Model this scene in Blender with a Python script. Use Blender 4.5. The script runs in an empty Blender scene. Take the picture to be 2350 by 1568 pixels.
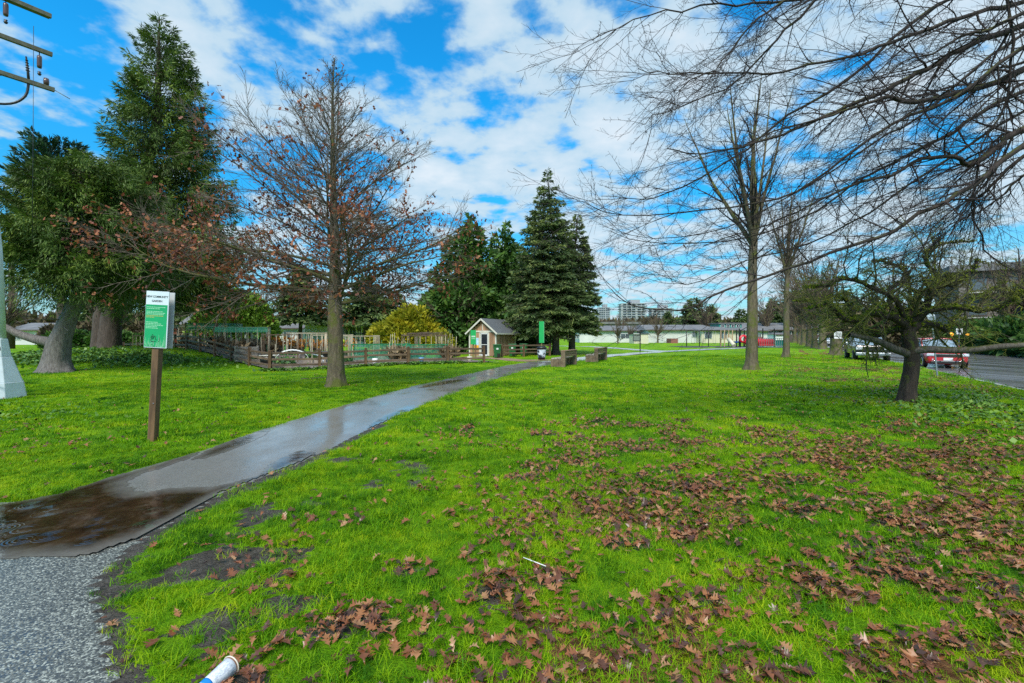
import bpy, bmesh, math, random
import numpy as np
from mathutils import Vector, Matrix, Euler

# ------------------------------------------------------------------ camera, sky, sun, exposure
C = bpy.data.collections.new("park"); bpy.context.scene.collection.children.link(C)
scn = bpy.context.scene
CAMH = 1.75
F = 1044.0                       # focal length in units of a 2350 wide picture
cam = bpy.data.objects.new("camera", bpy.data.cameras.new("camera"))
C.objects.link(cam)
cam.location = (0, 0, CAMH)
cam.rotation_euler = (math.radians(90), 0, 0)
cam.data.sensor_width = 36.0
cam.data.lens = 36.0 * F / 2350.0
cam.data.shift_y = -14.0 / 2350.0
cam.data.clip_start = 0.05
cam.data.clip_end = 3000
scn.camera = cam

SUN_AZ = math.atan2(-0.28, -0.96)      # from behind the camera's left shoulder
SUN_EL = math.radians(50)
world = bpy.data.worlds.new("World"); scn.world = world
world.use_nodes = True
wn, wl = world.node_tree.nodes, world.node_tree.links
wn.clear()
def wnode(t, **k):
    n = wn.new(t)
    for a, b in k.items(): setattr(n, a, b)
    return n
wout = wnode('ShaderNodeOutputWorld'); bg = wnode('ShaderNodeBackground')
sky = wnode('ShaderNodeTexSky'); sky.sky_type = 'NISHITA'; sky.sun_disc = False
sky.sun_elevation = SUN_EL; sky.sun_rotation = SUN_AZ
sky.air_density = 1.0; sky.dust_density = 0.4; sky.ozone_density = 2.5
bg.inputs['Strength'].default_value = 0.1
def wmath(op, a, b=None, clamp=False):
    n = wnode('ShaderNodeMath', operation=op); n.use_clamp = clamp
    for i, v in enumerate((a, b)):
        if v is None: continue
        if isinstance(v, (int, float)): n.inputs[i].default_value = v
        else: wl.new(v, n.inputs[i])
    return n.outputs[0]
tc = wnode('ShaderNodeTexCoord'); sep = wnode('ShaderNodeSeparateXYZ')
wl.new(tc.outputs['Generated'], sep.inputs[0])
dx, dy, dz = sep.outputs
zc = wmath('ADD', wmath('MAXIMUM', dz, 0.0), 0.16)
comb = wnode('ShaderNodeCombineXYZ')
wl.new(wmath('DIVIDE', dx, zc), comb.inputs[0]); wl.new(wmath('DIVIDE', dy, zc), comb.inputs[1])
mp = wnode('ShaderNodeMapping'); mp.inputs['Location'].default_value = (3.1, 0.55, 0.0)
wl.new(comb.outputs[0], mp.inputs[0])
def wnoise(scale, detail, rough, dist, off=None):
    n = wnode('ShaderNodeTexNoise'); n.noise_dimensions = '3D'
    n.inputs['Scale'].default_value = scale; n.inputs['Detail'].default_value = detail
    n.inputs['Roughness'].default_value = rough; n.inputs['Distortion'].default_value = dist
    wl.new(mp.outputs[0], n.inputs['Vector'])
    return n.outputs['Fac']
n1 = wnoise(4.2, 8, 0.52, 0.1)
n2 = wnoise(1.0, 3, 0.5, 0.2)
n3 = wnoise(11.0, 6, 0.6, 0.2)
# more cloud ahead and to the east than to the west
east = wmath('MULTIPLY', wmath('MULTIPLY_ADD', dx, 0.20), 1.0)
wn_ = east.node; wn_.inputs[1].default_value = 1.0
dens = wmath('ADD', wmath('MULTIPLY', n1, 0.60), wmath('MULTIPLY', n2, 0.42))
dens = wmath('ADD', dens, wmath('MULTIPLY', n3, 0.15))
bm = wnode('ShaderNodeMapRange'); bm.interpolation_type = 'SMOOTHSTEP'
for k_, v_ in (('From Min', -0.72), ('From Max', -0.15), ('To Min', -0.046), ('To Max', 0.050)): bm.inputs[k_].default_value = v_
wl.new(dx, bm.inputs['Value']); bias = bm.outputs[0]
dens = wmath('ADD', dens, bias)
mr = wnode('ShaderNodeMapRange'); mr.interpolation_type = 'SMOOTHSTEP'
mr.inputs['From Min'].default_value = 0.540; mr.inputs['From Max'].default_value = 0.640
wl.new(dens, mr.inputs['Value'])
cmask = mr.outputs[0]
# thick parts are whiter, thin ones and bases a little grey blue
mr2 = wnode('ShaderNodeMapRange'); mr2.inputs['From Min'].default_value = 0.55; mr2.inputs['From Max'].default_value = 0.8
wl.new(dens, mr2.inputs['Value'])
ccol = wnode('ShaderNodeMix'); ccol.data_type = 'RGBA'
ccol.inputs['A'].default_value = (2.7, 4.1, 5.1, 1); ccol.inputs['B'].default_value = (5.0, 5.5, 5.85, 1)
wl.new(mr2.outputs[0], ccol.inputs['Factor'])
hs = wnode('ShaderNodeHueSaturation'); hs.inputs['Saturation'].default_value = 1.35; hs.inputs['Value'].default_value = 1.0
wl.new(sky.outputs[0], hs.inputs['Color'])
tint = wnode('ShaderNodeMix'); tint.data_type = 'RGBA'; tint.blend_type = 'MULTIPLY'; tint.inputs['Factor'].default_value = 1.0
tg = wnode('ShaderNodeMapRange'); tg.inputs['From Min'].default_value = 0.0; tg.inputs['From Max'].default_value = 0.42; wl.new(dz, tg.inputs['Value'])
tm_ = wnode('ShaderNodeMix'); tm_.data_type = 'RGBA'; tm_.inputs['A'].default_value = (0.38, 0.62, 0.72, 1); tm_.inputs['B'].default_value = (0.32, 1.72, 1.70, 1)
wl.new(tg.outputs[0], tm_.inputs['Factor']); wl.new(tm_.outputs['Result'], tint.inputs['B'])
wl.new(hs.outputs[0], tint.inputs['A'])
smix = wnode('ShaderNodeMix'); smix.data_type = 'RGBA'
wl.new(tint.outputs['Result'], smix.inputs['A']); wl.new(ccol.outputs['Result'], smix.inputs['B'])
hz = wnode('ShaderNodeMapRange'); hz.inputs['From Min'].default_value = 0.22; hz.inputs['From Max'].default_value = 0.0
hz.inputs['To Min'].default_value = 0.0; hz.inputs['To Max'].default_value = 0.55
wl.new(dz, hz.inputs['Value'])
wl.new(wmath('MAXIMUM', wmath('MULTIPLY', cmask, 0.93), hz.outputs[0]), smix.inputs['Factor'])
wl.new(smix.outputs['Result'], bg.inputs['Color']); wl.new(bg.outputs[0], wout.inputs[0])

sun = bpy.data.objects.new("sun", bpy.data.lights.new("sun", 'SUN')); C.objects.link(sun)
sun.data.energy = 2.8; sun.data.angle = math.radians(22); sun.data.color = (1.0, 0.95, 0.87)
sd = Vector((math.sin(SUN_AZ) * math.cos(SUN_EL), math.cos(SUN_AZ) * math.cos(SUN_EL), math.sin(SUN_EL)))
sun.rotation_euler = sd.to_track_quat('Z', 'Y').to_euler()
scn.view_settings.view_transform = 'Standard'
try: scn.view_settings.look = 'None'
except Exception: pass
scn.view_settings.gamma = 1.0
scn.view_settings.use_curve_mapping = False
scn.view_settings.exposure = 0.72
scn.cycles.max_bounces = 5
scn.cycles.transparent_max_bounces = 16
try: scn.cycles.use_denoising = False
except Exception: pass

# ------------------------------------------------------------------ helpers
rng = np.random.default_rng(11)
rd = random.Random(5)

def tag(o, label=None, cat=None, group=None, kind=None):
    if label: o['label'] = label
    if cat: o['category'] = cat
    if group: o['group'] = group
    if kind: o['kind'] = kind
    return o

def empty(name, loc=(0, 0, 0), rz=0.0, label=None, cat=None, group=None, rot=None):
    o = bpy.data.objects.new(name, None); C.objects.link(o)
    o.location = loc; o.rotation_euler = rot if rot else (0, 0, rz); o.empty_display_size = 0.2
    return tag(o, label, cat, group)

def copy_tree(o, loc=None, rz=None, scale=None, label=None, parent=None):
    c = o.copy(); C.objects.link(c)
    if parent is not None: c.parent = parent
    if loc is not None: c.location = loc
    if rz is not None: c.rotation_euler = (0, 0, rz)
    if scale is not None: c.scale = (scale,) * 3 if isinstance(scale, (int, float)) else scale
    if label: c['label'] = label
    for ch in list(o.children): copy_tree(ch, parent=c)
    return c

def mesh_np(name, V, Q=None, T=None, mats=None, parent=None, smooth=False, attrs=None, matidx=None, loc=None):
    """V (n,3); Q (m,4) quads; T (k,3) triangles"""
    me = bpy.data.meshes.new(name)
    nq = 0 if Q is None else len(Q); nt = 0 if T is None else len(T)
    me.vertices.add(len(V)); me.vertices.foreach_set('co', np.asarray(V, dtype=np.float32).ravel())
    idx = []
    if nq: idx.append(np.asarray(Q, dtype=np.int32).ravel())
    if nt: idx.append(np.asarray(T, dtype=np.int32).ravel())
    idx = np.concatenate(idx)
    me.loops.add(len(idx)); me.loops.foreach_set('vertex_index', idx)
    me.polygons.add(nq + nt)
    st = np.concatenate([np.arange(nq) * 4, nq * 4 + np.arange(nt) * 3]).astype(np.int32)
    me.polygons.foreach_set('loop_start', st)
    if smooth: me.polygons.foreach_set('use_smooth', np.ones(nq + nt, dtype=bool))
    me.update(calc_edges=True); me.validate()
    if attrs:
        for an, av in attrs.items():
            a = me.attributes.new(an, 'FLOAT', 'POINT'); a.data.foreach_set('value', np.asarray(av, dtype=np.float32))
    for m in (mats if isinstance(mats, (list, tuple)) else [mats]):
        if m: me.materials.append(m)
    o = bpy.data.objects.new(name, me); C.objects.link(o)
    if parent is not None: o.parent = parent
    if loc is not None: o.location = loc
    return o

class MB:
    """collects shapes, then links them as one mesh object"""
    def __init__(s): s.v = []; s.f = []; s.mi = []; s.sm = []
    def add(s, vs, fs, mi=0, sm=False):
        b = len(s.v); s.v += [tuple(v) for v in vs]
        for f in fs: s.f.append(tuple(i + b for i in f)); s.mi.append(mi); s.sm.append(sm)
        return s
    def box(s, c, size, rz=0.0, mi=0, rot=None):
        M = (Euler(rot).to_matrix() if rot else Matrix.Rotation(rz, 3, 'Z'))
        hx, hy, hz = size[0] / 2, size[1] / 2, size[2] / 2
        vs = [Vector(c) + M @ Vector((x, y, z)) for z in (-hz, hz) for x, y in ((-hx, -hy), (hx, -hy), (hx, hy), (-hx, hy))]
        return s.add(vs, [(3, 2, 1, 0), (4, 5, 6, 7), (0, 1, 5, 4), (1, 2, 6, 5), (2, 3, 7, 6), (3, 0, 4, 7)], mi)
    def bar(s, a, b, w, h, mi=0, roll=0.0):
        a, b = Vector(a), Vector(b); d = (b - a).normalized()
        up = Vector((0, 0, 1)) if abs(d.z) < 0.95 else Vector((0, 1, 0))
        x = d.cross(up).normalized(); z = x.cross(d).normalized()
        if roll: R = Matrix.Rotation(roll, 3, d); x = R @ x; z = R @ z
        vs = [p + x * i * w / 2 + z * j * h / 2 for p in (a, b) for i, j in ((-1, -1), (1, -1), (1, 1), (-1, 1))]
        return s.add(vs, [(0, 1, 2, 3), (7, 6, 5, 4), (4, 5, 1, 0), (5, 6, 2, 1), (6, 7, 3, 2), (7, 4, 0, 3)], mi)
    def tube(s, pts, rad, n=8, mi=0, cap=True):
        pts = [Vector(p) for p in pts]; k = len(pts)
        if isinstance(rad, (int, float)): rad = [rad] * k
        vs = []; px = None
        for i, p in enumerate(pts):
            d = (pts[min(i + 1, k - 1)] - pts[max(i - 1, 0)]).normalized()
            if px is None:
                up = Vector((0, 0, 1)) if abs(d.z) < 0.9 else Vector((1, 0, 0)); x = d.cross(up).normalized()
            else: x = (px - d * px.dot(d)).normalized()
            px = x; y = d.cross(x)
            for j in range(n):
                a = 2 * math.pi * j / n
                vs.append(p + (x * math.cos(a) + y * math.sin(a)) * rad[i])
        fs = [(i * n + j, i * n + (j + 1) % n, (i + 1) * n + (j + 1) % n, (i + 1) * n + j) for i in range(k - 1) for j in range(n)]
        s.add(vs, fs, mi, True)
        if cap:
            b = len(s.v) - len(vs)
            s.f.append(tuple(b + j for j in reversed(range(n)))); s.mi.append(mi); s.sm.append(False)
            s.f.append(tuple(b + (k - 1) * n + j for j in range(n))); s.mi.append(mi); s.sm.append(False)
        return s
    def lathe(s, prof, c=(0, 0, 0), n=16, mi=0):
        vs = [(c[0] + r * math.cos(2 * math.pi * j / n), c[1] + r * math.sin(2 * math.pi * j / n), c[2] + z) for r, z in prof for j in range(n)]
        k = len(prof)
        fs = [(i * n + j, i * n + (j + 1) % n, (i + 1) * n + (j + 1) % n, (i + 1) * n + j) for i in range(k - 1) for j in range(n)]
        return s.add(vs, fs, mi, True)
    def quad(s, a, b, c, d, mi=0): return s.add([a, b, c, d], [(0, 1, 2, 3)], mi)
    def build(s, name, mats, parent=None, bevel=0.0, loc=None, kind=None):
        me = bpy.data.meshes.new(name); me.from_pydata(s.v, [], s.f)
        for m in (mats if isinstance(mats, (list, tuple)) else [mats]): me.materials.append(m)
        me.polygons.foreach_set('material_index', s.mi); me.polygons.foreach_set('use_smooth', s.sm)
        me.update()
        o = bpy.data.objects.new(name, me); C.objects.link(o)
        if parent is not None: o.parent = parent
        if loc is not None: o.location = loc
        if bevel > 0:
            m = o.modifiers.new('bevel', 'BEVEL'); m.width = bevel; m.segments = 2; m.limit_method = 'ANGLE'
        if kind: o['kind'] = kind
        return o

# numpy value noise
_perm = np.random.default_rng(3).random((256, 256))
def vnoise(x, y, s=1.0, seed=0):
    x = np.asarray(x, float) * s + seed * 17.3; y = np.asarray(y, float) * s + seed * 31.7
    xi, yi = np.floor(x).astype(int), np.floor(y).astype(int); fx, fy = x - xi, y - yi
    fx = fx * fx * (3 - 2 * fx); fy = fy * fy * (3 - 2 * fy)
    g = lambda a, b: _perm[a & 255, b & 255]
    return (g(xi, yi) * (1 - fx) + g(xi + 1, yi) * fx) * (1 - fy) + (g(xi, yi + 1) * (1 - fx) + g(xi + 1, yi + 1) * fx) * fy
def fbm(x, y, s=1.0, oct=4, seed=0):
    t = 0; a = 0.5; n = 0
    for i in range(oct): t = t + a * vnoise(x, y, s * 2 ** i, seed + i); n += a; a *= 0.5
    return t / n
def sstep(a, b, x):
    t = np.clip((np.asarray(x, float) - a) / (b - a), 0, 1); return t * t * (3 - 2 * t)

# ------------------------------------------------------------------ the lie of the land
KU0, KU1, KS = 8.0, 21.85, 0.573          # the kerbs run along x - KS*y = const
_PL = np.array([(1.0,-9),(4.66,-9),(4.68,-5.3),(5.0,-5.0),(5.9,-4.94),(6.77,-4.72),(8.5,-4.68),(11.8,-4.2),(15.9,-3.4),(20.8,-1.95),(26.1,-0.5),(30.5,1.3)])
_PR = np.array([(1.0,-1.2),(2.29,-2.02),(2.81,-2.54),(3.26,-3.0),(3.93,-3.18),(5.07,-3.22),(5.54,-3.1),(6.3,-2.9),(8.5,-2.66),(11.8,-2.2),(16.6,-1.15),(22.8,0.55),(26.9,2.1),(30.5,4.2)])
def path_l(y): y = np.asarray(y, float); return np.interp(y, _PL[:, 0], _PL[:, 1]) + 0.09 * (fbm(y, y * 0 + 3.0, 1.3, 3, 2) - 0.5)
def path_r(y): y = np.asarray(y, float); return np.interp(y, _PR[:, 0], _PR[:, 1]) + 0.12 * (fbm(y, y * 0 + 9.0, 1.6, 4, 6) - 0.5)
def in_path(x, y, m=0.0):
    return (x > path_l(y) - m) & (x < path_r(y) + m) & (y < 30.5)
FAR1 = [(2.6, 29.2), (4.4, 32.2), (7.0, 36.5), (10.3, 41.0), (16.0, 48.5), (24.0, 56.0), (33.0, 64.0), (41.0, 71.0), (46, 78), (46, 86), (40, 92)]
FAR2 = [(4.0, 78.5), (8, 75), (12.5, 69), (14.3, 60), (15.2, 53), (17.0, 49.0)]
def dist_poly(x, y, P):
    d = np.full(np.shape(x), 1e9)
    for (ax, ay), (bx, by) in zip(P[:-1], P[1:]):
        t = np.clip(((x - ax) * (bx - ax) + (y - ay) * (by - ay)) / ((bx - ax) ** 2 + (by - ay) ** 2), 0, 1)
        d = np.minimum(d, np.hypot(x - ax - t * (bx - ax), y - ay - t * (by - ay)))
    return d
def GH0(x, y):
    x = np.asarray(x, float); y = np.asarray(y, float)
    z = 0.95 * np.exp(-((x + 26) ** 2 / 60 + (y - 31) ** 2 / 50))
    z = z - 0.14 * np.exp(-((x + 12.4) ** 2 + (y - 23.6) ** 2) / 18)
    z = z + 0.28 * np.exp(-((x - 14) ** 2 / 40 + (y - 30) ** 2 / 60))
    w = sstep(0.0, 3.0, 8.0 - (x - KS * y))
    w = w * sstep(0.0, 1.5, np.maximum(path_l(y) - x, x - path_r(y)))
    z = z + w * 0.10 * (fbm(x, y, 0.35, 3, 5) - 0.5) + w * 0.05 * (fbm(x, y, 1.8, 3, 9) - 0.5)
    return z
def GH(x, y): return float(GH0(x, y))
def mud(x, y):
    d = x - path_r(y)
    near = sstep(2.4, -0.1, d) * sstep(7.0, 4.2, y) * (x > path_l(y))
    n = fbm(x, y, 1.7, 4, 20)
    n2 = fbm(x, y, 6.0, 3, 27)
    m = sstep(0.62, 0.72, n * 0.62 + 0.36 * n2 + 0.17 * near) * (near > 0.03)
    edge = sstep(0.22 + 0.25 * fbm(x, y, 3, 2, 4), 0.0, d) * (y < 9) * (x > path_l(y))
    return np.clip(np.maximum(m, edge), 0, 1)
# matted heaps of leaves on the near lawn
_cr = np.random.default_rng(77)
_cy = 2.1 + 7.5 * _cr.random(420) ** 0.8; _cx = (_cr.random(420) * 2 - 1) * (_cy * 1.2 + .5)
_ck = (_cx > path_r(_cy) + .5) & (_cr.random(420) < 0.05 + 0.60 * sstep(-1.0, 3.4, _cx + .5 * (6 - np.minimum(_cy, 6))))
_cx, _cy = _cx[_ck], _cy[_ck]; _cs = 0.035 + 0.085 * _cr.random(len(_cx)) ** 1.6; _ca = _cr.random(len(_cx)) * 3.14
def heapm(x, y):
    m = np.zeros(np.shape(x))
    for cx_, cy_, s_, a_ in zip(_cx, _cy, _cs, _ca):
        dx_, dy_ = x - cx_, y - cy_; u_ = dx_ * math.cos(a_) + dy_ * math.sin(a_); v_ = -dx_ * math.sin(a_) + dy_ * math.cos(a_)
        m = np.maximum(m, np.exp(-((u_ / (1.7 * s_)) ** 2 + (v_ / s_) ** 2) / 1.6))
    return m
def leafd(x, y):
    """how thickly fallen leaves lie (0..1)"""
    n = 0.62 * fbm(x, y, 1.1, 4, 40) + 0.38 * fbm(x, y, 3.6, 3, 44); n2 = fbm(x, y, 0.35, 2, 47)
    side = sstep(-2.2, 3.2, x + 0.45 * (6 - np.minimum(y, 6))) * sstep(15, 3.5, y) * sstep(7.5, 5.5, np.abs(x - 0.0) * 0.7)
    d = sstep(0.50 - 0.09 * side, 0.66 - 0.09 * side, n) * (0.12 + 0.88 * side) * (0.5 + 0.8 * n2) + 0.03 * side
    u = x - KS * y
    verge = sstep(-3.5, 2.5, u) * sstep(8.0, 6.8, u) * sstep(7, 14, y) * sstep(75, 50, y)
    d = np.maximum(d, verge * sstep(0.38, 0.60, n) * 0.75)
    d = np.maximum(d, 0.10 * sstep(0.5, 0.7, n) * (x < path_l(y)))
    return np.clip(d, 0, 1)

# ------------------------------------------------------------------ materials
def ramp(nt, fac, stops):
    r = nt.nodes.new('ShaderNodeValToRGB'); cr = r.color_ramp
    while len(cr.elements) < len(stops): cr.elements.new(0.5)
    for e, (p, c) in zip(cr.elements, stops):
        e.position = p; e.color = (c[0], c[1], c[2], 1)
    nt.links.new(fac, r.inputs[0]); return r.outputs[0]
def noise(nt, vec, scale, detail=4, rough=0.55, dist=0.0):
    n = nt.nodes.new('ShaderNodeTexNoise'); n.inputs['Scale'].default_value = scale
    n.inputs['Detail'].default_value = detail; n.inputs['Roughness'].default_value = rough; n.inputs['Distortion'].default_value = dist
    nt.links.new(vec, n.inputs['Vector']); return n.outputs['Fac']
def nmap(nt, vec, scale):
    m = nt.nodes.new('ShaderNodeMapping'); m.inputs['Scale'].default_value = scale
    nt.links.new(vec, m.inputs[0]); return m.outputs[0]
def nmath(nt, op, a, b=0.0, clamp=False):
    n = nt.nodes.new('ShaderNodeMath'); n.operation = op; n.use_clamp = clamp
    for i, v in enumerate((a, b)):
        if isinstance(v, (int, float)): n.inputs[i].default_value = v
        else: nt.links.new(v, n.inputs[i])
    return n.outputs[0]
def nmix(nt, f, a, b, blend='MIX'):
    n = nt.nodes.new('ShaderNodeMix'); n.data_type = 'RGBA'; n.blend_type = blend
    for k, v in (('Factor', f), ('A', a), ('B', b)):
        s = n.inputs[k]
        if isinstance(v, (int, float)): s.default_value = v
        elif isinstance(v, (tuple, list)): s.default_value = (v[0], v[1], v[2], 1)
        else: nt.links.new(v, s)
    return n.outputs['Result']
def newmat(name):
    m = bpy.data.materials.new(name); m.use_nodes = True; nt = m.node_tree
    b = nt.nodes['Principled BSDF']; return m, nt, b
def coords(nt, kind='Object'):
    t = nt.nodes.new('ShaderNodeTexCoord'); return t.outputs[kind]
def wpos(nt):
    return nt.nodes.new('ShaderNodeNewGeometry').outputs['Position']
def bump(nt, b, h, strength=0.4, dist=0.02):
    n = nt.nodes.new('ShaderNodeBump'); n.inputs['Strength'].default_value = strength; n.inputs['Distance'].default_value = dist
    nt.links.new(h, n.inputs['Height']); nt.links.new(n.outputs[0], b.inputs['Normal'])
def pbr(name, col, rough=0.7, var=0.25, scale=6.0, bmp=0.25, col2=None, metal=0.0, stretch=(1, 1, 1), spec=0.5, perobj=0.0, bdist=0.01):
    m, nt, b = newmat(name)
    v = nmap(nt, coords(nt), stretch)
    n = noise(nt, v, scale, 6, 0.6)
    c2 = col2 if col2 else tuple(min(1, c * (1 + var)) for c in col)
    c1 = tuple(c * (1 - var) for c in col) if not col2 else col
    c = ramp(nt, n, [(0.3, c1), (0.7, c2)])
    if perobj:
        oi = nt.nodes.new('ShaderNodeObjectInfo')
        h = nt.nodes.new('ShaderNodeHueSaturation')
        mrn = nt.nodes.new('ShaderNodeMapRange'); mrn.inputs['To Min'].default_value = 1 - perobj; mrn.inputs['To Max'].default_value = 1 + perobj
        nt.links.new(oi.outputs['Random'], mrn.inputs['Value']); nt.links.new(mrn.outputs[0], h.inputs['Value'])
        nt.links.new(c, h.inputs['Color']); c = h.outputs[0]
    nt.links.new(c, b.inputs['Base Color'])
    b.inputs['Roughness'].default_value = rough; b.inputs['Metallic'].default_value = metal
    b.inputs['Specular IOR Level'].default_value = spec
    if bmp: bump(nt, b, noise(nt, v, scale * 4, 5, 0.6), bmp, bdist)
    return m
def foliage(name, stops, transl=0.25, rough=0.6, nscale=0.9, sat=1.0):
    """tint attribute picks the colour of each spray; a slow noise adds clumps of older growth"""
    m, nt, b = newmat(name)
    a = nt.nodes.new('ShaderNodeAttribute'); a.attribute_name = 'tint'
    n = noise(nt, wpos(nt), nscale, 3, 0.6)
    f = nmath(nt, 'ADD', nmath(nt, 'MULTIPLY', a.outputs['Fac'], 0.6), nmath(nt, 'MULTIPLY', nmath(nt, 'SUBTRACT', n, 0.28), 0.9))
    c = ramp(nt, f, stops)
    nt.links.new(c, b.inputs['Base Color']); b.inputs['Roughness'].default_value = rough
    b.inputs['Specular IOR Level'].default_value = 0.3
    if transl > 0:
        t = nt.nodes.new('ShaderNodeBsdfTranslucent'); nt.links.new(c, t.inputs[0])
        mx = nt.nodes.new('ShaderNodeMixShader'); mx.inputs[0].default_value = transl
        out = nt.nodes['Material Output']
        nt.links.new(b.outputs[0], mx.inputs[1]); nt.links.new(t.outputs[0], mx.inputs[2]); nt.links.new(mx.outputs[0], out.inputs[0])
    return m
def grass_color(nt, rnd=None):
    p = wpos(nt)
    n = noise(nt, p, 0.35, 3, 0.5); n2 = noise(nt, p, 2.2, 4, 0.6)
    f = nmath(nt, 'ADD', nmath(nt, 'MULTIPLY', n, 0.55), nmath(nt, 'MULTIPLY', n2, 0.45))
    if rnd is not None: f = nmath(nt, 'ADD', f, nmath(nt, 'MULTIPLY', nmath(nt, 'SUBTRACT', rnd, 0.5), 0.34))
    return ramp(nt, f, [(0.26, (0.022, 0.095, 0.004)), (0.40, (0.080, 0.240, 0.004)), (0.53, (0.195, 0.400, 0.004)), (0.70, (0.370, 0.480, 0.008))])
# ------------------------------------------------------------------ ground
def axis(lo, hi, fine0, fine1, step, grow, extra=()):
    a = list(np.arange(fine0, fine1 + 1e-6, step))
    s = step; v = a[-1]
    while v < hi: s *= grow; v += s; a.append(min(v, hi))
    s = step; v = a[0]; b = []
    while v > lo: s *= grow; v -= s; b.append(max(v, lo))
    return np.unique(np.round(np.array(sorted(b + a + list(extra))), 4))
UX = axis(-900, 900, -9, 6, 0.10, 1.07, (KU0 - 0.001, KU0, KU1, KU1 + 0.001))
VY = axis(-300, 1100, 1.2, 10, 0.10, 1.055)
U, Vv = np.meshgrid(UX, VY)
GX = U + KS * Vv; GY = Vv
for _i, _y in enumerate(VY):                      # let the turf meet the path exactly at its edges
    if 1.0 < _y < 30.4:
        for _e in (path_l(_y), path_r(_y)):
            if _e > -8.5: GX[_i, np.argmin(np.abs(GX[_i] - float(_e)))] = float(_e)
GZ = GH0(GX, GY)
ins = in_path(GX, GY, -0.004); GZ = np.where(ins, GZ - 0.06, GZ)
GZ = np.where((U > KU0 - 0.0005) & (U < KU1 + 0.0005), -0.35, GZ)
nx, ny = len(UX), len(VY)
ii = np.arange(ny - 1)[:, None] * nx + np.arange(nx - 1)[None, :]
Q = np.stack([ii, ii + 1, ii + nx + 1, ii + nx], -1).reshape(-1, 4)
mg, nt, b = newmat('lawn')
gc = grass_color(nt)
am = nt.nodes.new('ShaderNodeAttribute'); am.attribute_name = 'mud'
al = nt.nodes.new('ShaderNodeAttribute'); al.attribute_name = 'litter'
p = wpos(nt)
fine = noise(nt, p, 24, 5, 0.7); fine2 = noise(nt, p, 7, 4, 0.6)
gc = nmix(nt, nmath(nt, 'MULTIPLY', fine, 0.5), gc, (0.055, 0.115, 0.006))
dirt = ramp(nt, nmath(nt, 'ADD', nmath(nt, 'MULTIPLY', fine2, .5), nmath(nt, 'MULTIPLY', noise(nt, p, 55, 4, .7), .5)), [(0.32, (0.035, 0.028, 0.022)), (0.5, (0.090, 0.078, 0.066)), (0.68, (0.20, 0.18, 0.155))])
mm = nmath(nt, 'GREATER_THAN', nmath(nt, 'ADD', am.outputs['Fac'], nmath(nt, 'MULTIPLY', nmath(nt, 'SUBTRACT', fine, 0.5), 1.6)), 0.5)
c = nmix(nt, mm, gc, dirt)
lf = ramp(nt, noise(nt, p, 9, 3, 0.6), [(0.3, (0.10, 0.045, 0.018)), (0.7, (0.26, 0.13, 0.06))])
lm = nmath(nt, 'GREATER_THAN', nmath(nt, 'ADD', nmath(nt, 'MULTIPLY', al.outputs['Fac'], 0.55), nmath(nt, 'MULTIPLY', fine2, 0.6)), 0.64)
c = nmix(nt, lm, c, lf)
nt.links.new(c, b.inputs['Base Color'])
nt.links.new(nmath(nt, 'SUBTRACT', 0.85, nmath(nt, 'MULTIPLY', mm, 0.45)), b.inputs['Roughness'])
b.inputs['Specular IOR Level'].default_value = 0.1
bump(nt, b, nmath(nt, 'ADD', fine, noise(nt, p, 70, 3, 0.7)), 0.9, 0.05)
lawn = mesh_np('lawn', np.stack([GX, GY, GZ], -1).reshape(-1, 3), Q=Q, mats=mg, smooth=True,
               attrs={'mud': np.maximum(mud(GX, GY), np.where((GY > 1.8) & (GY < 10.5) & (np.abs(GX) < 13), heapm(GX, GY), 0)).ravel(), 'litter': leafd(GX, GY).ravel()})
tag(lawn, 'wet bright green lawn with bare muddy patches along the footpath', None, None, 'structure')

# ---- asphalt footpath
mp_, nt, b = newmat('wet_asphalt')
p = wpos(nt)
v1 = nt.nodes.new('ShaderNodeTexVoronoi'); v1.inputs['Scale'].default_value = 105; nt.links.new(p, v1.inputs['Vector'])
sepc = nt.nodes.new('ShaderNodeSeparateColor'); nt.links.new(v1.outputs['Color'], sepc.inputs[0])
speck = ramp(nt, sepc.outputs[0], [(0.0, (0.018, 0.019, 0.018)), (0.45, (0.065, 0.070, 0.062)), (0.75, (0.17, 0.18, 0.155)), (1.0, (0.46, 0.48, 0.41))])
big = noise(nt, p, 0.7, 5, 0.6)
spy = nt.nodes.new('ShaderNodeSeparateXYZ'); nt.links.new(p, spy.inputs[0])
ym = nt.nodes.new('ShaderNodeMapRange'); ym.inputs['From Min'].default_value = 3.3; ym.inputs['From Max'].default_value = 5.6; nt.links.new(spy.outputs[1], ym.inputs['Value'])
smooth_c = ramp(nt, noise(nt, p, 60, 4, .7), [(.35, (.105, .105, .10)), (.65, (.21, .21, .20))])
smooth_c = nmix(nt, nmath(nt, 'MULTIPLY', noise(nt, p, 1.6, 5, .65), .7), smooth_c, (.24, .235, .225))
c = nmix(nt, nmath(nt, 'MAXIMUM', nmath(nt, 'MULTIPLY', ym.outputs[0], .93), nmath(nt, 'MULTIPLY', big, 0.30)), speck, smooth_c)
nt.links.new(c, b.inputs['Base Color'])
wet = ramp(nt, noise(nt, nmap(nt, p, (1.0, 0.55, 1.0)), 0.9, 5, 0.65), [(0.40, (0.08,) * 3), (0.52, (0.24,) * 3), (0.66, (0.36,) * 3)])
nt.links.new(wet, b.inputs['Roughness'])
b.inputs['Specular IOR Level'].default_value = 0.6
hgt = nmath(nt, 'MULTIPLY', sepc.outputs[0], nmath(nt, 'SUBTRACT', 1.0, v1.outputs['Distance']))
bump(nt, b, nmath(nt, 'MULTIPLY', hgt, nmath(nt, 'SUBTRACT', 1.15, ym.outputs[0])), 0.35, 0.006)
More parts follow.
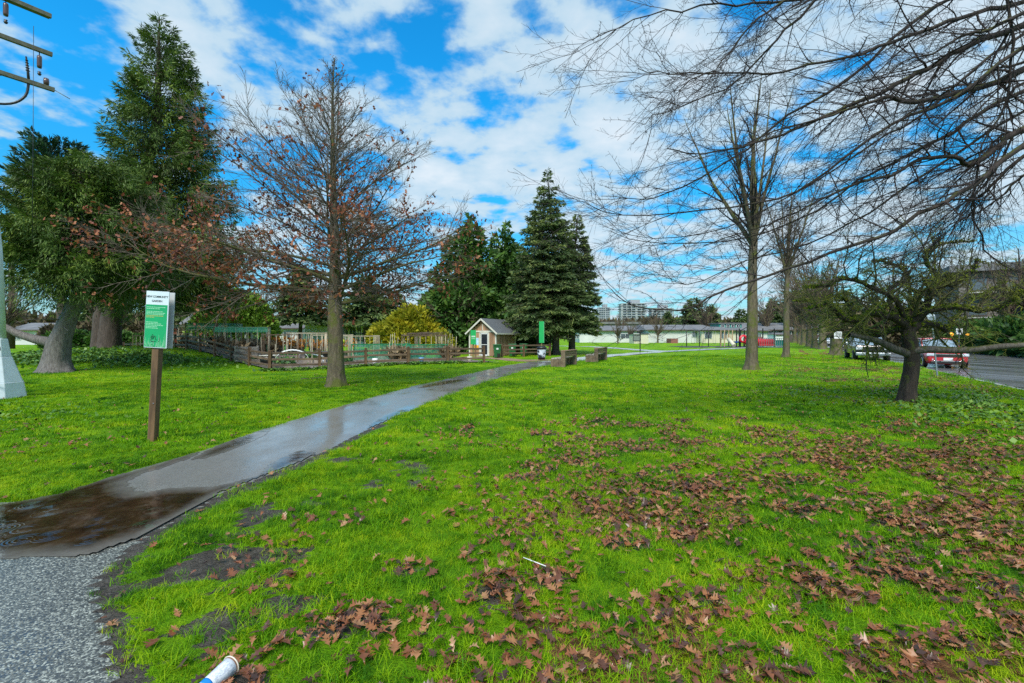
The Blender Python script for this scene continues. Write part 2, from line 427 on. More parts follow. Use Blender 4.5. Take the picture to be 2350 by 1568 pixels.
ys = np.concatenate([np.arange(0.8, 12, 0.12), np.arange(12, 30.6, 0.4)])
rows = []
for y in ys:
    l, r = float(path_l(y)), float(path_r(y))
    xs = np.linspace(l, r, 13); zz = GH0(xs, np.full(13, y)) + 0.009
    xs[0] -= 0.06; xs[-1] += 0.06; zz[0] -= 0.02; zz[-1] -= 0.02
    rows.append(np.stack([xs, np.full(13, y), zz], -1))
PV = np.array(rows); n = len(ys)
ii = np.arange(n - 1)[:, None] * 13 + np.arange(12)[None, :]
PQ = np.stack([ii, ii + 1, ii + 14, ii + 13], -1).reshape(-1, 4)
o = mesh_np('footpath', PV.reshape(-1, 3), Q=PQ, mats=mp_, smooth=True)
tag(o, 'wet speckled asphalt footpath running to the shed', None, None, 'structure')
mconc, nt, b = newmat('pale_path')
p = wpos(nt)
nt.links.new(ramp(nt, noise(nt, p, 0.8, 5, 0.6), [(0.3, (0.30, 0.31, 0.30)), (0.7, (0.46, 0.47, 0.45))]), b.inputs['Base Color'])
b.inputs['Roughness'].default_value = 0.22
def strip(name, P, w, mat, label, z=0.02, kind='structure'):
    V = []; P = [Vector((a, b_, 0)) for a, b_ in P]
    Q2 = []
    for i, q in enumerate(P):
        d = (P[min(i + 1, len(P) - 1)] - P[max(i - 1, 0)]).normalized(); nrm = Vector((-d.y, d.x, 0))
        for s in (-1, 0, 1):
            e = q + nrm * s * w / 2; V.append((e.x, e.y, GH(e.x, e.y) + z))
    for i in range(len(P) - 1):
        for s in (0, 1): Q2.append((i * 3 + s, i * 3 + 1 + s, i * 3 + 4 + s, i * 3 + 3 + s))
    o = mesh_np(name, V, Q=Q2, mats=mat, smooth=True)
    tag(o, label, None, None, kind); return o
def dense(P, k=6):
    out = []
    for i in range(len(P) - 1):
        p0 = P[max(i - 1, 0)]; p1 = P[i]; p2 = P[i + 1]; p3 = P[min(i + 2, len(P) - 1)]
        for j in range(k):
            t = j / k
            out.append(tuple(0.5 * ((2 * p1[a]) + (-p0[a] + p2[a]) * t + (2 * p0[a] - 5 * p1[a] + 4 * p2[a] - p3[a]) * t * t + (-p0[a] + 3 * p1[a] - 3 * p2[a] + p3[a]) * t ** 3) for a in range(2)))
    out.append(P[-1]); return out
strip('park_path', dense(FAR1), 2.0, mconc, 'pale wet path curving past the benches to the playground', 0.03)
strip('field_path', dense(FAR2), 1.9, mconc, 'pale path crossing the far playing field', 0.026)
mdirt = pbr('bare_earth', (0.20, 0.125, 0.075), 0.6, 0.3, 1.6, 0.4, col2=(0.34, 0.23, 0.15))
strip('dirt_track', dense([(1.3, 30.2), (-0.4, 33.0), (-2.4, 35.8), (-4.2, 36.9)]), 1.6, mdirt, 'reddish bare earth between the footpath and the shed door', 0.016)
# thin drifts of sawdust coloured earth by the shed
strip('dirt_patch', dense([(0.4, 31.6), (2.4, 31.9), (4.2, 32.1)]), 1.3, mdirt, 'brown bare earth in front of the litter bin', 0.022)

# ---- puddles
mw, nt, b = newmat('puddle_water')
p = wpos(nt)
ad = nt.nodes.new('ShaderNodeAttribute'); ad.attribute_name = 'depth'
deepc = ramp(nt, noise(nt, p, 2.6, 6, .7, .6), [(.34, (0.010, 0.006, 0.004)), (.54, (0.030, 0.016, 0.008)), (.66, (0.065, 0.042, 0.026)), (.76, (.10, .08, .055))])
dm = nmath(nt, 'ADD', ad.outputs['Fac'], nmath(nt, 'MULTIPLY', nmath(nt, 'SUBTRACT', noise(nt, p, 5, 5, .7), .5), 1.1), True)
nt.links.new(nmix(nt, dm, nmix(nt, noise(nt, p, 60, 4, .7), (.09, .085, .078), (.17, .165, .15)), deepc), b.inputs['Base Color']); b.inputs['Roughness'].default_value = 0.03
b.inputs['IOR'].default_value = 1.45
r1 = nt.nodes.new('ShaderNodeTexWave'); r1.wave_type = 'RINGS'; r1.rings_direction = 'SPHERICAL'
vr = nt.nodes.new('ShaderNodeTexVoronoi'); vr.inputs['Scale'].default_value = 3.2; nt.links.new(p, vr.inputs['Vector'])
rip = nmath(nt, 'SINE', nmath(nt, 'MULTIPLY', vr.outputs['Distance'], 75))
rip = nmath(nt, 'MULTIPLY', rip, nmath(nt, 'LESS_THAN', vr.outputs['Distance'], 0.42))
h = nmath(nt, 'ADD', nmath(nt, 'MULTIPLY', rip, 0.35), nmath(nt, 'MULTIPLY', noise(nt, p, 9, 3, 0.6), 1.0))
bump(nt, b, h, 0.09, 0.02)
nt.nodes.remove(r1)
def puddle(name, P, z, label):
    n = len(P)
    V = [(x, y, GH(x, y) * 0 + z) for x, y in P]
    A = np.array(P); st = 0.035
    gx, gy = np.meshgrid(np.arange(A[:, 0].min(), A[:, 0].max(), st), np.arange(A[:, 1].min(), A[:, 1].max(), st))
    ins_ = np.zeros(gx.shape, bool)
    for (x0, y0), (x1, y1) in zip(A, np.roll(A, -1, 0)):
        c_ = ((y0 > gy) != (y1 > gy)) & (gx < (x1 - x0) * (gy - y0) / (y1 - y0 + 1e-12) + x0); ins_ ^= c_
    ins_ &= in_path(gx, gy, -0.01)
    d_ = np.minimum(dist_poly(gx, gy, np.concatenate([A, A[:1]])), np.maximum(0, path_r(gy) - gx) * 1.5)
    w_ = gx.shape[1]; i0 = (np.arange(gx.shape[0] - 1)[:, None] * w_ + np.arange(w_ - 1)[None]).ravel(); f_ = ins_.ravel()
    k_ = f_[i0] & f_[i0 + 1] & f_[i0 + w_] & f_[i0 + w_ + 1]; Qp = np.stack([i0, i0 + 1, i0 + w_ + 1, i0 + w_], -1)[k_]
    us_, inv_ = np.unique(Qp, return_inverse=True); Vp = np.stack([gx.ravel(), gy.ravel(), GH0(gx.ravel(), gy.ravel()) + 0.012], -1)[us_]
    o = mesh_np(name, Vp, Q=inv_.reshape(-1, 4), mats=mw, attrs={'depth': np.clip(d_.ravel()[us_] / (.24 if len(P) > 40 else .2) - .12, 0, 1)}); tag(o, label, None, None, 'structure'); return o
def wobble(P, amp, sub=8, seed=0):
    out = []
    n = len(P)
    for i in range(n):
        a, b_ = P[i], P[(i + 1) % n]
        for j in range(sub):
            t = j / sub; x = a[0] + (b_[0] - a[0]) * t; y = a[1] + (b_[1] - a[1]) * t
            out.append((x + amp * (fbm(x, y, 3, 3, seed) - 0.5) * 2, y + amp * (fbm(x, y, 3, 3, seed + 5) - 0.5) * 2))
    return out
zp = max(GH(x, y) for x in (-5, -4, -3.4) for y in (3.6, 4.4, 5.0)) + 0.02
PUD = [(-9.0, 3.4), (-5.0, 3.42), (-3.85, 3.50), (-3.3, 3.62), (-3.02, 4.1), (-3.05, 4.7), (-3.05, 5.25), (-2.98, 5.85), (-3.2, 5.7), (-3.45, 5.25), (-4.0, 5.08), (-4.45, 5.25), (-4.62, 5.8), (-4.5, 6.6), (-4.72, 6.9), (-4.86, 6.2), (-5.0, 5.5), (-5.12, 5.05), (-5.4, 4.78), (-9, 4.7)]
puddle('puddle', wobble(wobble(PUD, 0.14, 6, 3), .05, 3, 9), zp, 'brown rain puddle across the near end of the footpath')
def small_puddle(cx, cy, lx, ly, seed, label, rot=0.0):
    P = []
    for k in range(28):
        a = 2 * math.pi * k / 28; r = 0.7 + 0.6 * fbm(math.cos(a) * 1.5 + seed, math.sin(a) * 1.5, 1.3, 3, seed)
        x, y = math.cos(a) * lx * r, math.sin(a) * ly * r
        P.append((cx + x * math.cos(rot) - y * math.sin(rot), cy + x * math.sin(rot) + y * math.cos(rot)))
    z = max(GH(cx + a, cy + b_) for a in (-lx / 2, 0, lx / 2) for b_ in (-ly / 2, 0, ly / 2)) + 0.018
    puddle('puddle', P, z, label)
small_puddle(-3.0, 6.15, 0.28, 0.7, 1, 'bright sliver of rainwater on the right edge of the path', 0.15)
small_puddle(-4.45, 7.4, 0.22, 1.0, 2, 'narrow strip of rainwater on the left edge of the path by the sign post', 0.0)
small_puddle(-2.6, 9.6, 0.2, 1.1, 3, 'thin rainwater line along the right path edge, past the brown puddle', -0.08)
small_puddle(-2.5, 16.6, 0.35, 1.5, 4, 'shallow puddle in the middle of the path beyond the oak', -0.35)
small_puddle(0.9, 30.3, 0.7, 0.5, 5, 'small puddle where the footpath meets the bare earth', 0)

# ---- road, kerbs, verge beyond
mroad, nt, b = newmat('wet_road')
p = wpos(nt)
nt.links.new(ramp(nt, noise(nt, p, 1.2, 6, 0.65), [(0.3, (0.08, 0.082, 0.085)), (0.7, (0.17, 0.17, 0.17))]), b.inputs['Base Color'])
# wheel tracks worn along the road direction
mpn = nt.nodes.new('ShaderNodeMapping'); mpn.inputs['Rotation'].default_value = (0, 0, math.atan(KS)); mpn.inputs['Scale'].default_value = (1.0, 0.04, 1.0)
nt.links.new(p, mpn.inputs[0])
nt.links.new(ramp(nt, noise(nt, mpn.outputs[0], 0.8, 5, 0.6), [(0.38, (0.06,) * 3), (0.62, (0.30,) * 3)]), b.inputs['Roughness'])
bump(nt, b, noise(nt, p, 90, 3, 0.6), 0.15, 0.004)
yy = np.arange(-40, 420, 10.0); us = np.linspace(KU0, KU1, 7)
V = np.array([[(u + KS * y, y, -0.12 + 0.05 * math.sin(math.pi * (u - KU0) / (KU1 - KU0))) for u in us] for y in yy]).reshape(-1, 3)
ii = np.arange(len(yy) - 1)[:, None] * 7 + np.arange(6)[None, :]
o = mesh_np('road', V, Q=np.stack([ii, ii + 1, ii + 8, ii + 7], -1).reshape(-1, 4), mats=mroad, smooth=True)
tag(o, 'wet grey asphalt street', None, None, 'structure')
mkerb = pbr('kerb_concrete', (0.30, 0.30, 0.29), 0.45, 0.25, 5, 0.3)
def kerb(u, label):
    k = MB(); d = Vector((KS, 1, 0)).normalized(); L = 3.0
    root = empty('kerb', (0, 0, 0)); tag(root, label, None, None, 'structure')
    me = None
    for i in range(60):
        y = -6 + i * L * d.y; cx = u + KS * y
        if me is None:
            o = MB().box((0, 0, 0), (0.16, L - 0.015, 0.26)).build('kerb_stone', mkerb, root, 0.012); me = o.data
        else:
            o = o.copy(); C.objects.link(o)
        o.location = (cx, y, -0.115); o.rotation_euler = (0, 0, -math.atan(KS))
kerb(KU0 + 0.05, 'concrete kerb between the lawn and the street'); kerb(KU1 - 0.05, 'concrete kerb on the far side of the street')

# ------------------------------------------------------------------ grass
def blade_mesh(name, n, rad, h0, h1, w, mat, lean=0.5, seed=0):
    r = np.random.default_rng(seed)
    a = r.random(n) * 6.283; rr = np.sqrt(r.random(n)) * rad
    bx, by = np.cos(a) * rr, np.sin(a) * rr
    h = (h0 + (h1 - h0) * r.random(n)) * (1 + .5 * (r.random(n) < .08)); fa = r.random(n) * 6.283; ln = lean * (0.3 + r.random(n)) * h
    ux, uy = np.cos(fa), np.sin(fa); px, py = -uy, ux
    V = np.zeros((n, 5, 3)); ww = w * (0.7 + 0.6 * r.random(n))
    for k, (s, hh, l, wd) in enumerate([(-1, 0, 0, 1), (1, 0, 0, 1), (-1, .6, .35, .75), (1, .6, .35, .75), (0, 1, 1, 0)]):
        V[:, k, 0] = bx + px * s * wd * ww / 2 + ux * ln * l; V[:, k, 1] = by + py * s * wd * ww / 2 + uy * ln * l
        V[:, k, 2] = h * hh * (1 - 0.15 * l)
    ii = np.arange(n)[:, None] * 5
    me = bpy.data.meshes.new(name)
    Q = (ii + np.array([[0, 1, 3, 2]])); T = (ii + np.array([[2, 3, 4]]))
    me.from_pydata(V.reshape(-1, 3).tolist(), [], Q.tolist() + T.tolist()); me.materials.append(mat)
    return bpy.data.objects.new(name, me)
mgr, nt, b = newmat('grass_blades')
oi = nt.nodes.new('ShaderNodeObjectInfo')
gcol = grass_color(nt, oi.outputs['Random'])
nt.links.new(gcol, b.inputs['Base Color']); b.inputs['Roughness'].default_value = 0.5; b.inputs['Specular IOR Level'].default_value = 0.12
tr = nt.nodes.new('ShaderNodeBsdfTranslucent'); nt.links.new(gcol, tr.inputs[0])
mx = nt.nodes.new('ShaderNodeMixShader'); mx.inputs[0].default_value = 0.35
nt.links.new(b.outputs[0], mx.inputs[1]); nt.links.new(tr.outputs[0], mx.inputs[2]); nt.links.new(mx.outputs[0], nt.nodes['Material Output'].inputs[0])

def scatter(name, X, Y, Z, scl, protos, label, kind='stuff', tilt=0.15):
    n = len(X)
    me = bpy.data.meshes.new(name); me.vertices.add(n)
    me.vertices.foreach_set('co', np.stack([X, Y, Z], -1).astype(np.float32).ravel())
    rot = np.stack([(rng.random(n) - .5) * 2 * tilt, (rng.random(n) - .5) * 2 * tilt, rng.random(n) * 6.283], -1)
    a = me.attributes.new('rot', 'FLOAT_VECTOR', 'POINT'); a.data.foreach_set('vector', rot.astype(np.float32).ravel())
    a = me.attributes.new('scl', 'FLOAT', 'POINT'); a.data.foreach_set('value', scl.astype(np.float32))
    col = bpy.data.collections.new(name + '_kinds')
    for p_ in protos: col.objects.link(p_)
    o = bpy.data.objects.new(name, me); C.objects.link(o)
    g = bpy.data.node_groups.new(name, 'GeometryNodeTree')
    g.interface.new_socket('Geometry', in_out='INPUT', socket_type='NodeSocketGeometry')
    g.interface.new_socket('Geometry', in_out='OUTPUT', socket_type='NodeSocketGeometry')
    N = g.nodes; L = g.links
    gi = N.new('NodeGroupInput'); go = N.new('NodeGroupOutput'); ip = N.new('GeometryNodeInstanceOnPoints')
    ci = N.new('GeometryNodeCollectionInfo'); ci.inputs[0].default_value = col; ci.inputs['Separate Children'].default_value = True
    ci.inputs['Reset Children'].default_value = True
    ip.inputs['Pick Instance'].default_value = True
    na = N.new('GeometryNodeInputNamedAttribute'); na.data_type = 'FLOAT_VECTOR'; na.inputs[0].default_value = 'rot'
    nb = N.new('GeometryNodeInputNamedAttribute'); nb.data_type = 'FLOAT'; nb.inputs[0].default_value = 'scl'
    er = N.new('FunctionNodeEulerToRotation')
    L.new(na.outputs['Attribute'], er.inputs[0]); L.new(er.outputs[0], ip.inputs['Rotation'])
    L.new(nb.outputs['Attribute'], ip.inputs['Scale'])
    mtp = N.new('GeometryNodeMeshToPoints'); L.new(gi.outputs[0], mtp.inputs[0])
    L.new(mtp.outputs[0], ip.inputs['Points']); L.new(ci.outputs[0], ip.inputs['Instance']); L.new(ip.outputs[0], go.inputs[0])
    m = o.modifiers.new('scatter', 'NODES'); m.node_group = g
    tag(o, label, None, None, kind); return o

def field(y0, y1, per, slope=1.25, xmin=-60, xmax=60):
    """random points on the lawn between two depths"""
    A = slope * (y1 * y1 - y0 * y0) + 3 * (y1 - y0); n = int(A * per)
    y = np.sqrt(y0 * y0 + rng.random(n) * (y1 * y1 - y0 * y0)); x = (rng.random(n) * 2 - 1) * (y * slope + 1.5)
    return x, y
def lawn_ok(x, y, m=0.02):
    u = x - KS * y
    return (~in_path(x, y, m)) & (u < KU0 - 0.05)
import zlib
def grass_zone(name, y0, y1, per, protos, s0, s1, label):
    x, y = field(y0, y1, per)
    keep = lawn_ok(x, y, 0.0)
    mu = mud(x, y); ld = leafd(x, y)
    mu = np.clip(mu + 0.55 * (fbm(x, y, 9, 2, 33) - .5), 0, 1); keep &= rng.random(len(x)) > np.clip(mu * 1.3 - 0.12, 0, 1) * 0.95
    hm = heapm(x, y) if y1 < 10 else 0 * x
    keep &= rng.random(len(x)) > np.clip(hm * 1.3 - .2, 0, .93)
    keep &= rng.random(len(x)) > np.clip(ld - 0.45, 0, 1) * 0.45
    # sparse towards the path edge
    x, y = x[keep], y[keep]
    inside = ((x + 12.8) * 1.7 + (y - 24) * 2.1 > 0) & ((x + 12.8) * -1.05 + (y - 24) * 2.2 > 0)      # the vegetable garden
    x, y = x[~inside], y[~inside]
    sc = s0 + (s1 - s0) * rng.random(len(x)); sc *= 0.45 + 1.1 * fbm(x, y, 2.6, 3, 60)
    return scatter(name, x, y, GH0(x, y) - 0.004, sc, protos, label)
near = [blade_mesh('tuft', 24, 0.060, 0.014, 0.048 + .004 * s, 0.0038, mgr, 1.4, s) for s in range(6)]
mid = [blade_mesh('clump', 46, 0.15, 0.03, 0.065, 0.008, mgr, 0.9, 20 + s) for s in range(4)]
far = [blade_mesh('swath', 60, 0.40, 0.03, 0.06, 0.016, mgr, 0.8, 40 + s) for s in range(3)]
grass_zone('grass', 1.9, 7.0, 470, near, 0.75, 1.15, 'wet green grass blades in the near part of the lawn')
grass_zone('grass', 7.0, 17.0, 42, mid, 0.8, 1.1, 'short grass on the lawn around the footpath and the oak')
grass_zone('grass', 17.0, 42.0, 5.0, far, 0.8, 1.1, 'short grass on the lawn towards the benches')

# ------------------------------------------------------------------ fallen oak leaves
mleaf, nt, b = newmat('fallen_leaf')
oi = nt.nodes.new('ShaderNodeObjectInfo')
at = nt.nodes.new('ShaderNodeAttribute'); at.attribute_name = 'tint'
rv = nmath(nt, 'FRACT', nmath(nt, 'ADD', oi.outputs['Random'], at.outputs['Fac']))
lc = ramp(nt, rv, [(0.0, (0.030, 0.016, 0.010)), (0.2, (0.085, 0.032, 0.016)), (0.42, (0.19, 0.062, 0.020)), (0.66, (0.30, 0.105, 0.032)), (0.9, (0.38, 0.17, 0.06)), (1.0, (0.44, 0.26, 0.13))])
lc = nmix(nt, nmath(nt, 'MULTIPLY', noise(nt, coords(nt), 40, 4, 0.6), 0.6), lc, (0.07, 0.03, 0.02))
nt.links.new(lc, b.inputs['Base Color']); b.inputs['Roughness'].default_value = 0.36; b.inputs['Specular IOR Level'].default_value = 0.5
def leaf_shape(r):
    """a lobed, pointed oak leaf about 13 cm long, curled; returns verts and triangles"""
    L = 0.13; half = [(0.0, 0.003), (0.12, 0.008), (0.22, 0.034), (0.34, 0.012), (0.46, 0.052), (0.56, 0.014), (0.68, 0.040), (0.78, 0.012), (1.0, 0.0)]
    cu = r.uniform(-0.6, 0.9); cv = r.uniform(0.2, 1.2); sk = r.uniform(-0.15, 0.15)
    V = []
    for t, w in half: V.append((0.0, t))
    n = len(half)
    for s in (-1, 1):
        for t, w in half:
            V.append((s * w * r.uniform(0.75, 1.2), t + (0.05 if w > 0.02 else 0)))
    out = []
    for x, t in V:
        y = t * L
        z = cu * 0.035 * math.sin(t * 3.1) + cv * abs(x) ** 1.4 * 1.1 + r.uniform(-0.004, 0.004)
        out.append((x + sk * y * t, y - L / 2, z + 0.004))
    T = []
    for s in (0, 1):
        o_ = n * (1 + s)
        for i in range(n - 1):
            q = (i, i + 1, o_ + i + 1, o_ + i)
            if s == 0: q = q[::-1]
            T.append((q[0], q[1], q[2])); T.append((q[0], q[2], q[3]))
    # stalk
    b0 = len(out); out += [(-0.0012, -L / 2 - 0.03, 0.004), (0.0012, -L / 2 - 0.03, 0.004), (0.0012, -L / 2, 0.005), (-0.0012, -L / 2, 0.005)]
    T += [(b0, b0 + 1, b0 + 2), (b0, b0 + 2, b0 + 3)]
    return out, T
leafmeshes = []
for k in range(10):
    v, t = leaf_shape(random.Random(100 + k)); v = [(a_ * (.6 + .08 * k), b_, c_ + (.35 * abs(a_) if k % 3 == 0 else 0)) for a_, b_, c_ in v]; me = bpy.data.meshes.new('oak_leaf'); me.from_pydata(v, [], t)
    me.polygons.foreach_set('use_smooth', [False] * len(t)); me.materials.append(mleaf); leafmeshes.append(me)
def leaf_points(y0, y1, per):
    x, y = field(y0, y1, per); ok = lawn_ok(x, y, 0.03)
    d = leafd(x, y) + 0.012; keep = ok & (rng.random(len(x)) < d)
    return x[keep], y[keep]
x, y = leaf_points(2.0, 9.0, 460)
hx, hy = [], []
for cx_, cy_, s_, a_ in zip(_cx, _cy, _cs, _ca):
    k_ = int(48 * (s_ / .12) ** 1.5) + 3; u_ = rng.normal(0, 1.35 * s_, k_); v_ = rng.normal(0, .8 * s_, k_)
    hx.append(cx_ + u_ * math.cos(a_) - v_ * math.sin(a_)); hy.append(cy_ + u_ * math.sin(a_) + v_ * math.cos(a_))
x = np.concatenate([x] + hx); y = np.concatenate([y] + hy); k_ = (y > 1.95) & lawn_ok(x, y, .02); x, y = x[k_], y[k_]
order = np.argsort(y); x, y = x[order], y[order]
ld = leafd(x, y)
for i in range(min(300, len(x))):
    o = bpy.data.objects.new('oak_leaf', leafmeshes[i % 10]); C.objects.link(o)
    o.location = (x[i], y[i], GH(x[i], y[i]) + 0.018 + 0.035 * rd.random())
    o.rotation_euler = (rd.gauss(0, 0.35), rd.gauss(0, 0.35), rd.random() * 6.28); s = rd.uniform(0.32, 0.78) * (1.2 if rd.random() < .15 else 1); o.scale = (s, s, s)
    tag(o, 'brown fallen oak leaf lying in the wet grass nearest the camera', 'leaf', 'fallen oak leaves nearest the camera')
xr, yr = x[300:], y[300:]
x2, y2 = leaf_points(9.0, 24.0, 75)
x3, y3 = leaf_points(24.0, 48.0, 3)
xs = np.concatenate([xr, x2, x3]); ys_ = np.concatenate([yr, y2, y3]); n = len(xs)
LV = [np.array([v.co[:] for v in m.vertices]) for m in leafmeshes]
LT = [np.array([p_.vertices[:] for p_ in m.polygons]) for m in leafmeshes]
Vs, Ts, tint_, base = [], [], [], 0
for k in range(10):
    sel = np.arange(k, n, 10); m = len(sel)
    a = rng.random(m) * 6.283; t1 = rng.normal(0, .3, m); t2 = rng.normal(0, .3, m)
    s = (0.30 + 0.44 * rng.random(m)) * (1 + 0.35 * (ys_[sel] > 24))
    v = LV[k][None] * s[:, None, None]
    z = v[..., 2] + v[..., 0] * t1[:, None] + v[..., 1] * t2[:, None]
    ca, sa = np.cos(a)[:, None], np.sin(a)[:, None]
    X = v[..., 0] * ca - v[..., 1] * sa + xs[sel][:, None]; Y = v[..., 0] * sa + v[..., 1] * ca + ys_[sel][:, None]
    Z = z + (GH0(xs[sel], ys_[sel]) + 0.02 + 0.03 * rng.random(m))[:, None]
    nv = LV[k].shape[0]
    Vs.append(np.stack([X, Y, Z], -1).reshape(-1, 3)); Ts.append((LT[k][None] + (base + np.arange(m) * nv)[:, None, None]).reshape(-1, 3))
    tint_.append(np.repeat(rng.random(m), nv)); base += m * nv
o = mesh_np('fallen_leaves', np.concatenate(Vs), T=np.concatenate(Ts), mats=mleaf, attrs={'tint': np.concatenate(tint_)})
tag(o, 'drifts of brown oak leaves scattered over the lawn', None, None, 'stuff')
print('fallen leaves', n, 'tris', sum(len(t) for t in Ts))

# ---- ivy and weeds: ground cover clumps by the gnarled tree, on the mound and along the garden fence
mivy = foliage('ivy_leaf', [(0.2, (0.04, 0.10, 0.018)), (0.5, (0.09, 0.20, 0.028)), (0.8, (0.18, 0.30, 0.045))], 0.2, 0.4, 1.5)
def leafy_patch(name, X, Y, H, size, label, mat=None, kind='stuff', lift=0.02):
    n = len(X); a = rng.random(n) * 6.283; s = size * (0.6 + 0.8 * rng.random(n))
    tx = rng.normal(0, 0.5, n); ty = rng.normal(0, 0.5, n); z = GH0(X, Y) + lift + H * rng.random(n)
    q = np.array([(-.5, 0), (0, -.42), (.55, 0), (0, .42)]); V = np.zeros((n, 4, 3))
    lx = q[:, 0][None] * s[:, None]; ly = q[:, 1][None] * s[:, None]
    V[..., 0] = lx * np.cos(a)[:, None] - ly * np.sin(a)[:, None] + X[:, None]
    V[..., 1] = lx * np.sin(a)[:, None] + ly * np.cos(a)[:, None] + Y[:, None]
    V[..., 2] = z[:, None] + lx * tx[:, None] + ly * ty[:, None]
    Q = np.arange(n)[:, None] * 4 + np.arange(4)[None]
    o = mesh_np(name, V.reshape(-1, 3), Q=Q, mats=mat or mivy, attrs={'tint': np.repeat(rng.random(n), 4)})
    tag(o, label, None, None, kind); return o
def blob_pts(cx, cy, rx, ry, n, thr=0.45, s=1.0, seed=0):
    x = cx + rng.normal(0, rx, n); y = cy + rng.normal(0, ry, n)
    k = (fbm(x, y, s, 3, seed) > thr) & lawn_ok(x, y, 0.05); return x[k], y[k]
x, y = blob_pts(12.4, 10.4, 2.3, 2.4, 9000, 0.50, 1.6, 70)
leafy_patch('ground_cover', x, y, 0.09, 0.07, 'dark green creeping weeds in the grass round the gnarled tree')
x, y = blob_pts(-23.5, 25.5, 3.0, 1.4, 9000, 0.35, 0.7, 71)
leafy_patch('ground_cover', x, y, 0.22, 0.14, 'ivy covering the low mound behind the grey spruce trunk')
t = rng.random(7000); x = -12.8 + 2.2 * t * 5.2 + rng.normal(0, .25, 7000); y = 24 + 1.05 * t * 5.2 - 0.35 + rng.normal(0, .25, 7000)
k = fbm(x, y, 1.0, 3, 72) > 0.45
leafy_patch('ground_cover', x[k], y[k], 0.13, 0.10, 'leafy weeds growing along the foot of the garden fence')
x, y = blob_pts(-13.0, 9.6, 1.6, 0.9, 2500, 0.42, 1.5, 73)
leafy_patch('ground_cover', x, y, 0.05, 0.07, 'dark clover patch in front of the white pole')
# ------------------------------------------------------------------ bark and leaf materials
def barkmat(name, c1, c2, moss=None, mscale=3.0, scale=14, bmp=0.8, mosslo=0.5):
    m, nt, b = newmat(name)
    p = coords(nt); st = nmap(nt, p, (1, 1, 0.22))
    n = noise(nt, st, scale, 6, 0.7, 0.3)
    c = ramp(nt, n, [(0.3, c1), (0.7, c2)])
    if moss:
        g = nt.nodes.new('ShaderNodeNewGeometry'); sp = nt.nodes.new('ShaderNodeSeparateXYZ'); nt.links.new(g.outputs['Normal'], sp.inputs[0])
        mk = nmath(nt, 'ADD', nmath(nt, 'MULTIPLY', noise(nt, p, mscale, 4, 0.6), 1.0), nmath(nt, 'MULTIPLY', sp.outputs[2], 0.22))
        f = ramp(nt, mk, [(mosslo, (0, 0, 0)), (mosslo + 0.14, (1, 1, 1))])
        c = nmix(nt, f, c, nmix(nt, noise(nt, p, 30, 3, 0.6), moss, tuple(v * 0.45 for v in moss)))
    nt.links.new(c, b.inputs['Base Color']); b.inputs['Roughness'].default_value = 0.75; b.inputs['Specular IOR Level'].default_value = 0.25
    bump(nt, b, noise(nt, st, scale * 1.6, 6, 0.75), bmp, 0.03)
    return m
bk_grey = barkmat('spruce_bark', (0.06, 0.054, 0.050), (0.24, 0.22, 0.205), None, scale=16, bmp=1.0)
bk_oak = barkmat('oak_bark', (0.055, 0.045, 0.030), (0.19, 0.155, 0.10), (0.13, 0.15, 0.03), 2.2, mosslo=0.50)
bk_dark = barkmat('wet_dark_bark', (0.014, 0.012, 0.012), (0.07, 0.054, 0.046), (0.09, 0.10, 0.02), 3, mosslo=0.62)
bk_limb = barkmat('limb_bark', (0.035, 0.03, 0.024), (0.17, 0.15, 0.125), (0.09, 0.10, 0.02), 5, mosslo=0.60)
bk_brown = barkmat('conifer_bark', (0.035, 0.028, 0.024), (0.12, 0.09, 0.075))
bk_mossy = barkmat('mossy_bark', (0.012, 0.010, 0.010), (0.075, 0.055, 0.040), (0.11, 0.15, 0.012), 3.4, mosslo=0.56)
tw_moss = barkmat('mossy_twigs', (0.09, 0.075, 0.042), (0.20, 0.17, 0.095), (0.28, 0.33, 0.03), 1.6, mosslo=0.50, bmp=0.2)
tw_dark = barkmat('wet_twigs', (0.014, 0.012, 0.013), (0.05, 0.038, 0.034), bmp=0.2)
tw_brown = barkmat('brown_twigs', (0.09, 0.062, 0.045), (0.20, 0.15, 0.11), bmp=0.2)
tw_oak = barkmat('oak_twigs', (0.05, 0.040, 0.032), (0.20, 0.165, 0.13), bmp=0.2)
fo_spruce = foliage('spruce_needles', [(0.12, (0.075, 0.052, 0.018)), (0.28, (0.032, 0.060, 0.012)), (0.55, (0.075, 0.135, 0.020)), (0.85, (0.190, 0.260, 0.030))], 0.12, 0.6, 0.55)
fo_spruce2 = foliage('mid_spruce_needles', [(0.12, (0.11, 0.075, 0.030)), (0.32, (0.050, 0.085, 0.035)), (0.6, (0.11, 0.165, 0.050)), (0.9, (0.25, 0.28, 0.075))], 0.12, 0.6, 0.7)
fo_blue = foliage('pine_needles', [(0.2, (0.02, 0.055, 0.04)), (0.55, (0.05, 0.11, 0.075)), (0.9, (0.12, 0.20, 0.11))], 0.1, 0.6, 0.7)
fo_cedar = foliage('cedar_sprays', [(0.15, (0.016, 0.044, 0.010)), (0.5, (0.045, 0.115, 0.018)), (0.85, (0.120, 0.205, 0.026))], 0.15, 0.55, 0.8)
fo_yellow = foliage('golden_shrub', [(0.15, (0.10, 0.13, 0.012)), (0.5, (0.32, 0.33, 0.018)), (0.85, (0.60, 0.48, 0.03))], 0.25, 0.6, 0.8)
fo_round = foliage('clipped_cedar', [(0.15, (0.05, 0.10, 0.012)), (0.5, (0.12, 0.22, 0.02)), (0.85, (0.22, 0.31, 0.03))], 0.15, 0.6, 0.9)
fo_oak = foliage('dead_oak_leaves', [(0.2, (0.075, 0.022, 0.015)), (0.5, (0.24, 0.065, 0.030)), (0.8, (0.46, 0.18, 0.08))], 0.35, 0.5, 1.2)

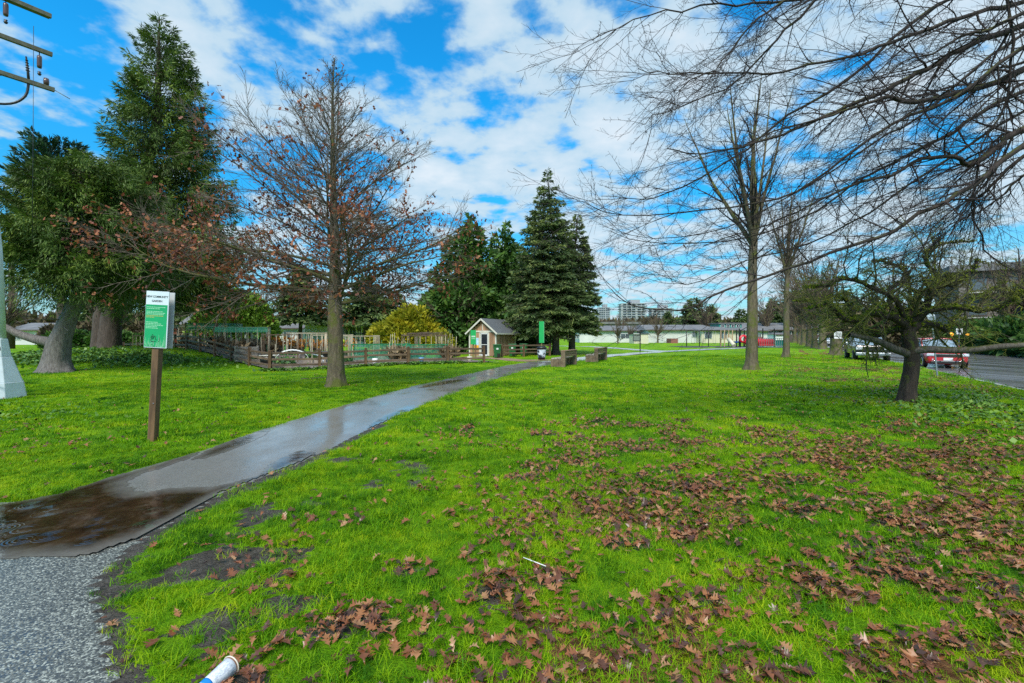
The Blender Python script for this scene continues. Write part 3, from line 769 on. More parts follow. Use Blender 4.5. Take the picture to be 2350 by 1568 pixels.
# ------------------------------------------------------------------ tree builders
def tubes(name, polys, sides, mat, parent=None, smooth=True, loc=None):
    """polys: list of (points, radii); all become one mesh"""
    by = {}
    for P, R in polys: by.setdefault(len(P), []).append((P, R))
    Vs, Qs, base = [], [], 0
    for k, L in by.items():
        P = np.array([a for a, _ in L], float); R = np.array([b_ for _, b_ in L], float); n = len(L)
        D = np.empty_like(P); D[:, 1:-1] = P[:, 2:] - P[:, :-2]; D[:, 0] = P[:, 1] - P[:, 0]; D[:, -1] = P[:, -1] - P[:, -2]
        D /= np.linalg.norm(D, axis=-1, keepdims=True) + 1e-9
        ref = np.where(np.abs(D[:, :1, 2:3]) > 0.8, np.array([[[1.0, 0.1, 0]]]), np.array([[[0, 0, 1.0]]]))
        X = np.cross(D, ref); X /= np.linalg.norm(X, axis=-1, keepdims=True) + 1e-9
        Y = np.cross(D, X)
        a = np.arange(sides) * 2 * math.pi / sides
        V = P[:, :, None] + (X[:, :, None] * np.cos(a)[None, None, :, None] + Y[:, :, None] * np.sin(a)[None, None, :, None]) * R[:, :, None, None]
        Vs.append(V.reshape(-1, 3))
        i = np.arange(k - 1)[:, None] * sides; j = np.arange(sides)[None]; j2 = (j + 1) % sides
        q = np.stack([i + j, i + j2, i + sides + j2, i + sides + j], -1).reshape(-1, 4)
        Qs.append((q[None] + (base + np.arange(n) * k * sides)[:, None, None]).reshape(-1, 4)); base += n * k * sides
    return mesh_np(name, np.concatenate(Vs), Q=np.concatenate(Qs), mats=mat, parent=parent, smooth=smooth, loc=loc)

def trunk_obj(name, pts, rad, mat, parent, n=18, flare=0.0, lobes=5, seed=0):
    """tapered trunk with buttressed foot"""
    V = []; k = len(pts); pts = [Vector(p) for p in pts]
    sub = []
    for i in range(k - 1):
        m = max(2, int((pts[i + 1] - pts[i]).length / 0.25))
        for j in range(m): sub.append((pts[i].lerp(pts[i + 1], j / m), rad[i] + (rad[i + 1] - rad[i]) * j / m))
    sub.append((pts[-1], rad[-1]))
    for i, (p, r) in enumerate(sub):
        h = p.z - pts[0].z
        for j in range(n):
            a = 2 * math.pi * j / n
            f = 1 + flare * math.exp(-h / 0.30) * (0.6 + 0.8 * max(0, math.sin(a * lobes / 1.0 + seed))) + 0.07 * math.sin(a * 3 + h * 1.3 + seed) + 0.05 * math.sin(a * 7 - h * 2.1 + seed)
            V.append((p.x + math.cos(a) * r * f, p.y + math.sin(a) * r * f, p.z))
    m = len(sub)
    Q = [(i * n + j, i * n + (j + 1) % n, (i + 1) * n + (j + 1) % n, (i + 1) * n + j) for i in range(m - 1) for j in range(n)]
    return mesh_np(name, V, Q=Q, mats=mat, parent=parent, smooth=True)

def norm(v):
    l = math.sqrt(v[0] ** 2 + v[1] ** 2 + v[2] ** 2) + 1e-9; return (v[0] / l, v[1] / l, v[2] / l)
def wander(p, d, L, r0, r1, n, r, wob=0.12, trop=(0, 0, 0)):
    """a crooked branch line"""
    P = [p]; R = [r0]; st = L / n
    for i in range(n):
        d = norm((d[0] + r.gauss(0, wob) + trop[0], d[1] + r.gauss(0, wob) + trop[1], d[2] + r.gauss(0, wob) + trop[2]))
        p = (p[0] + d[0] * st, p[1] + d[1] * st, p[2] + d[2] * st); P.append(p); R.append(r0 + (r1 - r0) * (i + 1) / n)
    return P, R, d
def side_dir(d, ang, az):
    """direction at angle ang from d, turned by az about it"""
    d = Vector(d); up = Vector((0, 0, 1)) if abs(d.z) < 0.9 else Vector((1, 0, 0))
    x = d.cross(up).normalized(); y = x.cross(d)
    s = (x * math.cos(az) + y * math.sin(az)) * math.sin(ang) + d * math.cos(ang); return (s.x, s.y, s.z)
def twigs(out, tips, P, R, r, levels, lenf, cnt, ang=(0.5, 0.9), trop=(0, 0, 0), wob=0.12, t0=0.15, rmin=0.004, flat=0.0, segs=5):
    """children along a polyline; levels = how many more generations"""
    n = len(P) - 1
    tot = sum(math.dist(P[i], P[i + 1]) for i in range(n))
    for c_ in range(cnt):
        t = t0 + (0.98 - t0) * (c_ + r.random()) / cnt; i = min(int(t * n), n - 1); f = t * n - i
        p = tuple(P[i][a] + (P[i + 1][a] - P[i][a]) * f for a in range(3)); rr = R[i] + (R[i + 1] - R[i]) * f
        d = norm(tuple(P[i + 1][a] - P[i][a] for a in range(3)))
        az = r.random() * 6.283
        if flat: az = (0 if r.random() < .5 else math.pi) + r.gauss(0, 1.2 - flat)
        s = side_dir(d, r.uniform(*ang), az)
        L = tot * lenf * (1.1 - 0.55 * t) * r.uniform(0.6, 1.25)
        r0 = max(rmin, rr * 0.55); sg = max(3, segs - 1) if levels > 0 else 2
        CP, CR, _ = wander(p, s, L, r0, max(rmin * 0.6, r0 * 0.3), sg, r, wob, trop)
        out.append((CP, CR)); tips.append((CP[-1], levels, t))
        if levels > 0: twigs(out, tips, CP, CR, r, levels - 1, lenf, max(2, int(cnt * 0.75)), ang, trop, wob, t0, rmin, flat, segs)

def sprays(name, O, D, Ls, Ws, mat, parent, tint=None, cross=False, loc=None):
    if not cross: Ws = Ws * 1.35
    """thin diamond needle sprays at O pointing along D"""
    n = len(O); D = D / (np.linalg.norm(D, axis=1, keepdims=True) + 1e-9)
    ref = rng.normal(size=(n, 3)); X = np.cross(D, ref); X /= np.linalg.norm(X, axis=1, keepdims=True) + 1e-9; Y = np.cross(D, X)
    if tint is None: tint = rng.random(n)
    sets = [X, Y] if cross else [X]
    Vs = []
    for S in sets:
        mid = O + D * Ls[:, None] * 0.42; w = S * Ws[:, None]
        Vs.append(np.stack([O, mid - w, O + D * Ls[:, None], mid + w], 1))
    V = np.concatenate(Vs).reshape(-1, 3); Q = np.arange(len(V)).reshape(-1, 4)
    return mesh_np(name, V, Q=Q, mats=mat, parent=parent, attrs={'tint': np.repeat(np.tile(tint, len(sets)), 4)}, loc=loc)

def conifer(name, label, cat, loc, H, z0, prof, mat, bark, nb=700, per=60, droop=0.5, rise=0.35, slen=0.34, swid=0.035, trunk_r=0.4, hang=0.8, asym=None, group=None, lean=0.0, jag=0.25, tmat=None, tpts=None, trad=None, flare=0.5):
    """prof: list of (height fraction, crown radius)"""
    root = empty(name, loc, 0, label, cat, group)
    if tpts is None: tpts = [(0, 0, -0.15), (0, 0, H * 0.5), (lean, 0, H * 0.97)]; trad = [trunk_r, trunk_r * 0.55, 0.03]
    trunk_obj('trunk', tpts, trad, bark, root, 14, flare)
    hs, rs = zip(*prof)
    t = rng.random(nb * 3); R = np.interp(t, hs, rs)
    keep = rng.random(nb * 3) < (R / max(rs)) ** 0.75 + 0.06; t = t[keep][:nb]; nb_ = len(t)
    az = rng.random(nb_) * 6.283; R = np.interp(t, hs, rs) * (1 - jag + 1.6 * jag * rng.random(nb_))
    if asym: R = R * (1 + asym[0] * np.cos(az - asym[1]))
    zt = z0 + (H - z0) * t
    el = rise * (0.1 + 1.3 * t) - droop * 0.35 * (1 - t)
    u = np.stack([np.cos(az), np.sin(az)], -1)
    xc = np.interp(zt / H, [0, 1], [0, lean])
    # wood
    ss = np.linspace(0, 1, 6)
    zc_ = lambda s: R[:, None] * (el[:, None] * s - droop * 0.55 * s ** 2 + 0.22 * s ** 4 * droop)
    s6 = np.tile(ss, (nb_, 1)); P = np.stack([xc[:, None] + u[:, :1] * R[:, None] * s6, u[:, 1:] * R[:, None] * s6, zt[:, None] + zc_(s6)], -1)
    rad = (0.012 + 0.012 * R)[:, None] * (1.05 - s6)
    tubes('branches', [(P[i], rad[i]) for i in range(nb_)], 3, tmat or tw_brown, root)
    # needle sprays, denser on the longer branches
    m = np.maximum((per * (R / R.mean())), 6).astype(int); idx = np.repeat(np.arange(nb_), m); n = len(idx)
    s = 0.12 + 0.9 * np.sqrt(rng.random(n)) * 1.0; s = np.minimum(s, 1.03)
    Rb = R[idx]; side = rng.normal(0, 1, n) * (0.05 + 0.20 * Rb * np.clip(1.15 - s, 0.08, 1) * np.clip(s * 2, 0, 1))
    ub = u[idx]; pv = np.stack([-ub[:, 1], ub[:, 0]], -1)
    zz = zt[idx] + Rb * (el[idx] * s - droop * 0.55 * s ** 2 + 0.22 * s ** 4 * droop) - np.abs(side) * 0.25 - 0.10 * hang * rng.random(n)
    O = np.stack([xc[idx] + ub[:, 0] * Rb * s + pv[:, 0] * side, ub[:, 1] * Rb * s + pv[:, 1] * side, zz], -1)
    sg = np.sign(side)
    D = np.stack([ub[:, 0] * 0.6 + pv[:, 0] * sg * 0.55, ub[:, 1] * 0.6 + pv[:, 1] * sg * 0.55, np.full(n, 0.25) - hang * rng.random(n) * 1.5], -1) + rng.normal(0, 0.22, (n, 3))
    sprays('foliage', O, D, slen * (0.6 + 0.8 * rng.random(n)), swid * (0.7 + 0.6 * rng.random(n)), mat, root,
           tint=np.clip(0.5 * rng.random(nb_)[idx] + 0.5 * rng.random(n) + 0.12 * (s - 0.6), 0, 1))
    return root

def lobed(name, label, cat, loc, lobes, mat, bark, n, size, trunk=None, inner=0.25, up=0.35, group=None, seed=0, long=1.6):
    """a broad crown: leaf clumps over noisy overlapping lobes, with inner twigs. lobes: (x,y,z,rx,ry,rz)"""
    root = empty(name, loc, 0, label, cat, group)
    if trunk: trunk_obj('trunk', [(0, 0, -0.1), (0, 0, trunk[0] * .6), (0.1, 0, trunk[0])], [trunk[1], trunk[1] * .8, trunk[1] * .4], bark, root, 12, 0.3)
    L = np.array(lobes, float); w = (L[:, 3] * L[:, 5]) ** 1.0; idx = rng.choice(len(L), n, p=w / w.sum())
    d = rng.normal(size=(n, 3)); d /= np.linalg.norm(d, axis=1, keepdims=True)
    # bumpy radius
    b1 = 0.5 + 0.5 * np.sin(d[:, 0] * 5 + idx * 2.1 + seed) * np.sin(d[:, 1] * 5.5 + idx) * np.sin(d[:, 2] * 6 + seed)
    f = (0.84 + 0.2 * b1) * np.where(rng.random(n) < inner, 0.45 + 0.5 * rng.random(n), 0.90 + 0.13 * rng.random(n))
    O = L[idx, :3] + d * L[idx, 3:6] * f[:, None]; O[:, 2] = np.maximum(O[:, 2], 0.05)
    D = d * 0.8 + rng.normal(0, 0.55, (n, 3)); D[:, 2] += up
    s = size * (0.6 + 0.8 * rng.random(n))
    cl = vnoise(O[:, 0] * 1.0 + O[:, 2] * 0.6, O[:, 1] + O[:, 2], 1.1, seed)
    sprays('foliage', O, D, s * long, s * 0.28, mat, root, tint=np.clip(0.45 * rng.random(n) + 0.65 * cl, 0, 1))
    r = random.Random(seed); pol = []
    for k in range(60):
        q = L[r.randrange(len(L))]; e = (q[0] + q[3] * r.uniform(-.7, .7), q[1] + q[4] * r.uniform(-.7, .7), q[2] + q[5] * r.uniform(-.6, .7))
        b0 = (0, 0, (trunk[0] if trunk else 0.3) * r.uniform(0.4, 1)); dd = norm(tuple(e[i] - b0[i] for i in range(3)))
        P, R, _ = wander(b0, dd, math.dist(b0, e), 0.05, 0.012, 6, r, 0.08); pol.append((P, R))
    tubes('branches', pol, 3, tw_brown, root)
    return root

# ------------------------------------------------------------------ the big spruces on the left
def gz(x, y): return (x, y, GH(x, y))
def at(px, py, Y): return ((px - 1175) / F * Y, Y, CAMH - (py - 770) / F * Y)
# front spruce with the grey forked trunk
tx, ty = -20.8, 20.8
root = empty('drooping_spruce', gz(tx, ty), 0, 'broad drooping spruce with thick flared grey trunk, left of the sign post', 'tree')
trunk_obj('trunk', [(0, 0, -0.2), (-0.02, 0, 0.5), (0.1, 0, 1.4), (0.35, 0.1, 2.4), (0.8, 0.3, 3.8), (0.9, 0.5, 6), (0.6, 0.5, 9.5)], [0.56, 0.47, 0.42, 0.33, 0.25, 0.20, 0.05], bk_grey, root, 24, 0.50, 5, 2)
r = random.Random(4)
P = [(-0.25, 0, 1.35), (-0.9, -0.1, 1.5), (-1.6, -0.2, 1.75), (-2.3, -0.3, 2.2), (-2.9, -0.3, 3.0), (-3.2, -0.3, 4.0)]
tubes('low_limb', [(P, [0.24, 0.19, 0.16, 0.13, 0.10, 0.06])], 10, bk_grey, root)
tubes('dead_branches', [wander((0.2 + r.uniform(-.2, .2), 0, 1.9 + 0.25 * k), side_dir((0, 0, 1), 1.4, r.random() * 6.28), r.uniform(.6, 1.8), .03, .008, 5, r, .1, (0, 0, -.05))[:2] for k in range(14)], 4, bk_grey, root)
def foliage_skirt(root, cx, cy, prof, z0, H, nb, per, hang, mat, seed, slen=0.24, swid=0.016, droop=0.75, asym=None, jagged=.42):
    hs, rs = zip(*prof); t = rng.random(nb * 3); R = np.interp(t, hs, rs); keep = rng.random(nb * 3) < (R / max(rs)) ** 0.8 + .05
    t = t[keep][:nb]; n_ = len(t); az = rng.random(n_) * 6.283; R = np.interp(t, hs, rs) * (1.14 - jagged + jagged * rng.random(n_) + .22 * (rng.random(n_) < .10))
    if asym: R = R * (1 + asym[0] * np.cos(az - asym[1]))
    zt = z0 + (H - z0) * t + rng.normal(0, 0.12, n_); u = np.stack([np.cos(az), np.sin(az)], -1)
    el = 0.30 * (0.3 + 1.6 * t); ss = np.tile(np.linspace(0, 1, 7), (n_, 1))
    zf = lambda R_, e_, s: R_ * (e_ * s - droop * 0.6 * s ** 2 + 0.30 * droop * s ** 4)
    P = np.stack([cx + u[:, :1] * R[:, None] * ss, cy + u[:, 1:] * R[:, None] * ss, zt[:, None] + zf(R[:, None], el[:, None], ss)], -1)
    rad = (0.012 + 0.010 * R)[:, None] * (1.05 - ss)
    tubes('branches', [(P[i], rad[i]) for i in range(n_)], 3, tw_brown, root)
    m = np.maximum(per * R / R.mean(), 8).astype(int); idx = np.repeat(np.arange(n_), m); n = len(idx)
    s = np.minimum(0.15 + 0.9 * np.sqrt(rng.random(n)), 1.02); Rb = R[idx]; ub = u[idx]; pv = np.stack([-ub[:, 1], ub[:, 0]], -1)
    side = rng.normal(0, 1, n) * (0.06 + 0.16 * Rb * np.clip(1.1 - s, .06, 1))
    # pendulous curtains: the lower the branch the longer they hang
    cur = hang * np.clip(1.45 - 1.25 * t[idx], .25, 1.5) * rng.random(n) ** 1.6 * (0.35 + 0.9 * (0.5 + 0.5 * np.sin(idx * 1.7 + s * 9)))
    zz = zt[idx] + zf(Rb, el[idx], s) - cur - np.abs(side) * .2
    O = np.stack([cx + ub[:, 0] * Rb * s + pv[:, 0] * side, cy + ub[:, 1] * Rb * s + pv[:, 1] * side, zz], -1)
    tip = (cur < 0.15)[:, None]
    D = np.concatenate([ub * 0.5, np.full((n, 1), -0.62)], 1) + rng.normal(0, .30, (n, 3))
    D = np.where(tip, np.concatenate([ub * 0.8 + pv * np.sign(side)[:, None] * .5, np.full((n, 1), 0.15)], 1) + rng.normal(0, .25, (n, 3)), D)
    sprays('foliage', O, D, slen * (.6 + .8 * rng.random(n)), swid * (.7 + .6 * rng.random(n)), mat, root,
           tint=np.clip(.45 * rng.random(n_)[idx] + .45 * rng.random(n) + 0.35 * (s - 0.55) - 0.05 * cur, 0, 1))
    return O
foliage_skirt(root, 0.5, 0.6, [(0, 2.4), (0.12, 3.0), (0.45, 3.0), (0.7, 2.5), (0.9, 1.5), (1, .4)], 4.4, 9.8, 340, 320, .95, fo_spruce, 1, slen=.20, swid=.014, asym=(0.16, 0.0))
# tall spruce behind
bx, by = -24.1, 30.0
root = empty('tall_spruce', gz(bx, by), 0, 'tallest spruce, its shaggy dark crown rising to the top left of the sky', 'tree')
trunk_obj('trunk', [(-2.5, 0, -0.3), (-2.3, 0, 2), (-0.9, 0, 8), (0.7, 0, 15), (.85, 0, 21.8)], [0.62, 0.55, 0.42, 0.25, 0.03], bk_brown, root, 18, 0.35)
trunk_obj('second_stem', [(-3.6, 0.5, -0.3), (-3.5, 0.5, 2.2), (-2.2, 0.3, 7)], [0.42, 0.36, 0.15], bk_brown, root, 14, 0.3)
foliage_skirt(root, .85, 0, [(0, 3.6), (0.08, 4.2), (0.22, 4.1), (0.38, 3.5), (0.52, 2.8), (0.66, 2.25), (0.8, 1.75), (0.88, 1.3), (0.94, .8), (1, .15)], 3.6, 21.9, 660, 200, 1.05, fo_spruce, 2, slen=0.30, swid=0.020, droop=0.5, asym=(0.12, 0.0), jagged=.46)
# bluish pine behind the two spruces
conifer('blue_pine', 'bluish pine whose tufted top shows left of the tallest spruce', 'tree', gz(-36.6, 37), 16.4, 6.5, [(0, 2.4), (0.4, 3.0), (0.75, 2.7), (0.92, 1.7), (1, .5)], fo_blue, bk_brown, 200, 150, 0.05, 0.75, 0.40, 0.035, 0.4, -0.2, jag=0.35)

# ------------------------------------------------------------------ conifers by the shed
def spruce_mid(loc, H, z0, R, label, nb, name='spruce', tr=0.33, per=62, lean=0.0):
    return conifer(name, label, 'tree', loc, H, z0, [(0, R * .9), (0.08, R), (0.3, R * .88), (0.5, R * .68), (0.7, R * .46), (0.85, R * .27), (0.95, R * .13), (1, .08)],
                   fo_spruce2, bk_brown, nb, int(per * 1.5), 0.42, 0.30, 0.30, 0.036, tr, 0.55, jag=0.22, group='spruces beside the shed', lean=lean)
Y0 = 41.5
spruce_mid(gz(2.55, Y0), 15.5, 2.3, 3.6, 'spruce on the thick pale trunk just right of the shed', 330, tr=0.42, lean=0.4)
spruce_mid(gz(3.98, Y0), 16.9, 2.9, 3.4, 'tallest spruce of the clump beside the shed, pointed top', 420, tr=0.35, lean=-0.75)
spruce_mid(gz(5.6, 42.6), 13.2, 2.4, 2.5, 'dark slim spruce at the right end of the clump by the shed', 360, tr=0.34, lean=0.55)
# young tree between them
root = empty('young_tree', gz(3.45, 41.3), 0, 'thin dark young tree between the spruce trunks', 'tree')
trunk_obj('trunk', [(0, 0, -.1), (0.05, 0, 1.4), (0.15, 0, 3)], [.09, .07, .05], bk_dark, root, 8, .2)
# broad cedar pair behind the shed
lob = []
r = random.Random(9)
def cone_lobes(cx, cy, H, R, n=9, z0=1.2):
    L = []
    for k in range(n):
        t = k / (n - 1); z = z0 + (H - z0) * t; rr = R * (1 - t) ** 0.62 + 0.35
        for j in range(max(1, int(5 * (1 - t)))):
            a = r.random() * 6.283; L.append((cx + math.cos(a) * rr * .35, cy + math.sin(a) * rr * .35, z * 0.97, rr * .72, rr * .72, (H / n) * 1.15))
    return L
lobed('cedar', 'broad dark green cedar behind the shed, left of the spruces', 'tree', gz(-4.4, 48), cone_lobes(0, 0, 13.4, 6.0, 10, 1.6), fo_cedar, bk_brown, 40000, 0.34, (4, .5), 0.22, -0.1, seed=2)
lobed('cedar', 'narrower green cedar between the broad cedar and the spruces', 'tree', gz(-0.6, 50), cone_lobes(0, 0, 13.2, 5.0, 10, 1.6), fo_cedar, bk_brown, 32000, 0.34, (4, .4), 0.22, -0.1, seed=5)
# grey leafless tree in front of the cedars
root = empty('bare_tree', gz(-5.4, 44), 0, 'leafless grey tree in front of the broad cedar', 'tree')
out, tips = [], []; r = random.Random(77)
trunk_obj('trunk', [(0, 0, -.1), (0, 0, 2.4), (0.2, 0, 4)], [.16, .13, .1], bk_oak, root, 10, .3)
for k in range(16):
    P, R, _ = wander((0.1, 0, 2.2 + k * .14), side_dir((0, 0, 1), r.uniform(.4, 1.0), r.random() * 6.28), r.uniform(3.0, 5.0), .05, .01, 7, r, .1, (0, 0, .03)); out.append((P, R)); twigs(out, tips, P, R, r, 1, .35, 9, wob=.12, rmin=.007)
tubes('branches', out, 3, tw_brown, root)

# clipped-looking round cedar, golden shrub and more behind the garden
lobed('round_cedar', 'wide rounded dark green cedar beyond the left end of the garden', 'tree', gz(-33.3, 54.5), [(0, 0, 2.6, 4.6, 3.6, 3.2), (-1.8, 0, 2.0, 3.2, 3, 2.6), (2.0, 0, 2.2, 3.0, 3, 2.7), (0.6, 0, 4.4, 3.4, 3, 2.6), (-1.2, .2, 3.9, 2.8, 2.6, 2.2)], fo_round, bk_brown, 34000, 0.30, (2, .4), .2, .3, seed=8)
lobed('golden_shrub', 'golden green shrub glowing behind the garden, left of the cedars', 'shrub', gz(-10.2, 44), [(0, 0, 1.6, 2.8, 2.0, 2.2), (-1.8, 0, 1.3, 1.9, 1.6, 1.7), (1.8, 0, 1.5, 2.1, 1.6, 2.0), (.6, 0, 3.0, 2.0, 1.5, 1.6), (3.1, -.4, 1.0, 1.3, 1.1, 1.4)], fo_yellow, bk_brown, 18000, 0.24, None, .2, .4, seed=12)
lobed('golden_shrub', 'small yellow shrub between the golden bush and the shed', 'shrub', gz(-6.7, 42.5), [(0, 0, 1.0, 1.0, .9, 1.1), (.5, 0, .8, .8, .8, .9)], fo_yellow, bk_brown, 3500, 0.22, None, .2, .4, seed=13)

# ------------------------------------------------------------------ pin oak
ox, oy = -6.0, 15.5
root = empty('pin_oak', gz(ox, oy), 0, 'pin oak with rusty dead leaves standing beside the footpath', 'tree')
trunk_obj('trunk', [(0, 0, -.15), (0.0, 0, .4), (0, 0, 1.6), (-.02, 0, 3.0), (-.05, 0, 5), (-.1, 0, 7.5), (-.12, 0, 9.6), (-.06, 0, 11.2)], [.30, .26, .245, .22, .145, .085, .04, .01], bk_oak, root, 20, .62, 6, 1)
r = random.Random(21); out, tips, limbs = [], [], []
N1 = 70
for k in range(N1):
    t = (k + .5) / N1; z = 2.75 + (10.9 - 2.75) * t ** 1.05; az = k * 2.399 + r.gauss(0, .2)
    L = np.interp(t, [0, .15, .35, .6, .8, 1], [4.6, 4.8, 4.2, 2.5, 1.2, .35]) * r.uniform(.75, 1.15)
    el = np.interp(t, [0, .2, .5, 1], [.02, .30, .62, .95]) + r.gauss(0, .1)
    # reach further to the west and towards the camera low down
    L *= 1 + .14 * max(0, math.cos(az - math.radians(200))) * (t < .45)
    r0 = np.interp(t, [0, .3, 1], [.075, .045, .014]) * r.uniform(.8, 1.2)
    d = (math.cos(az) * math.cos(el), math.sin(az) * math.cos(el), math.sin(el))
    x0 = np.interp(z, [3, 5, 7.5, 9.6, 11.2], [-.02, -.05, -.1, -.12, -.06])
    P, R, _ = wander((x0, 0, z), d, L, r0, .008, 9, r, .075, (0, 0, .030))
    (limbs if t < .2 else out).append((P, R)); tips.append((P[-1], 2, t))
    twigs(out, tips, P, R, r, 1, .40, int(8 + L * 2.7), (.45, .95), (0, 0, .03), .11, .12, .0050, .4)
tubes('limbs', limbs, 8, bk_oak, root); tubes('branches', out, 3, tw_oak, root)
# dead leaves hang in tufts on the lower twigs
T = np.array([t_[0] for t_ in tips]); dens = np.interp(T[:, 2], [2.2, 3.0, 5.2, 6.6, 8.4], [.9, 1.0, .65, .22, .02])
dens *= 0.50 * np.clip(.20 + 1.0 * vnoise(T[:, 0] + 9, T[:, 2] + T[:, 1] * .6, .8, 3) + .25 * (T[:, 0] < -2.2) - 0.25 * (T[:, 0] > 2.2), 0, 1.2)
sel = T[rng.random(len(T)) < dens * .85]
k = 5; n = len(sel) * k; O = np.repeat(sel, k, 0) + rng.normal(0, .12, (n, 3)); D = rng.normal(0, .8, (n, 3)); D[:, 2] -= .8
print('oak tips', len(T), 'leaves', n)
def leaf_fan(name, O, D, size, mat, parent):
    """small lobed leaves: two bent triangles pairs per leaf"""
    n = len(O); D = D / np.linalg.norm(D, axis=1, keepdims=True); X = np.cross(D, rng.normal(size=(n, 3))); X /= np.linalg.norm(X, axis=1, keepdims=True); Nn = np.cross(D, X)
    s = size * (.6 + .8 * rng.random(n))[:, None]
    pts = [(0, 0, 0), (-.34, .35, .08), (-.12, .5, 0), (-.38, .8, .1), (0, 1.1, 0), (.38, .75, .1), (.12, .5, 0), (.34, .3, .08)]
    V = np.stack([O + X * s * a + D * s * b_ + Nn * s * c_ for a, b_, c_ in pts], 1).reshape(-1, 3)
    i = np.arange(n)[:, None] * 8
    Q = np.concatenate([i + np.array([[0, 6, 2, 1]]), i + np.array([[2, 6, 4, 3]])]); T_ = np.concatenate([i + np.array([[0, 7, 6]]), i + np.array([[6, 5, 4]])])
    return mesh_np(name, V, Q=Q, T=T_, mats=mat, parent=parent, attrs={'tint': np.repeat(rng.random(n), 8)})
leaf_fan('dead_leaves', O, D, .10, fo_oak, root)

# ------------------------------------------------------------------ tall bare trees on the right lawn
def upright_tree(name, label, loc, forkz, H, r0, seed, spread=.22, n=6, mat=bk_oak, tw=tw_dark, group=None, low=True, rmin=.005, dens=15):
    root = empty(name, loc, 0, label, 'tree', group); r = random.Random(seed)
    trunk_obj('trunk', [(0, 0, -.15), (0, 0, .5), (0.02, 0, forkz * .6), (0.08, 0, forkz)], [r0 * 1.1, r0 * .95, r0 * .8, r0 * .66], mat, root, 18, .55, 5, seed)
    out, tips, limbs = [], [], []
    for k in range(n):
        az = 2 * math.pi * k / n + r.gauss(0, .3); el = math.pi / 2 - spread * r.uniform(.5, 1.5) * (0.3 if k == 0 else 1)
        d = (math.cos(az) * math.cos(el), math.sin(az) * math.cos(el), math.sin(el)); L = (H - forkz) * r.uniform(.8, 1.05)
        P, R, _ = wander((0.08, 0, forkz - .25 - .2 * r.random()), d, L, r0 * r.uniform(.32, .55), .012, 12, r, .035, (0, 0, .02)); limbs.append((P, R))
        twigs(out, tips, P, R, r, 2, .30, dens, (.35, .8), (0, 0, .045), .09, .08, rmin, 0, 5)
    if low:
        for k in range(12):
            z = forkz * (.62 + .4 * r.random()); P, R, _ = wander((0, 0, z), side_dir((0, 0, 1), r.uniform(.7, 1.25), r.random() * 6.28), r.uniform(1.4, 3.2), .035, .008, 7, r, .09, (0, 0, .03))
            out.append((P, R)); twigs(out, tips, P, R, r, 1, .34, 8, (.4, .9), (0, 0, .02), .1, .15, .005)
    tubes('limbs', limbs, 7, mat, root); tubes('branches', out, 3, tw, root); return root
upright_tree('bare_tree', 'tall leafless tree with forked upright limbs in the right lawn', gz(11.6, 22.0), 6.3, 14.2, .27, 31, spread=.34, n=8, rmin=.0055, dens=10)
upright_tree('bare_tree', 'slimmer leafless tree behind the forked one, nearer the street', gz(21.1, 35.0), 6.5, 14.0, .24, 32, n=6, tw=tw_brown, rmin=.009)

# street trees receding along the verge: one is built, the rest are copies
proto = upright_tree('street_tree', 'first leafless brown street tree in the row beside the parked cars', gz(38.9, 57), 3.6, 13.5, .46, 33, .40, 9, bk_oak, tw_brown, 'leafless street trees along the verge', rmin=.017)
spots = [(42.2, 63.5, 'second leafless street tree in the row along the verge'), (45.4, 69.5, 'third leafless street tree in the row along the verge'), (51, 79.5, 'fourth leafless street tree in the row along the verge'),
         (57.5, 91, 'fifth leafless street tree in the row along the verge'), (64, 103, 'sixth leafless street tree in the row along the verge'), (72, 117, 'seventh, farthest leafless street tree in the row')]
for k, (x, y, lb) in enumerate(spots): copy_tree(proto, gz(x, y), k * 1.3, .85 + .1 * (k % 3), lb)
# wooded backdrop across the street and beyond the school
far_lab = ['leafless tree across the street behind the red car', 'leafless tree behind the hedge just past the right edge of the apartment block', 'leafless brown tree across the street left of the apartment block', 'leafless tree across the street above the parked black truck',
           'leafless tree across the street beyond the white parked car', 'leafless tree at the far end of the street', 'leafless tree between the street and the school', 'leafless tree behind the teal utility box']
for k, (x, y, s) in enumerate([(46.5, 38.5, .72), (40.5, 29, .62), (52.5, 48, .8), (57, 57, .9), (68, 77, 1.0), (84, 104, 1.1), (66, 118, 1.0), (52, 122, .9)]):
    copy_tree(proto, (x, y, -.1), k * 2.1, s, far_lab[k])

# ------------------------------------------------------------------ gnarled mossy tree
def limb_px(pts, Y0_, Y1_=None, base=(0, 0, 0)):
    """3D line through given directions at depths running from Y0_ to Y1_, relative to base"""
    n = len(pts); Y1_ = Y0_ if Y1_ is None else Y1_; out = []
    for i, (a, b_) in enumerate(pts):
        Y = Y0_ + (Y1_ - Y0_) * i / (n - 1); q = at(a, b_, Y); out.append((q[0] - base[0], q[1] - base[1], q[2] - base[2]))
    return out
def smoothline(P, k=3):
    out = []
    for i in range(len(P) - 1):
        p0, p1, p2, p3 = P[max(i - 1, 0)], P[i], P[i + 1], P[min(i + 2, len(P) - 1)]
        for j in range(k):
            t = j / k; out.append(tuple(.5 * (2 * p1[a] + (-p0[a] + p2[a]) * t + (2 * p0[a] - 5 * p1[a] + 4 * p2[a] - p3[a]) * t * t + (-p0[a] + 3 * p1[a] - 3 * p2[a] + p3[a]) * t ** 3) for a in range(3)))
    out.append(P[-1]); return out
mx_, my_ = 10.25, 11.8
base = gz(mx_, my_)
root = empty('gnarled_tree', base, 0, 'low gnarled tree with mossy crooked limbs on the right lawn', 'tree')
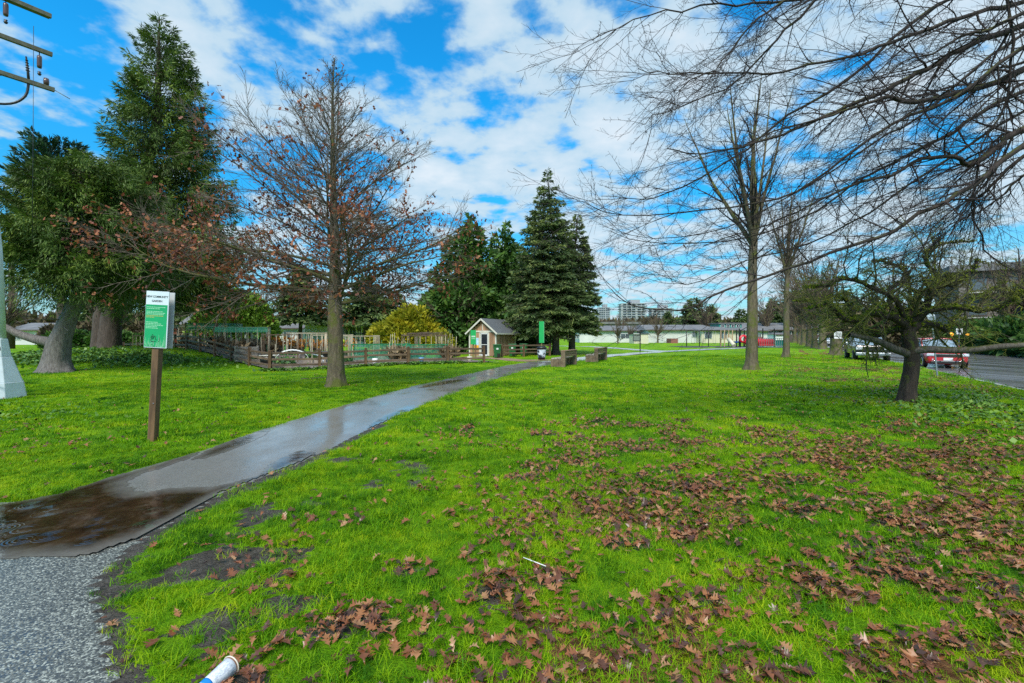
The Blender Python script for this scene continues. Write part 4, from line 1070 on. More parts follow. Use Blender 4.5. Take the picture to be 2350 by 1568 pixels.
trunk_obj('trunk', [(0, 0, -.12), (.02, 0, .35), (.10, 0, .8), (.13, 0, 1.15), (.06, 0, 1.6), (.0, 0, 1.95)], [.19, .17, .16, .155, .17, .13], bk_mossy, root, 20, .5, 5, 1)
L0 = [([(2085, 760), (2060, 735), (2030, 722), (1995, 722), (1960, 735), (1930, 728), (1895, 700), (1860, 705)], 11.8, 11.0, .11),
      ([(2085, 765), (2110, 735), (2125, 700), (2140, 665), (2175, 655), (2215, 640), (2240, 600)], 11.8, 11.6, .12),
      ([(2080, 770), (2070, 735), (2045, 700), (2050, 660), (2085, 640), (2060, 610), (2010, 600)], 11.8, 12.8, .10),
      ([(2090, 745), (2130, 715), (2190, 705), (2250, 715), (2310, 700), (2345, 670)], 11.8, 10.4, .09),
      ([(2075, 755), (2040, 762), (1995, 770), (1965, 745), (1950, 700), (1920, 680), (1880, 690), (1830, 690)], 11.8, 13.2, .08),
      ([(2095, 750), (2150, 745), (2175, 760), (2190, 730), (2230, 690), (2300, 650)], 11.8, 13.0, .08),
      ([(2080, 750), (2095, 690), (2150, 640), (2120, 590), (2160, 560), (2230, 555)], 11.8, 13.6, .07),
      ([(2080, 750), (2055, 690), (2000, 660), (1940, 640), (1900, 655), (1850, 660)], 11.8, 10.6, .07)]
r = random.Random(51); out, tips, limbs = [], [], []
for pts, y0, y1, rr in L0:
    P = smoothline(limb_px(pts, y0, y1, base), 3); P = [(a + r.gauss(0, .015), b_ + r.gauss(0, .03), c_ + r.gauss(0, .015)) for a, b_, c_ in P]
    R = [rr * (1 - .72 * i / (len(P) - 1)) for i in range(len(P))]; limbs.append((P, R))
    twigs(out, tips, P, R, r, 2, .40, 15, (.6, 1.3), (0, 0, .045), .24, .15, .0045, 0, 5)
tubes('limbs', limbs, 9, bk_mossy, root)
tubes('twigs', out, 3, tw_moss, root)
print('gnarled twigs', len(out))
# moss cushions along the limbs
O = []
for P, R in limbs:
    for i in range(len(P)):
        for _ in range(60):
            a = r.uniform(-.3, 3.4); O.append((P[i][0] + math.cos(a) * R[i] * .9 + r.gauss(0, .02), P[i][1] + r.gauss(0, .06), P[i][2] + math.sin(a) * R[i] * .9))
O = np.array(O); n = len(O)
fo_moss = foliage('moss', [(0.2, (0.06, 0.09, 0.008)), (0.55, (0.17, 0.21, 0.012)), (0.9, (0.34, 0.36, 0.03))], .1, .9, 2.0)
sprays('moss', O, rng.normal(0, 1, (n, 3)) + np.array([[0, 0, .6]]), .05 * (.5 + rng.random(n)), .016 * np.ones(n), fo_moss, root)
# the two long horizontal limbs propped low across the lawn
tubes('low_limb', [(smoothline(limb_px([(1948, 768), (1985, 775), (2020, 785), (2050, 800), (2085, 812)], 11.2, 11.8, base), 3), list(np.linspace(.055, .11, 13)))], 9, bk_limb, root)
tubes('low_limb', [(smoothline(limb_px([(2085, 806), (2130, 802), (2180, 804), (2230, 803), (2290, 796), (2345, 792), (2440, 780), (2540, 790)], 11.8, 10.2, base), 3), list(np.linspace(.10, .05, 22)))], 9, bk_limb, root)
# dark tree at the right edge behind it
rb = gz(48.9, 43.5)
root = empty('dark_bare_tree', rb, 0, 'dark leafless tree across the street at the right edge of the view', 'tree'); root.scale = (2.4, 2.4, 2.4)
trunk_obj('trunk', [(0, 0, -.1), (.05, 0, .9), (-.05, 0, 1.8), (.1, 0, 2.6)], [.2, .17, .15, .12], bk_dark, root, 14, .4)
out, tips, limbs = [], [], []; r = random.Random(61)
for k in range(9):
    P, R, _ = wander((0, 0, 1.3 + .14 * k), side_dir((0, 0, 1), r.uniform(.5, 1.3), r.random() * 6.28), r.uniform(1.6, 3.0), .07, .012, 9, r, .2, (0, 0, .03)); limbs.append((P, R)); twigs(out, tips, P, R, r, 2, .34, 9, (.5, 1.2), (0, 0, .03), .2, .15, .005)
tubes('limbs', limbs, 7, bk_dark, root); tubes('twigs', out, 3, tw_moss, root)

# ------------------------------------------------------------------ big spreading tree whose boughs hang in from the right
base = gz(15.5, 9.4)
root = empty('spreading_tree', base, 0, 'great leafless tree whose long dark boughs sweep in from the right', 'tree')
trunk_obj('trunk', [(0, 0, -.15), (0, 0, .8), (-.1, 0, 2.6), (-.1, 0, 4.2), (0, 0, 7), (0.3, 0, 11)], [.55, .47, .42, .36, .25, .1], bk_dark, root, 20, .5)
def c3(*q): return [(1333 + a * .475, b_ * .475) for a, b_ in q]
BO = [(c3((2700, -200), (2141, 60), (1980, 140), (1850, 170), (1700, 260), (1560, 300), (1450, 390)), 8.0, 7.8, .05),
      (c3((2600, 60), (2141, 300), (2010, 330), (1900, 420), (1760, 460), (1640, 560)), 9.4, 9.8, .045),
      (c3((2600, 500), (2141, 640), (2040, 650), (1930, 760), (1800, 800), (1650, 900), (1500, 930)), 9.6, 10.2, .045),
      (c3((2600, 700), (2200, 820), (2080, 900), (1950, 1010), (1800, 1080), (1620, 1210), (1450, 1260)), 9.2, 9.8, .04),
      (c3((2600, -40), (2141, 120), (1850, 230), (1700, 320), (1580, 375), (1400, 470), (1230, 540), (1030, 630), (850, 690), (600, 740), (420, 720)), 9.0, 7.2, .085),
      (c3((2700, 150), (2141, 340), (2000, 400), (1830, 450), (1600, 500), (1500, 468), (1380, 500), (1200, 560), (1000, 610), (780, 700)), 8.5, 7.6, .085),
      (c3((2700, 350), (2141, 620), (2000, 720), (1880, 790), (1800, 755), (1650, 770), (1500, 850), (1350, 880), (1100, 1000), (900, 1080), (600, 1190)), 8.6, 8.0, .08),
      (c3((2700, 400), (2141, 700), (1900, 900), (1700, 1000), (1500, 1120), (1300, 1190), (1000, 1300), (700, 1400), (480, 1500), (250, 1475), (150, 1400)), 8.0, 7.4, .065),
      (c3((2600, -150), (2141, 10), (1900, 60), (1700, 140), (1500, 200), (1300, 280), (1100, 310), (900, 360), (600, 345), (430, 360), (280, 335)), 8.6, 7.2, .06),
      (c3((2500, 300), (2000, 500), (1800, 640), (1640, 720), (1500, 790), (1350, 870), (1200, 980), (1000, 1080), (700, 1170), (300, 1170), (150, 1120)), 9.4, 8.8, .055),
      (c3((2300, -500), (1900, -260), (1500, -160), (1250, -60), (1000, 0), (750, 20), (500, 30), (250, 100), (50, 200)), 8.6, 6.6, .05),
      (c3((2400, -600), (1700, -350), (1300, -160), (1060, 80), (950, 180), (820, 330), (700, 430), (400, 540), (290, 610)), 8.6, 7.0, .045),
      (c3((2500, -300), (1900, -60), (1600, 110), (1300, 380), (1000, 560), (800, 720), (500, 900), (300, 960), (100, 940)), 8.8, 7.6, .05),
      (c3((2600, 100), (2141, 230), (1800, 470), (1500, 600), (1200, 820), (950, 960), (600, 1010), (200, 1040), (20, 980)), 8.2, 7.6, .05),
      (c3((2600, 500), (2141, 760), (1980, 900), (1900, 1000), (1950, 1200), (2050, 1290), (2141, 1330)), 8.4, 9.8, .05),
      (c3((2600, 250), (2100, 420), (2080, 650), (1950, 900), (1700, 1100), (1600, 1300), (1380, 1500)), 8.6, 9.0, .04),
      (c3((2500, -400), (2100, -150), (2090, 200), (2060, 480), (1950, 700), (1900, 930), (1920, 1150)), 8.0, 8.4, .045),
      (c3((2600, 400), (2141, 540), (1700, 820), (1400, 1020), (1100, 1180), (800, 1260), (500, 1380), (380, 1270)), 9.0, 8.8, .04),
      (c3((2200, -500), (1500, -250), (1150, -80), (900, 60), (760, 200), (650, 330), (480, 420), (450, 520)), 7.6, 6.8, .035),
      (c3((2500, 0), (2141, 160), (1900, 330), (1640, 560), (1400, 700), (1100, 900), (700, 1100), (350, 1150), (100, 1090)), 9.6, 9.4, .045)]
r = random.Random(71); limbs, out, tips = [], [], []
for pts, y0, y1, rr in BO:
    P = smoothline(limb_px(pts, y0, y1, base), 3); P = [(a + r.gauss(0, .012), b_ + r.gauss(0, .03), c_ + r.gauss(0, .012)) for a, b_, c_ in P]
    m = len(P) - 1; R = [rr * .86 * (1 - .90 * (i / m) ** .75) for i in range(m + 1)]
    j = (-.1, 0, r.uniform(3.0, 6.5)); limbs.append(([j, tuple((j[a] + P[0][a]) / 2 + (.2 if a == 2 else 0) for a in range(3))] + P, [rr * 1.7, rr * 1.3] + R))
    # long near-parallel whips, then crossing twigs
    for c_ in range(22):
        t = .12 + .84 * (c_ + r.random()) / 22; i = min(int(t * m), m - 1); d = norm(tuple(P[i + 1][a] - P[i][a] for a in range(3)))
        s = side_dir(d, r.uniform(.18, .62), r.random() * 6.283); L = (1.1 + 2.0 * r.random()) * (1.15 - .5 * t)
        CP, CR, _ = wander(P[i], s, L, max(.006, R[i] * .36), .0028, 7, r, .11, (-.015, 0, -.012)); out.append((CP, CR))
        twigs(out, tips, CP, CR, r, 1, .36, 8, (.35, .95), (-.01, 0, .0), .16, .1, .0022, 0, 5)
    twigs(out, tips, P, R, r, 1, .12, 16, (.6, 1.2), (0, 0, .0), .14, .1, .0035, 0, 6)
tubes('limbs', limbs, 8, bk_dark, root); tubes('twigs', out, 3, tw_dark, root)
print('spreading twigs', len(out))
# a last leaf still hanging
O = np.array([at(1575, 568, 8.6)]) - np.array([base]); leaf_fan('last_leaf', np.repeat(O, 3, 0), rng.normal(0, 1, (3, 3)), .10, fo_oak, root)
# ------------------------------------------------------------------ materials for built things
wood_post = pbr('post_wood', (0.055, 0.028, 0.014), 0.6, 0.3, 9, 0.5, col2=(0.21, 0.12, 0.055), stretch=(1, 1, .15))
wood_green = pbr('treated_post', (0.13, 0.11, 0.035), 0.6, 0.3, 6, 0.4, col2=(0.26, 0.22, 0.075), stretch=(1, 1, .15))
wood_rail = pbr('rail_wood', (0.075, 0.045, 0.028), 0.55, 0.3, 7, 0.5, col2=(0.19, 0.125, 0.08), stretch=(.3, .3, 1), perobj=.25)
wood_grey = pbr('grey_wood', (0.17, 0.14, 0.115), 0.65, 0.3, 7, 0.5, col2=(0.40, 0.35, 0.30), perobj=.25)
cedar_b = pbr('cedar_boards', (0.24, 0.125, 0.065), 0.6, 0.3, 3.5, 0.35, col2=(0.46, 0.28, 0.17), stretch=(2, 2, .25), perobj=.28)
trim_w = pbr('cream_trim', (0.60, 0.58, 0.50), 0.5, 0.1, 4, 0.1)
white_p = pbr('white_paint', (0.74, 0.76, 0.76), 0.45, 0.06, 3, 0.06)
white_m = pbr('white_metal', (0.62, 0.70, 0.74), 0.35, 0.10, 4, 0.08)
shingle, _nt, _b = newmat('grey_shingles')
_p = coords(_nt)
_br = _nt.nodes.new('ShaderNodeTexBrick'); _br.inputs['Scale'].default_value = 6.0
for k_, v_ in (('Color1', (0.095, 0.105, 0.115)), ('Color2', (0.15, 0.16, 0.17)), ('Mortar', (0.05, 0.055, 0.06))): _br.inputs[k_].default_value = (*v_, 1)
_br.inputs['Mortar Size'].default_value = .012
_nt.links.new(_p, _br.inputs['Vector']); _nt.links.new(_br.outputs['Color'], _b.inputs['Base Color']); _b.inputs['Roughness'].default_value = .55
dark_glass = pbr('dark_glass', (0.018, 0.022, 0.030), 0.08, 0.1, 2, 0)
sky_glass = pbr('window_glass', (0.10, 0.13, 0.15), 0.06, 0.1, 2, 0)
black_pl = pbr('black_plastic', (0.014, 0.015, 0.015), 0.4, 0.2, 5, 0.1)
rubber = pbr('tyre_rubber', (0.012, 0.012, 0.012), 0.7, 0.2, 8, 0.2)
green_pl = pbr('green_bin_plastic', (0.015, 0.12, 0.035), 0.4, 0.2, 3, 0.05)
green_sg = pbr('green_banner', (0.01, 0.36, 0.09), 0.45, 0.06, 2, 0)
green_bd = pbr('green_print', (0.01, 0.34, 0.12), 0.35, 0.12, 3, 0)
pale_bd = pbr('pale_board', (0.62, 0.72, 0.76), 0.4, 0.05, 3, 0)
board_back = pbr('board_back', (0.50, 0.52, 0.52), 0.5, 0.08, 5, 0.05)
ink = pbr('dark_ink', (0.012, 0.03, 0.03), 0.5, 0, 1, 0)
ink_pale = pbr('pale_ink', (0.35, 0.68, 0.45), 0.5, 0, 1, 0)
ink_or = pbr('orange_ink', (0.50, 0.42, 0.12), 0.5, 0, 1, 0)
steel = pbr('galvanised_steel', (0.30, 0.34, 0.38), 0.35, 0.15, 8, 0.05, metal=.6)
soil = pbr('dark_soil', (0.020, 0.014, 0.010), 0.85, 0.4, 12, 0.8, col2=(0.06, 0.042, 0.03))
red_p = pbr('red_paint', (0.42, 0.018, 0.02), 0.35, 0.1, 3, 0.02)

# ------------------------------------------------------------------ community garden sign
Ysg = 7.46
sx = (351 - 1175) / F * Ysg
root = empty('garden_sign', gz(sx, Ysg), 0, 'green and white notice sign for the community garden on a wooden post', 'sign', rot=(0, math.radians(3.0), 0))
post = MB().box((0, 0, 1.15), (.105, .105, 2.5)).build('post', wood_post, root, .006)
MB().box((-.056, 0, 1.15), (.006, .09, 2.48)).build('mossy_side', wood_green, post)
MB().lathe([(.0, .0), (.010, 0), (.010, .006), (0, .008)], (0.02, -.056, .62), 8).build('bolt', steel, post)
BW, BH, bz = .37, .92, 1.53
yb = -.066
bd = MB().box((0.01, yb, bz + BH / 2), (BW, .012, BH)).build('front_board', pale_bd, root, .002)
bd['label'] = 'front board printed with a white heading and green panel'
g = MB().quad((-.170, yb - .0085, bz + .012), (.180, yb - .0085, bz + .012), (.180, yb - .0085, bz + .70), (-.170, yb - .0085, bz + .70)).build('green_panel', green_bd, bd)
def text(body, size, loc, mat, parent, rot=(math.pi / 2, 0, 0), name='lettering', ext=.0006, align='CENTER', sx_=1.0, bold=0.0):
    cu = bpy.data.curves.new(name, 'FONT'); cu.body = body; cu.size = size; cu.align_x = align; cu.extrude = ext; cu.offset = bold
    cu.materials.append(mat); tmp = bpy.data.objects.new('tmp', cu); C.objects.link(tmp); bpy.context.view_layer.update(); me = bpy.data.meshes.new_from_object(tmp.evaluated_get(bpy.context.evaluated_depsgraph_get())); bpy.data.objects.remove(tmp); o = bpy.data.objects.new(name, me); C.objects.link(o); o.parent = parent; o.location = loc; o.rotation_euler = rot; o.scale = (sx_, 1, 1); return o
text('NEW COMMUNITY', .047, (.005, yb - .0075, bz + .815), ink, bd, sx_=.86, bold=.0008); text('GARDEN', .047, (.005, yb - .0075, bz + .745), ink, bd, sx_=.9, bold=.0008)
# unreadable small print: rows of short pale dashes
rr = random.Random(3); m1, m2 = MB(), MB()
rows = [(.655, .92, 0), (.63, .62, 0), (.585, .80, 0), (.562, .90, 0), (.54, .85, 0), (.515, .86, 1), (.492, .40, 1), (.41, .62, 0), (.385, .80, 0), (.362, .84, 0), (.338, .60, 0), (.315, .55, 0)]
for z, w, kk in rows:
    x = -.155
    while x < -.155 + w * .31:
        l = rr.uniform(.012, .035); (m2 if kk else m1).quad((x, yb - .0095, bz + z), (x + l, yb - .0095, bz + z), (x + l, yb - .0095, bz + z + .009), (x, yb - .0095, bz + z + .009)); x += l + .006
# pale stems of printed grasses along the foot of the panel
for k in range(46):
    x = -.16 + .33 * rr.random(); h = rr.uniform(.03, .16) * (1.6 if rr.random() < .15 else 1); dx_ = rr.uniform(-.012, .012)
    m1.quad((x, yb - .0095, bz + .016), (x + .003, yb - .0095, bz + .016), (x + dx_ + .002, yb - .0095, bz + .016 + h), (x + dx_, yb - .0095, bz + .016 + h))
m1.build('small_print', ink_pale, bd); m2.build('orange_print', ink_or, bd)
sc = MB()
for pts in [[(-.06, .20), (-.065, .11), (-.02, .10)], [(-.06, .16), (-.035, .20), (-.035, .15), (-.06, .14)], [(-.02, .20), (-.025, .13)], [(-.02, .20), (.0, .19), (-.015, .165)], [(.015, .19), (.01, .135), (.04, .13)], [(-.065, .105), (-.03, .095), (.02, .11)], [(.07, .17), (.078, .12), (.062, .10)], [(-.045, .21), (-.03, .22)]]:
    sc.tube([(x, yb - .011, bz + z) for x, z in pts], .0028, 5)
sc.build('graffiti', ink, bd)
b2 = MB().box((0.0, .070, bz + BH / 2 - .005), (BW, .012, BH)).build('back_board', board_back, root, .002)
b2['label'] = 'plain pale back board behind the post'

# ------------------------------------------------------------------ white pole at the left edge
root = empty('light_pole', gz(-14.22, 12.6), 0, 'white metal pole with a wide flared base at the left edge', 'pole')
MB().tube([(.02, 0, 1.6), (-.05, 0, 4.0), (-.55, 0, 9)], [.135, .115, .085], 16).build('shaft', white_m, root)
for nm, z0_, z1_, a, b_ in (('base_foot', -.02, .42, .50, .44), ('base_cover', .42, 1.12, .43, .235), ('access_cover', 1.12, 1.62, .225, .16)):
    V = MB(); hs_ = [(a, z0_), (b_, z1_)]
    vs = [(x * h * .98, y * h * .98, z) for h, z in hs_ for x, y in ((-1, -.55), (-.55, -1), (.55, -1), (1, -.55), (1, .55), (.55, 1), (-.55, 1), (-1, .55))]
    V.add(vs, [(i, (i + 1) % 8, 8 + (i + 1) % 8, 8 + i) for i in range(8)] + [tuple(range(8, 16)), tuple(reversed(range(8)))])
    V.build(nm, white_m, root, .012)
MB().tube([(.19, -.18, 1.42), (.28, -.22, 1.40), (.29, -.22, 1.30)], .012, 6).build('hook', black_pl, root)
MB().box((.0, -.4, .42), (.9, .03, .02)).build('seam_strip', steel, root)

# ------------------------------------------------------------------ utility pole arms at top left
ux, uy = -15.35, 12.35
root = empty('utility_pole', gz(ux, uy), 0, 'wooden utility pole whose three crossarms reach in at the top left', 'utility pole')
arm_w = pbr('weathered_crossarm', (0.085, 0.085, 0.055), 0.75, 0.3, 8, 0.4, col2=(0.19, 0.18, 0.13), stretch=(1, 1, 1))
MB().tube([(0, 0, -.3), (0, 0, 6), (0, 0, 14)], [.2, .18, .13], 14).build('pole_shaft', bk_brown, root)
dirv = Vector((.59, .9, 0)).normalized()
def lo(px, py, Y): q = at(px, py, Y); return Vector((q[0] - ux, q[1] - uy, q[2] - GH(ux, uy)))
insul = pbr('brown_porcelain', (0.10, 0.06, 0.055), 0.25, 0.2, 5, 0)
for k, (px, py, dbl) in enumerate([(118, 38, 1), (120, 126, 0), (125, 207, 0)]):
    e = lo(px, py, 14.0); s = e - dirv * 2.9
    a = MB().bar(s, e, .10, .125).build('crossarm', arm_w, root, .006)
    if dbl: MB().bar(s + Vector((-.16, .1, .02)), e + Vector((-.16, .1, .06)), .10, .125).build('crossarm', arm_w, root, .006)
    MB().tube([e - dirv * 1.1 + Vector((0, 0, -.07)), e - dirv * 1.6 + Vector((-.1, 0, -.14)), Vector((0, 0, e.z - .35))], .022, 6).build('brace', steel, root)
    if k < 2:
        q = e - dirv * (.95 if k == 0 else .28)
        fu = MB().tube([q + Vector((0, 0, -.06)), q + Vector((0, 0, -.20))], .012, 6).build('hanger', black_pl, root)
        MB().lathe([(0, 0), (.05, 0), (.06, -.06), (.06, -.30), (.05, -.36), (0, -.36)][::-1], tuple(q + Vector((0, 0, -.18))), 10).build('cutout', insul, root)
        MB().lathe([(0, -.12), (.035, -.10), (.05, -.05), (.02, -.03), (.045, 0), (0, .02)], tuple(q + Vector((0, 0, -.66))), 8).build('insulator', black_pl, root)
e = lo(125, 207, 14.0); q = e - dirv * .55
tm = MB(); pts = [q + Vector((0, 0, .0)), q + Vector((-.03, 0, .35)), q + Vector((-.08, 0, .75))]
tm.tube(pts, [.035, .03, .02], 8)
for j in range(5): tm.lathe([(0, 0), (.055 - .004 * j, 0), (.03, .02), (0, .02)], tuple(q + Vector((-.03 - .008 * j, 0, .33 + .075 * j))), 8)
tm.build('cable_termination', black_pl, root)
cb = smoothline([tuple(q + Vector((0, 0, 0))), tuple(q + Vector((-.05, -.05, -.45))), tuple(q + Vector((-.28, -.25, -.78))), tuple(q + Vector((-.65, -.6, -.86))), tuple(q + Vector((-1.1, -1.2, -.6))), (0.1, 0, q.z - .3)], 4)
MB().tube(cb, .032, 8).build('black_cable', black_pl, root)
MB().lathe([(0, 0), (.06, 0), (.07, .1), (.06, .2), (0, .22)], tuple(e - dirv * .18 + Vector((0, 0, .07))), 10).build('insulator', insul, root)
MB().tube([lo(77, 60, 13.6), lo(76, 300, 13.4), lo(74, 560, 13.0)], .007, 5).build('down_wire', black_pl, root)
MB().tube([tuple(e), tuple(e + dirv * .35 + Vector((0, 0, -.12)))], .012, 5).build('bracket', steel, root)
# far utility pole
root = empty('far_utility_pole', gz(-66, 60), 0, 'distant wooden utility pole with one crossarm at the left edge', 'utility pole')
MB().tube([(0, 0, 0), (0, 0, 15.8)], [.35, .28], 10).build('pole_shaft', bk_brown, root)
MB().bar((-2.2, 0, 14.6), (2.2, .6, 14.6), .25, .25).build('crossarm', arm_w, root)
for x in (-1.9, -1.1, 1.1, 1.9): MB().lathe([(0, 0), (.12, 0), (.1, .35), (0, .4)], (x, x * .13, 14.7), 8).build('insulator', insul, root)
MB().tube([(-.2, 0, 14), (-2.5, -8, 12.4), (-8, -28, 13.5)], .04, 4).build('wire', black_pl, root)

# ------------------------------------------------------------------ split rail fences
def rail_fence(label, P, ph=1.08, rails=(.28, .60, .90), first=True, sag=True, wood=wood_rail, pw=.14):
    x0_, y0_ = P[0]; root = empty('split_rail_fence', gz(x0_, y0_), 0, label, 'fence')
    zr = GH(x0_, y0_)
    me = None
    for i, (x, y) in enumerate(P):
        z = GH(x, y) - zr
        if me is None: o = MB().box((0, 0, ph / 2 - .1), (pw, pw, ph + .2)).build('post', wood_post, root, .012); me = o
        else: o = me.copy(); C.objects.link(o); o.parent = root
        o.location = (x - x0_, y - y0_, z); o.rotation_euler = (rd.gauss(0, .012), rd.gauss(0, .012), math.atan2(P[min(i + 1, len(P) - 1)][1] - P[max(i - 1, 0)][1], P[min(i + 1, len(P) - 1)][0] - P[max(i - 1, 0)][0]))
        if i < len(P) - 1:
            x2_, y2_ = P[i + 1]; z2 = GH(x2_, y2_) - zr
            for h in rails:
                j1, j2 = rd.gauss(0, .015), rd.gauss(0, .015)
                dd = Vector((x2_ - x, y2_ - y, 0)).normalized() * .07
                MB().bar((x - x0_ + dd.x, y - y0_ + dd.y, z + h + j1), (x2_ - x0_ - dd.x, y2_ - y0_ - dd.y, z2 + h + j2), .05, .115).build('rail', wood_rail, root, .01)
    return root
cx0, cy0 = -12.8, 24.0
rail_fence('brown split-rail fence along the front of the garden, behind the oak trunk', [(cx0 + 2.2 * i, cy0 + 1.05 * i) for i in range(6)])
rail_fence('brown split-rail fence on the left side of the garden running back behind the sign', [(cx0 - 2.1 * i - .02, cy0 + 1.7 * i + .16) for i in range(15)])
rail_fence('weathered rail fence in front of the bins beside the shed', [(-.78, 36.0), (.95, 36.9), (3.2, 38.6)], 1.05, (.34, .62, .92))
rail_fence('dark rail fence on the field side behind the shed', [(-8.2, 44), (-5.6, 44.6), (-3.0, 45.2)], 1.1)

# ------------------------------------------------------------------ garden contents
e1 = Vector((2.2, 1.05, 0)).normalized(); e2 = Vector((-2.1, 1.7, 0)).normalized(); c0 = Vector((cx0, cy0, 0))
def gp(a, b_): v = c0 + e1 * a + e2 * b_; return (v.x, v.y, GH(v.x, v.y))
gsoil = mesh_np('garden_soil', [tuple(Vector(gp(a, b_)) + Vector((0, 0, .05))) for b_ in np.linspace(.35, 33, 30) for a in np.linspace(.35, 13.3, 16)],
                Q=[(j * 16 + i, j * 16 + i + 1, (j + 1) * 16 + i + 1, (j + 1) * 16 + i) for j in range(29) for i in range(15)], mats=pbr('garden_earth', (0.09, 0.075, 0.06), .8, .4, 2.5, .5, col2=(0.24, 0.20, 0.165)), smooth=True)
tag(gsoil, 'trodden brown earth of the vegetable garden', None, None, 'structure')
fo_kale = foliage('kale_leaf', [(0.2, (0.03, 0.09, 0.04)), (0.5, (0.06, 0.18, 0.06)), (0.85, (0.22, 0.36, 0.06))], .2, .5, 2)
fo_dry = foliage('dry_stalks', [(0.2, (0.10, 0.07, 0.04)), (0.5, (0.22, 0.16, 0.09)), (0.85, (0.42, 0.30, 0.16))], .2, .6, 2)
bamboo = pbr('bamboo_stake', (0.30, 0.25, 0.17), .5, .3, 6, .1, col2=(.52, .46, .34), perobj=.35)
green_st = pbr('green_stake', (0.02, 0.20, 0.08), .45, .2, 6, 0, perobj=.3)
net_green, _nt, _b = newmat('green_netting')
_b.inputs['Base Color'].default_value = (0.04, 0.34, 0.22, 1); _b.inputs['Roughness'].default_value = .6
_tr = _nt.nodes.new('ShaderNodeBsdfTransparent'); _mx = _nt.nodes.new('ShaderNodeMixShader')
_w = noise(_nt, nmap(_nt, coords(_nt), (1, 1, 1)), 40, 2, .5)
_nt.links.new(ramp(_nt, _w, [(.4, (.28,) * 3), (.6, (.58,) * 3)]), _mx.inputs[0])
_nt.links.new(_tr.outputs[0], _mx.inputs[1]); _nt.links.new(_b.outputs[0], _mx.inputs[2]); _nt.links.new(_mx.outputs[0], _nt.nodes['Material Output'].inputs[0])
def plants(root, w, l, h, n, mat, name='plants', z=.25, size=.16):
    X = (rng.random(n) - .5) * w; Y = (rng.random(n) - .5) * l; a = rng.random(n) * 6.28
    O = np.stack([X, Y, np.full(n, z) + h * rng.random(n) * .5], -1); D = np.stack([np.cos(a) * .7, np.sin(a) * .7, .3 + rng.random(n)], -1)
    o = sprays(name, O, D, size * (.6 + rng.random(n)), size * .25 * np.ones(n), mat, root); o['kind'] = 'stuff'
plank_long = MB().box((0, 0, 0), (1.3, .045, .28)).build('plank', wood_grey); plank_short = MB().box((0, 0, 0), (.045, 2.2, .28)).build('plank', wood_grey)
for o in (plank_long, plank_short): C.objects.unlink(o)
def link_copy(src, parent, loc, rz=0.0, name=None, scale=None):
    o = src.copy(); C.objects.link(o); o.parent = parent; o.location = loc; o.rotation_euler = (0, 0, rz)
    if name: o.name = name
    if scale: o.scale = scale
    return o
stake_p = MB().tube([(0, 0, 0), (0, 0, 1)], .013, 5).build('stake', bamboo); C.objects.unlink(stake_p)
stake_g = MB().tube([(0, 0, 0), (0, 0, 1)], .013, 5).build('stake', green_st); C.objects.unlink(stake_g)
rz_g = math.atan2(e1.y, e1.x)
what = ['leafy kale', 'soil and canes', 'dry brown stalks', 'pale cabbages', 'green stakes', 'seedlings', 'bean poles', 'dead vines']
rows_n = ['front', 'second', 'third', 'fourth']
bedn = 0
for rowi, a in enumerate([1.5, 4.6, 7.8, 11.0]):
    for col in range(8):
        b_ = 1.8 + col * 3.4
        k = (rowi * 3 + col * 5) % 8
        side_txt = 'raised bed of %s %s, %s from front' % (what[k], ['in the row by the corner', 'in the row left of the oak', 'in the row behind the oak', 'in the shed row'][rowi], ['nearest', 'second', 'third', 'fourth', 'fifth', 'sixth', 'seventh', 'farthest'][col])
        root = empty('raised_bed', gp(a, b_), rz_g + rd.gauss(0, .03), side_txt, 'garden bed', 'raised beds in the community garden')
        for sy in (-1.1, 1.1): link_copy(plank_long, root, (0, sy, .12))
        for sx_ in (-.63, .63): link_copy(plank_short, root, (sx_, 0, .12))
        MB().box((0, 0, .11), (1.2, 2.12, .20)).build('soil', soil, root)
        if k in (0, 3, 5): plants(root, 1.0, 1.9, .25 if k != 0 else .5, 260, fo_kale, z=.22, size=.2 if k != 5 else .12)
        if k in (2, 6, 7, 1): plants(root, 1.0, 1.9, 1.2, 260, fo_dry, 'stalks', .25, .35)
        ns = {0: 3, 1: 10, 2: 5, 3: 2, 4: 12, 5: 3, 6: 12, 7: 8}[k]
        for s_ in range(ns):
            o = link_copy(stake_g if k in (4, 3) or rd.random() < .15 else stake_p, root, (rd.uniform(-.55, .55), rd.uniform(-1, 1), .15), 0, None, (1, 1, rd.uniform(.9, 1.75)))
            o.rotation_euler = (rd.gauss(0, .06), rd.gauss(0, .06), 0)
        bedn += 1
